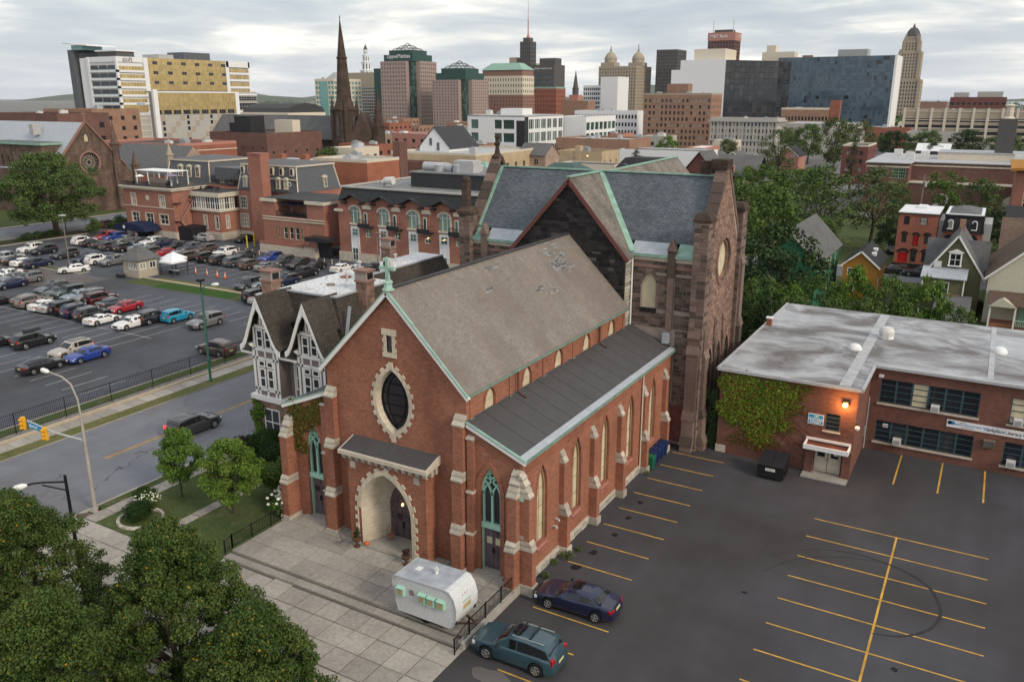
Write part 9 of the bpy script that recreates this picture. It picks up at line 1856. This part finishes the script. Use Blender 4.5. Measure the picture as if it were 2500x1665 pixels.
hy=shrub('hydrangea','white hydrangea at the church corner',-39.2,36.6,.9,1.0,1.5,'leaf_fresh',3000,.14,45); blooms(hy,[(rg_.uniform(-.8,.8),rg_.uniform(-.9,.5),rg_.uniform(.7,1.6)) for _ in range(42)],.13,2)
for nm,lb,x,y,rx,ry,h,mt,n,s in [('tall_shrub','tall leafy shrub climbing the church side wall',-39.9,39.2,1.7,2.8,5.4,'leaf_green',18000,51),('tall_shrub','yellow green shrub in front of the aisle corner',-41.0,38.4,1.8,2.0,4.0,'leaf_fresh',14000,52),('tall_shrub','dark hedge shrub before the rectory porch',-43.8,41.8,2.6,2.0,3.4,'leaf_box',15000,53),('tall_shrub','broad dark hedge at the rectory corner',-46.6,42.6,2.6,1.5,2.9,'leaf_box',12000,54),('tall_shrub','purple leaved shrub at the end of the lawn',-48.2,41.4,1.5,1.3,2.2,'leaf_purple',6000,55),('tall_shrub','shrub at the foot of the ivy clad rectory wall',-48.4,43.6,1.5,.6,1.6,'leaf_mid',3500,56),('tall_shrub','low shrub below the rectory window',-44.6,44.0,1.8,.5,1.2,'leaf_mid',3000,57),('avenue_shrub','dark shrubs under the avenue tree',-167.3,96,1.6,8,1.2,'leaf_dark',6000,58),('avenue_shrub','bushy tree beside the club awning',-160.2,110.5,3.0,2.6,4.2,'leaf_dark',6000,59),('avenue_shrub','small tree beside the drive entrance',-163.5,107.0,1.8,1.8,3.6,'leaf_mid',3000,60)]: shrub(nm,lb,x,y,rx,ry,h,mt,n,.13 if x > -60 else .24,s)
# climbers
def ivy(label,fr,poly,n,mat,size=.12,depth=.12,seed=1,drip=.0,parent=None):
 rg=np.random.default_rng(seed); xs=[p[0] for p in poly]; ys=[p[1] for p in poly]; pts=[]
 def ins(a,b):
  c=False
  for i in range(len(poly)):
   (x0,y0),(x1,y1)=poly[i],poly[i-1]
   if (y0 > b) !=(y1 > b) and a < (x1-x0)*(b-y0)/(y1-y0)+x0: c=not c
  return c
 while len(pts) < n:
  a,b=rg.uniform(min(xs)-.3,max(xs)+.3),rg.uniform(min(ys)-.3,max(ys)+.2); ja,jb=a+.35*math.sin(b*3.1+a)+rg.normal()*.12,b+.3*math.sin(a*2.7)+rg.normal()*.12
  if ins(ja,jb): pts.append(fr.p(a,b,rg.uniform(.02,depth)))
 t=thing('ivy',label,'ivy'); leaf_cloud('leaves',[tuple(p) for p in pts],np.full(len(pts),.10),n*3,size,mat,t,seed=seed,wall=tuple(fr.n),flat=1); return t
iv=ivy('green and rust ivy covering the left of the school wall',A0,[(-16.6,6.9),(-16.6,3.0),(-15.4,2.6),(-14.2,1.6),(-12.6,1.5),(-12.0,2.4),(-11.4,3.8),(-11.0,5.2),(-10.4,6.3),(-10.9,6.75)],4200,'leaf_ivy',.15,.2,61); ivy('rust coloured ivy fringe spreading across the school wall',A0,[(-11.8,6.8),(-9.9,6.5),(-9.8,5.6),(-10.6,4.2),(-11.2,2.6),(-12.2,1.2),(-14.6,.7),(-15.8,1.6),(-14,2.6),(-12,3.6)],1300,'leaf_ivy_old',.13,.08,62)
m=MB(); rg_=random.Random(8)
for k in range(34): a,b=rg_.uniform(-14.5,-10.5),rg_.uniform(1.2,5.6); m.tube([A0.p(a,b,.02),A0.p(a+.5,b-.35,.03),A0.p(a+1.0+rg_.random()*.6,b-.9,.02)],.018,4)
m.build('vines','leaf_brown',iv,kind='stuff')
ivy('olive brown ivy draped over the left church entrance',F0,[(-38.4,7.95),(-35.0,8.9),(-34.9,6.2),(-35.3,6.8),(-36.2,7.2),(-36.9,6.3),(-37.2,5.0),(-37.9,4.6),(-38.5,5.4)],2600,'leaf_ivy_old',.12,.16,63); ivy('fresh green climber on the rectory stone base',FX(44.5),[(-50.1,4.0),(-49.2,3.6),(-48.9,1.0),(-50.1,.3)],1100,'leaf_fresh',.13,.2,64); ivy('dark ivy in the gap beside the stone church',Fr((-17.4,62.6,0),(1,.1,0)),[(-.4,0),(.8,0),(.7,5.2),(-.2,4.4)],900,'leaf_dark',.16,.4,65)
# weeds along the church base
for k,(x,y,s) in enumerate([(-20.0,38.6,.35),(-19.8,41.2,.5),(-20.1,37.3,.3),(-20.0,55.0,.3),(-20.3,40.3,.3),(-19.6,42.4,.25)]): shrub('weeds','weeds growing at the foot of the church side wall',x,y,s,s,s*1.2,'leaf_mid',350,.08,70+k,0,'weeds at the church wall')
for u,mt,s in ((U1,'leaf_dark',3),(U2,'leaf_purple',4)): leaf_cloud('plant',[(0,0,.75),(.1,0,.95),(-.1,.05,.85),(0,.1,1.1 if u is U1 else .8)],[.18]*4,300,.1,mt,u,seed=s)
TREES=[(-22.0,104.5,12.8,5.9,'leaf_dark','round','dark tree beside the green house'),(-33,146,13.5,6.5,'leaf_green','round','bright tree left of the dark one'),(-41,158,13,6.5,'leaf_mid','round','light green tree near the side street corner'),(-28,166,15.5,7.5,'leaf_mid','tall','tall airy tree behind the green house'),(-19.5,172,15,6.5,'leaf_olive','tall','olive tree behind the orange house'),(-37,180,13.5,6.5,'leaf_green','vase','spreading tree by the side lot'),(-48,205,12.5,6.5,'leaf_green','round','full green tree right of the stone gable'),(-57,222,10.5,5,'leaf_fresh','round','bright tree beside the side lot'),(-40,215,11,5,'leaf_mid','round','tree behind the side lot'),(-24,143,9,4,'leaf_mid','round','small tree between green and orange houses'),
 (-8.5,190,13.8,5.0,'leaf_green','vase','tall branching tree before the green window school'),(-2,194,12,4.5,'leaf_mid','tall','tree right of the branching school tree'),(-17,196,9.5,3.6,'leaf_mid','tall','narrow tree before the school corner'),(-13.5,178,7.0,4.0,'leaf_dark','round','dark tree behind the red townhouse'),(2.5,178,8.5,4.8,'leaf_dark','round','dense dark tree behind the mansard townhouse'),(9,185,8.5,4.6,'leaf_dark','round','dense dark tree at the right edge'),(-15.5,166,6.5,3.2,'leaf_dark','round','dark small tree left of the red townhouse'),
 (-38.5,272,17,3.2,'leaf_dark','cone','dark conifer beside the corner flats'),(-63,285,19,6.2,'leaf_olive','tall','tall pale tree over the park road'),(-53,330,21,7.5,'leaf_olive','vase','tall spreading tree over the park road'),(-48,360,19,7,'leaf_olive','tall','tall olive tree before the grey museum'),(-72,380,17,8,'leaf_mid','round','broad tree left of the grey museum'),(-84,400,15,7,'leaf_mid','round','tree right of the courthouse'),(-97,345,11.5,6,'leaf_olive','round','round olive tree before the courthouse'),(-119,335,12.5,5.5,'leaf_fresh','round','bright tree left of the salmon house'),(-72.5,300,7.5,4,'leaf_mid','round','small tree before the pine green house'),(-130,300,9.5,3.5,'leaf_dark','round','dark tree at the white garage end'),(-141,262,12.5,3.2,'leaf_mid','tall','narrow tree behind the stone mill'),(-108,272,10.5,2.6,'leaf_dark','tall','slim dark tree at the end of the tan office'),
 (-44,430,13,9,'leaf_dark','round','broad dark tree before the long school'),(-30,420,14.5,9,'leaf_mid','round','broad tree before the long school centre'),(-14,440,14,9,'leaf_dark','round','dark tree right of the school chimney'),(2,430,13.5,8.5,'leaf_mid','round','tree at the right before the long school'),(16,400,13,8,'leaf_mid','round','tree at the far right before the long school'),(-52,470,10,6,'leaf_mid','round','small tree at the end of the avenue'),(-62,420,9.5,5,'leaf_fresh','round','bright small tree before the blue glass base'),(-24,385,10,6,'leaf_dark','round','dark tree beside the white roofed house'),
 (-186,206,12.5,6.5,'leaf_mid','round','round tree among the roofs below the granite towers'),(-196,214,11,5,'leaf_dark','round','dark tree among the roofs left of it'),(-176,152,11.5,5,'leaf_olive','round','olive tree beside the pale chapel'),(-205,90,10,5,'leaf_dark','round','dark tree on the church lawn at the left'),(-200,76,9,5,'leaf_green','round','green tree on the church lawn at the left edge'),(-64,246,5.5,3,'leaf_olive','round','small olive tree beside the timbered house')]
for i,(x,y,h,r,mt,kd,lb) in enumerate(TREES): tree('broadleaf_tree' if kd !='cone' else 'conifer',lb,x,y,h,r,mt,kd,i % 4+1,.18 if h < 9 else .24)
for i,(x,y,h,r,mt) in enumerate([(-25.5,95,7.4,3.2,'leaf_mid'),(-21.8,96,7.6,3.2,'leaf_green'),(-18.4,96,7.4,3,'leaf_fresh'),(-15.2,97,8.2,3.0,'leaf_green'),(-11.8,97,9.6,2.7,'leaf_fresh'),(-8.4,97,9.0,3,'leaf_green'),(-4.6,97,9.6,2.8,'leaf_fresh'),(-2.2,96,7.0,2.4,'leaf_green'),(-20,90.5,6.5,2.8,'leaf_dark'),(-23.5,89,7.0,3.2,'leaf_dark'),(-13.4,92,7.2,2.8,'leaf_mid'),(-9.8,92,7.4,2.6,'leaf_mid'),(-6.4,92.5,7.2,2.6,'leaf_green'),(-16.8,91.5,6.8,2.8,'leaf_mid'),(-27.5,99,7,3.4,'leaf_dark'),(-30,91,6.5,3.2,'leaf_dark')]): tree('sumac_tree',{'leaf_mid': 'mid green','leaf_green': 'green','leaf_fresh': 'bright green','leaf_dark': 'dark green'}[mt]+' feathery sapling in the thicket behind the flat roofed school',x,y,h,r,mt,'vase' if i % 2 else 'round',i % 4+1,.12,group='thicket behind the school')
rgf=np.random.default_rng(77); cs=[]
for k in range(700): y=rgf.uniform(900,4200); x=rgf.uniform(-1.05,.05)*y-60; cs.append((x,y,rgf.uniform(2,7)))
leaf_cloud('far_trees',cs,rgf.uniform(8,22,700),26000,5.5,'leaf_mid',seed=5,flat=.4)['kind']='stuff'
# the air: one closed box round the camera and the whole scene
hz=MB().box(-16400,16400,-16400,16400,-1.2,150).build('haze','ink',kind='stuff'); hm=bpy.data.materials.new('haze'); hm.use_nodes=True; ht_=hm.node_tree; ht_.nodes.clear(); ho=ht_.nodes.new('ShaderNodeOutputMaterial'); hv=ht_.nodes.new('ShaderNodeVolumePrincipled'); hv.inputs['Color'].default_value=(.88,.93,1,1); hv.inputs['Density'].default_value=.00003; ht_.links.new(hv.outputs[0],ho.inputs['Volume']); hz.data.materials.clear(); hz.data.materials.append(hm)
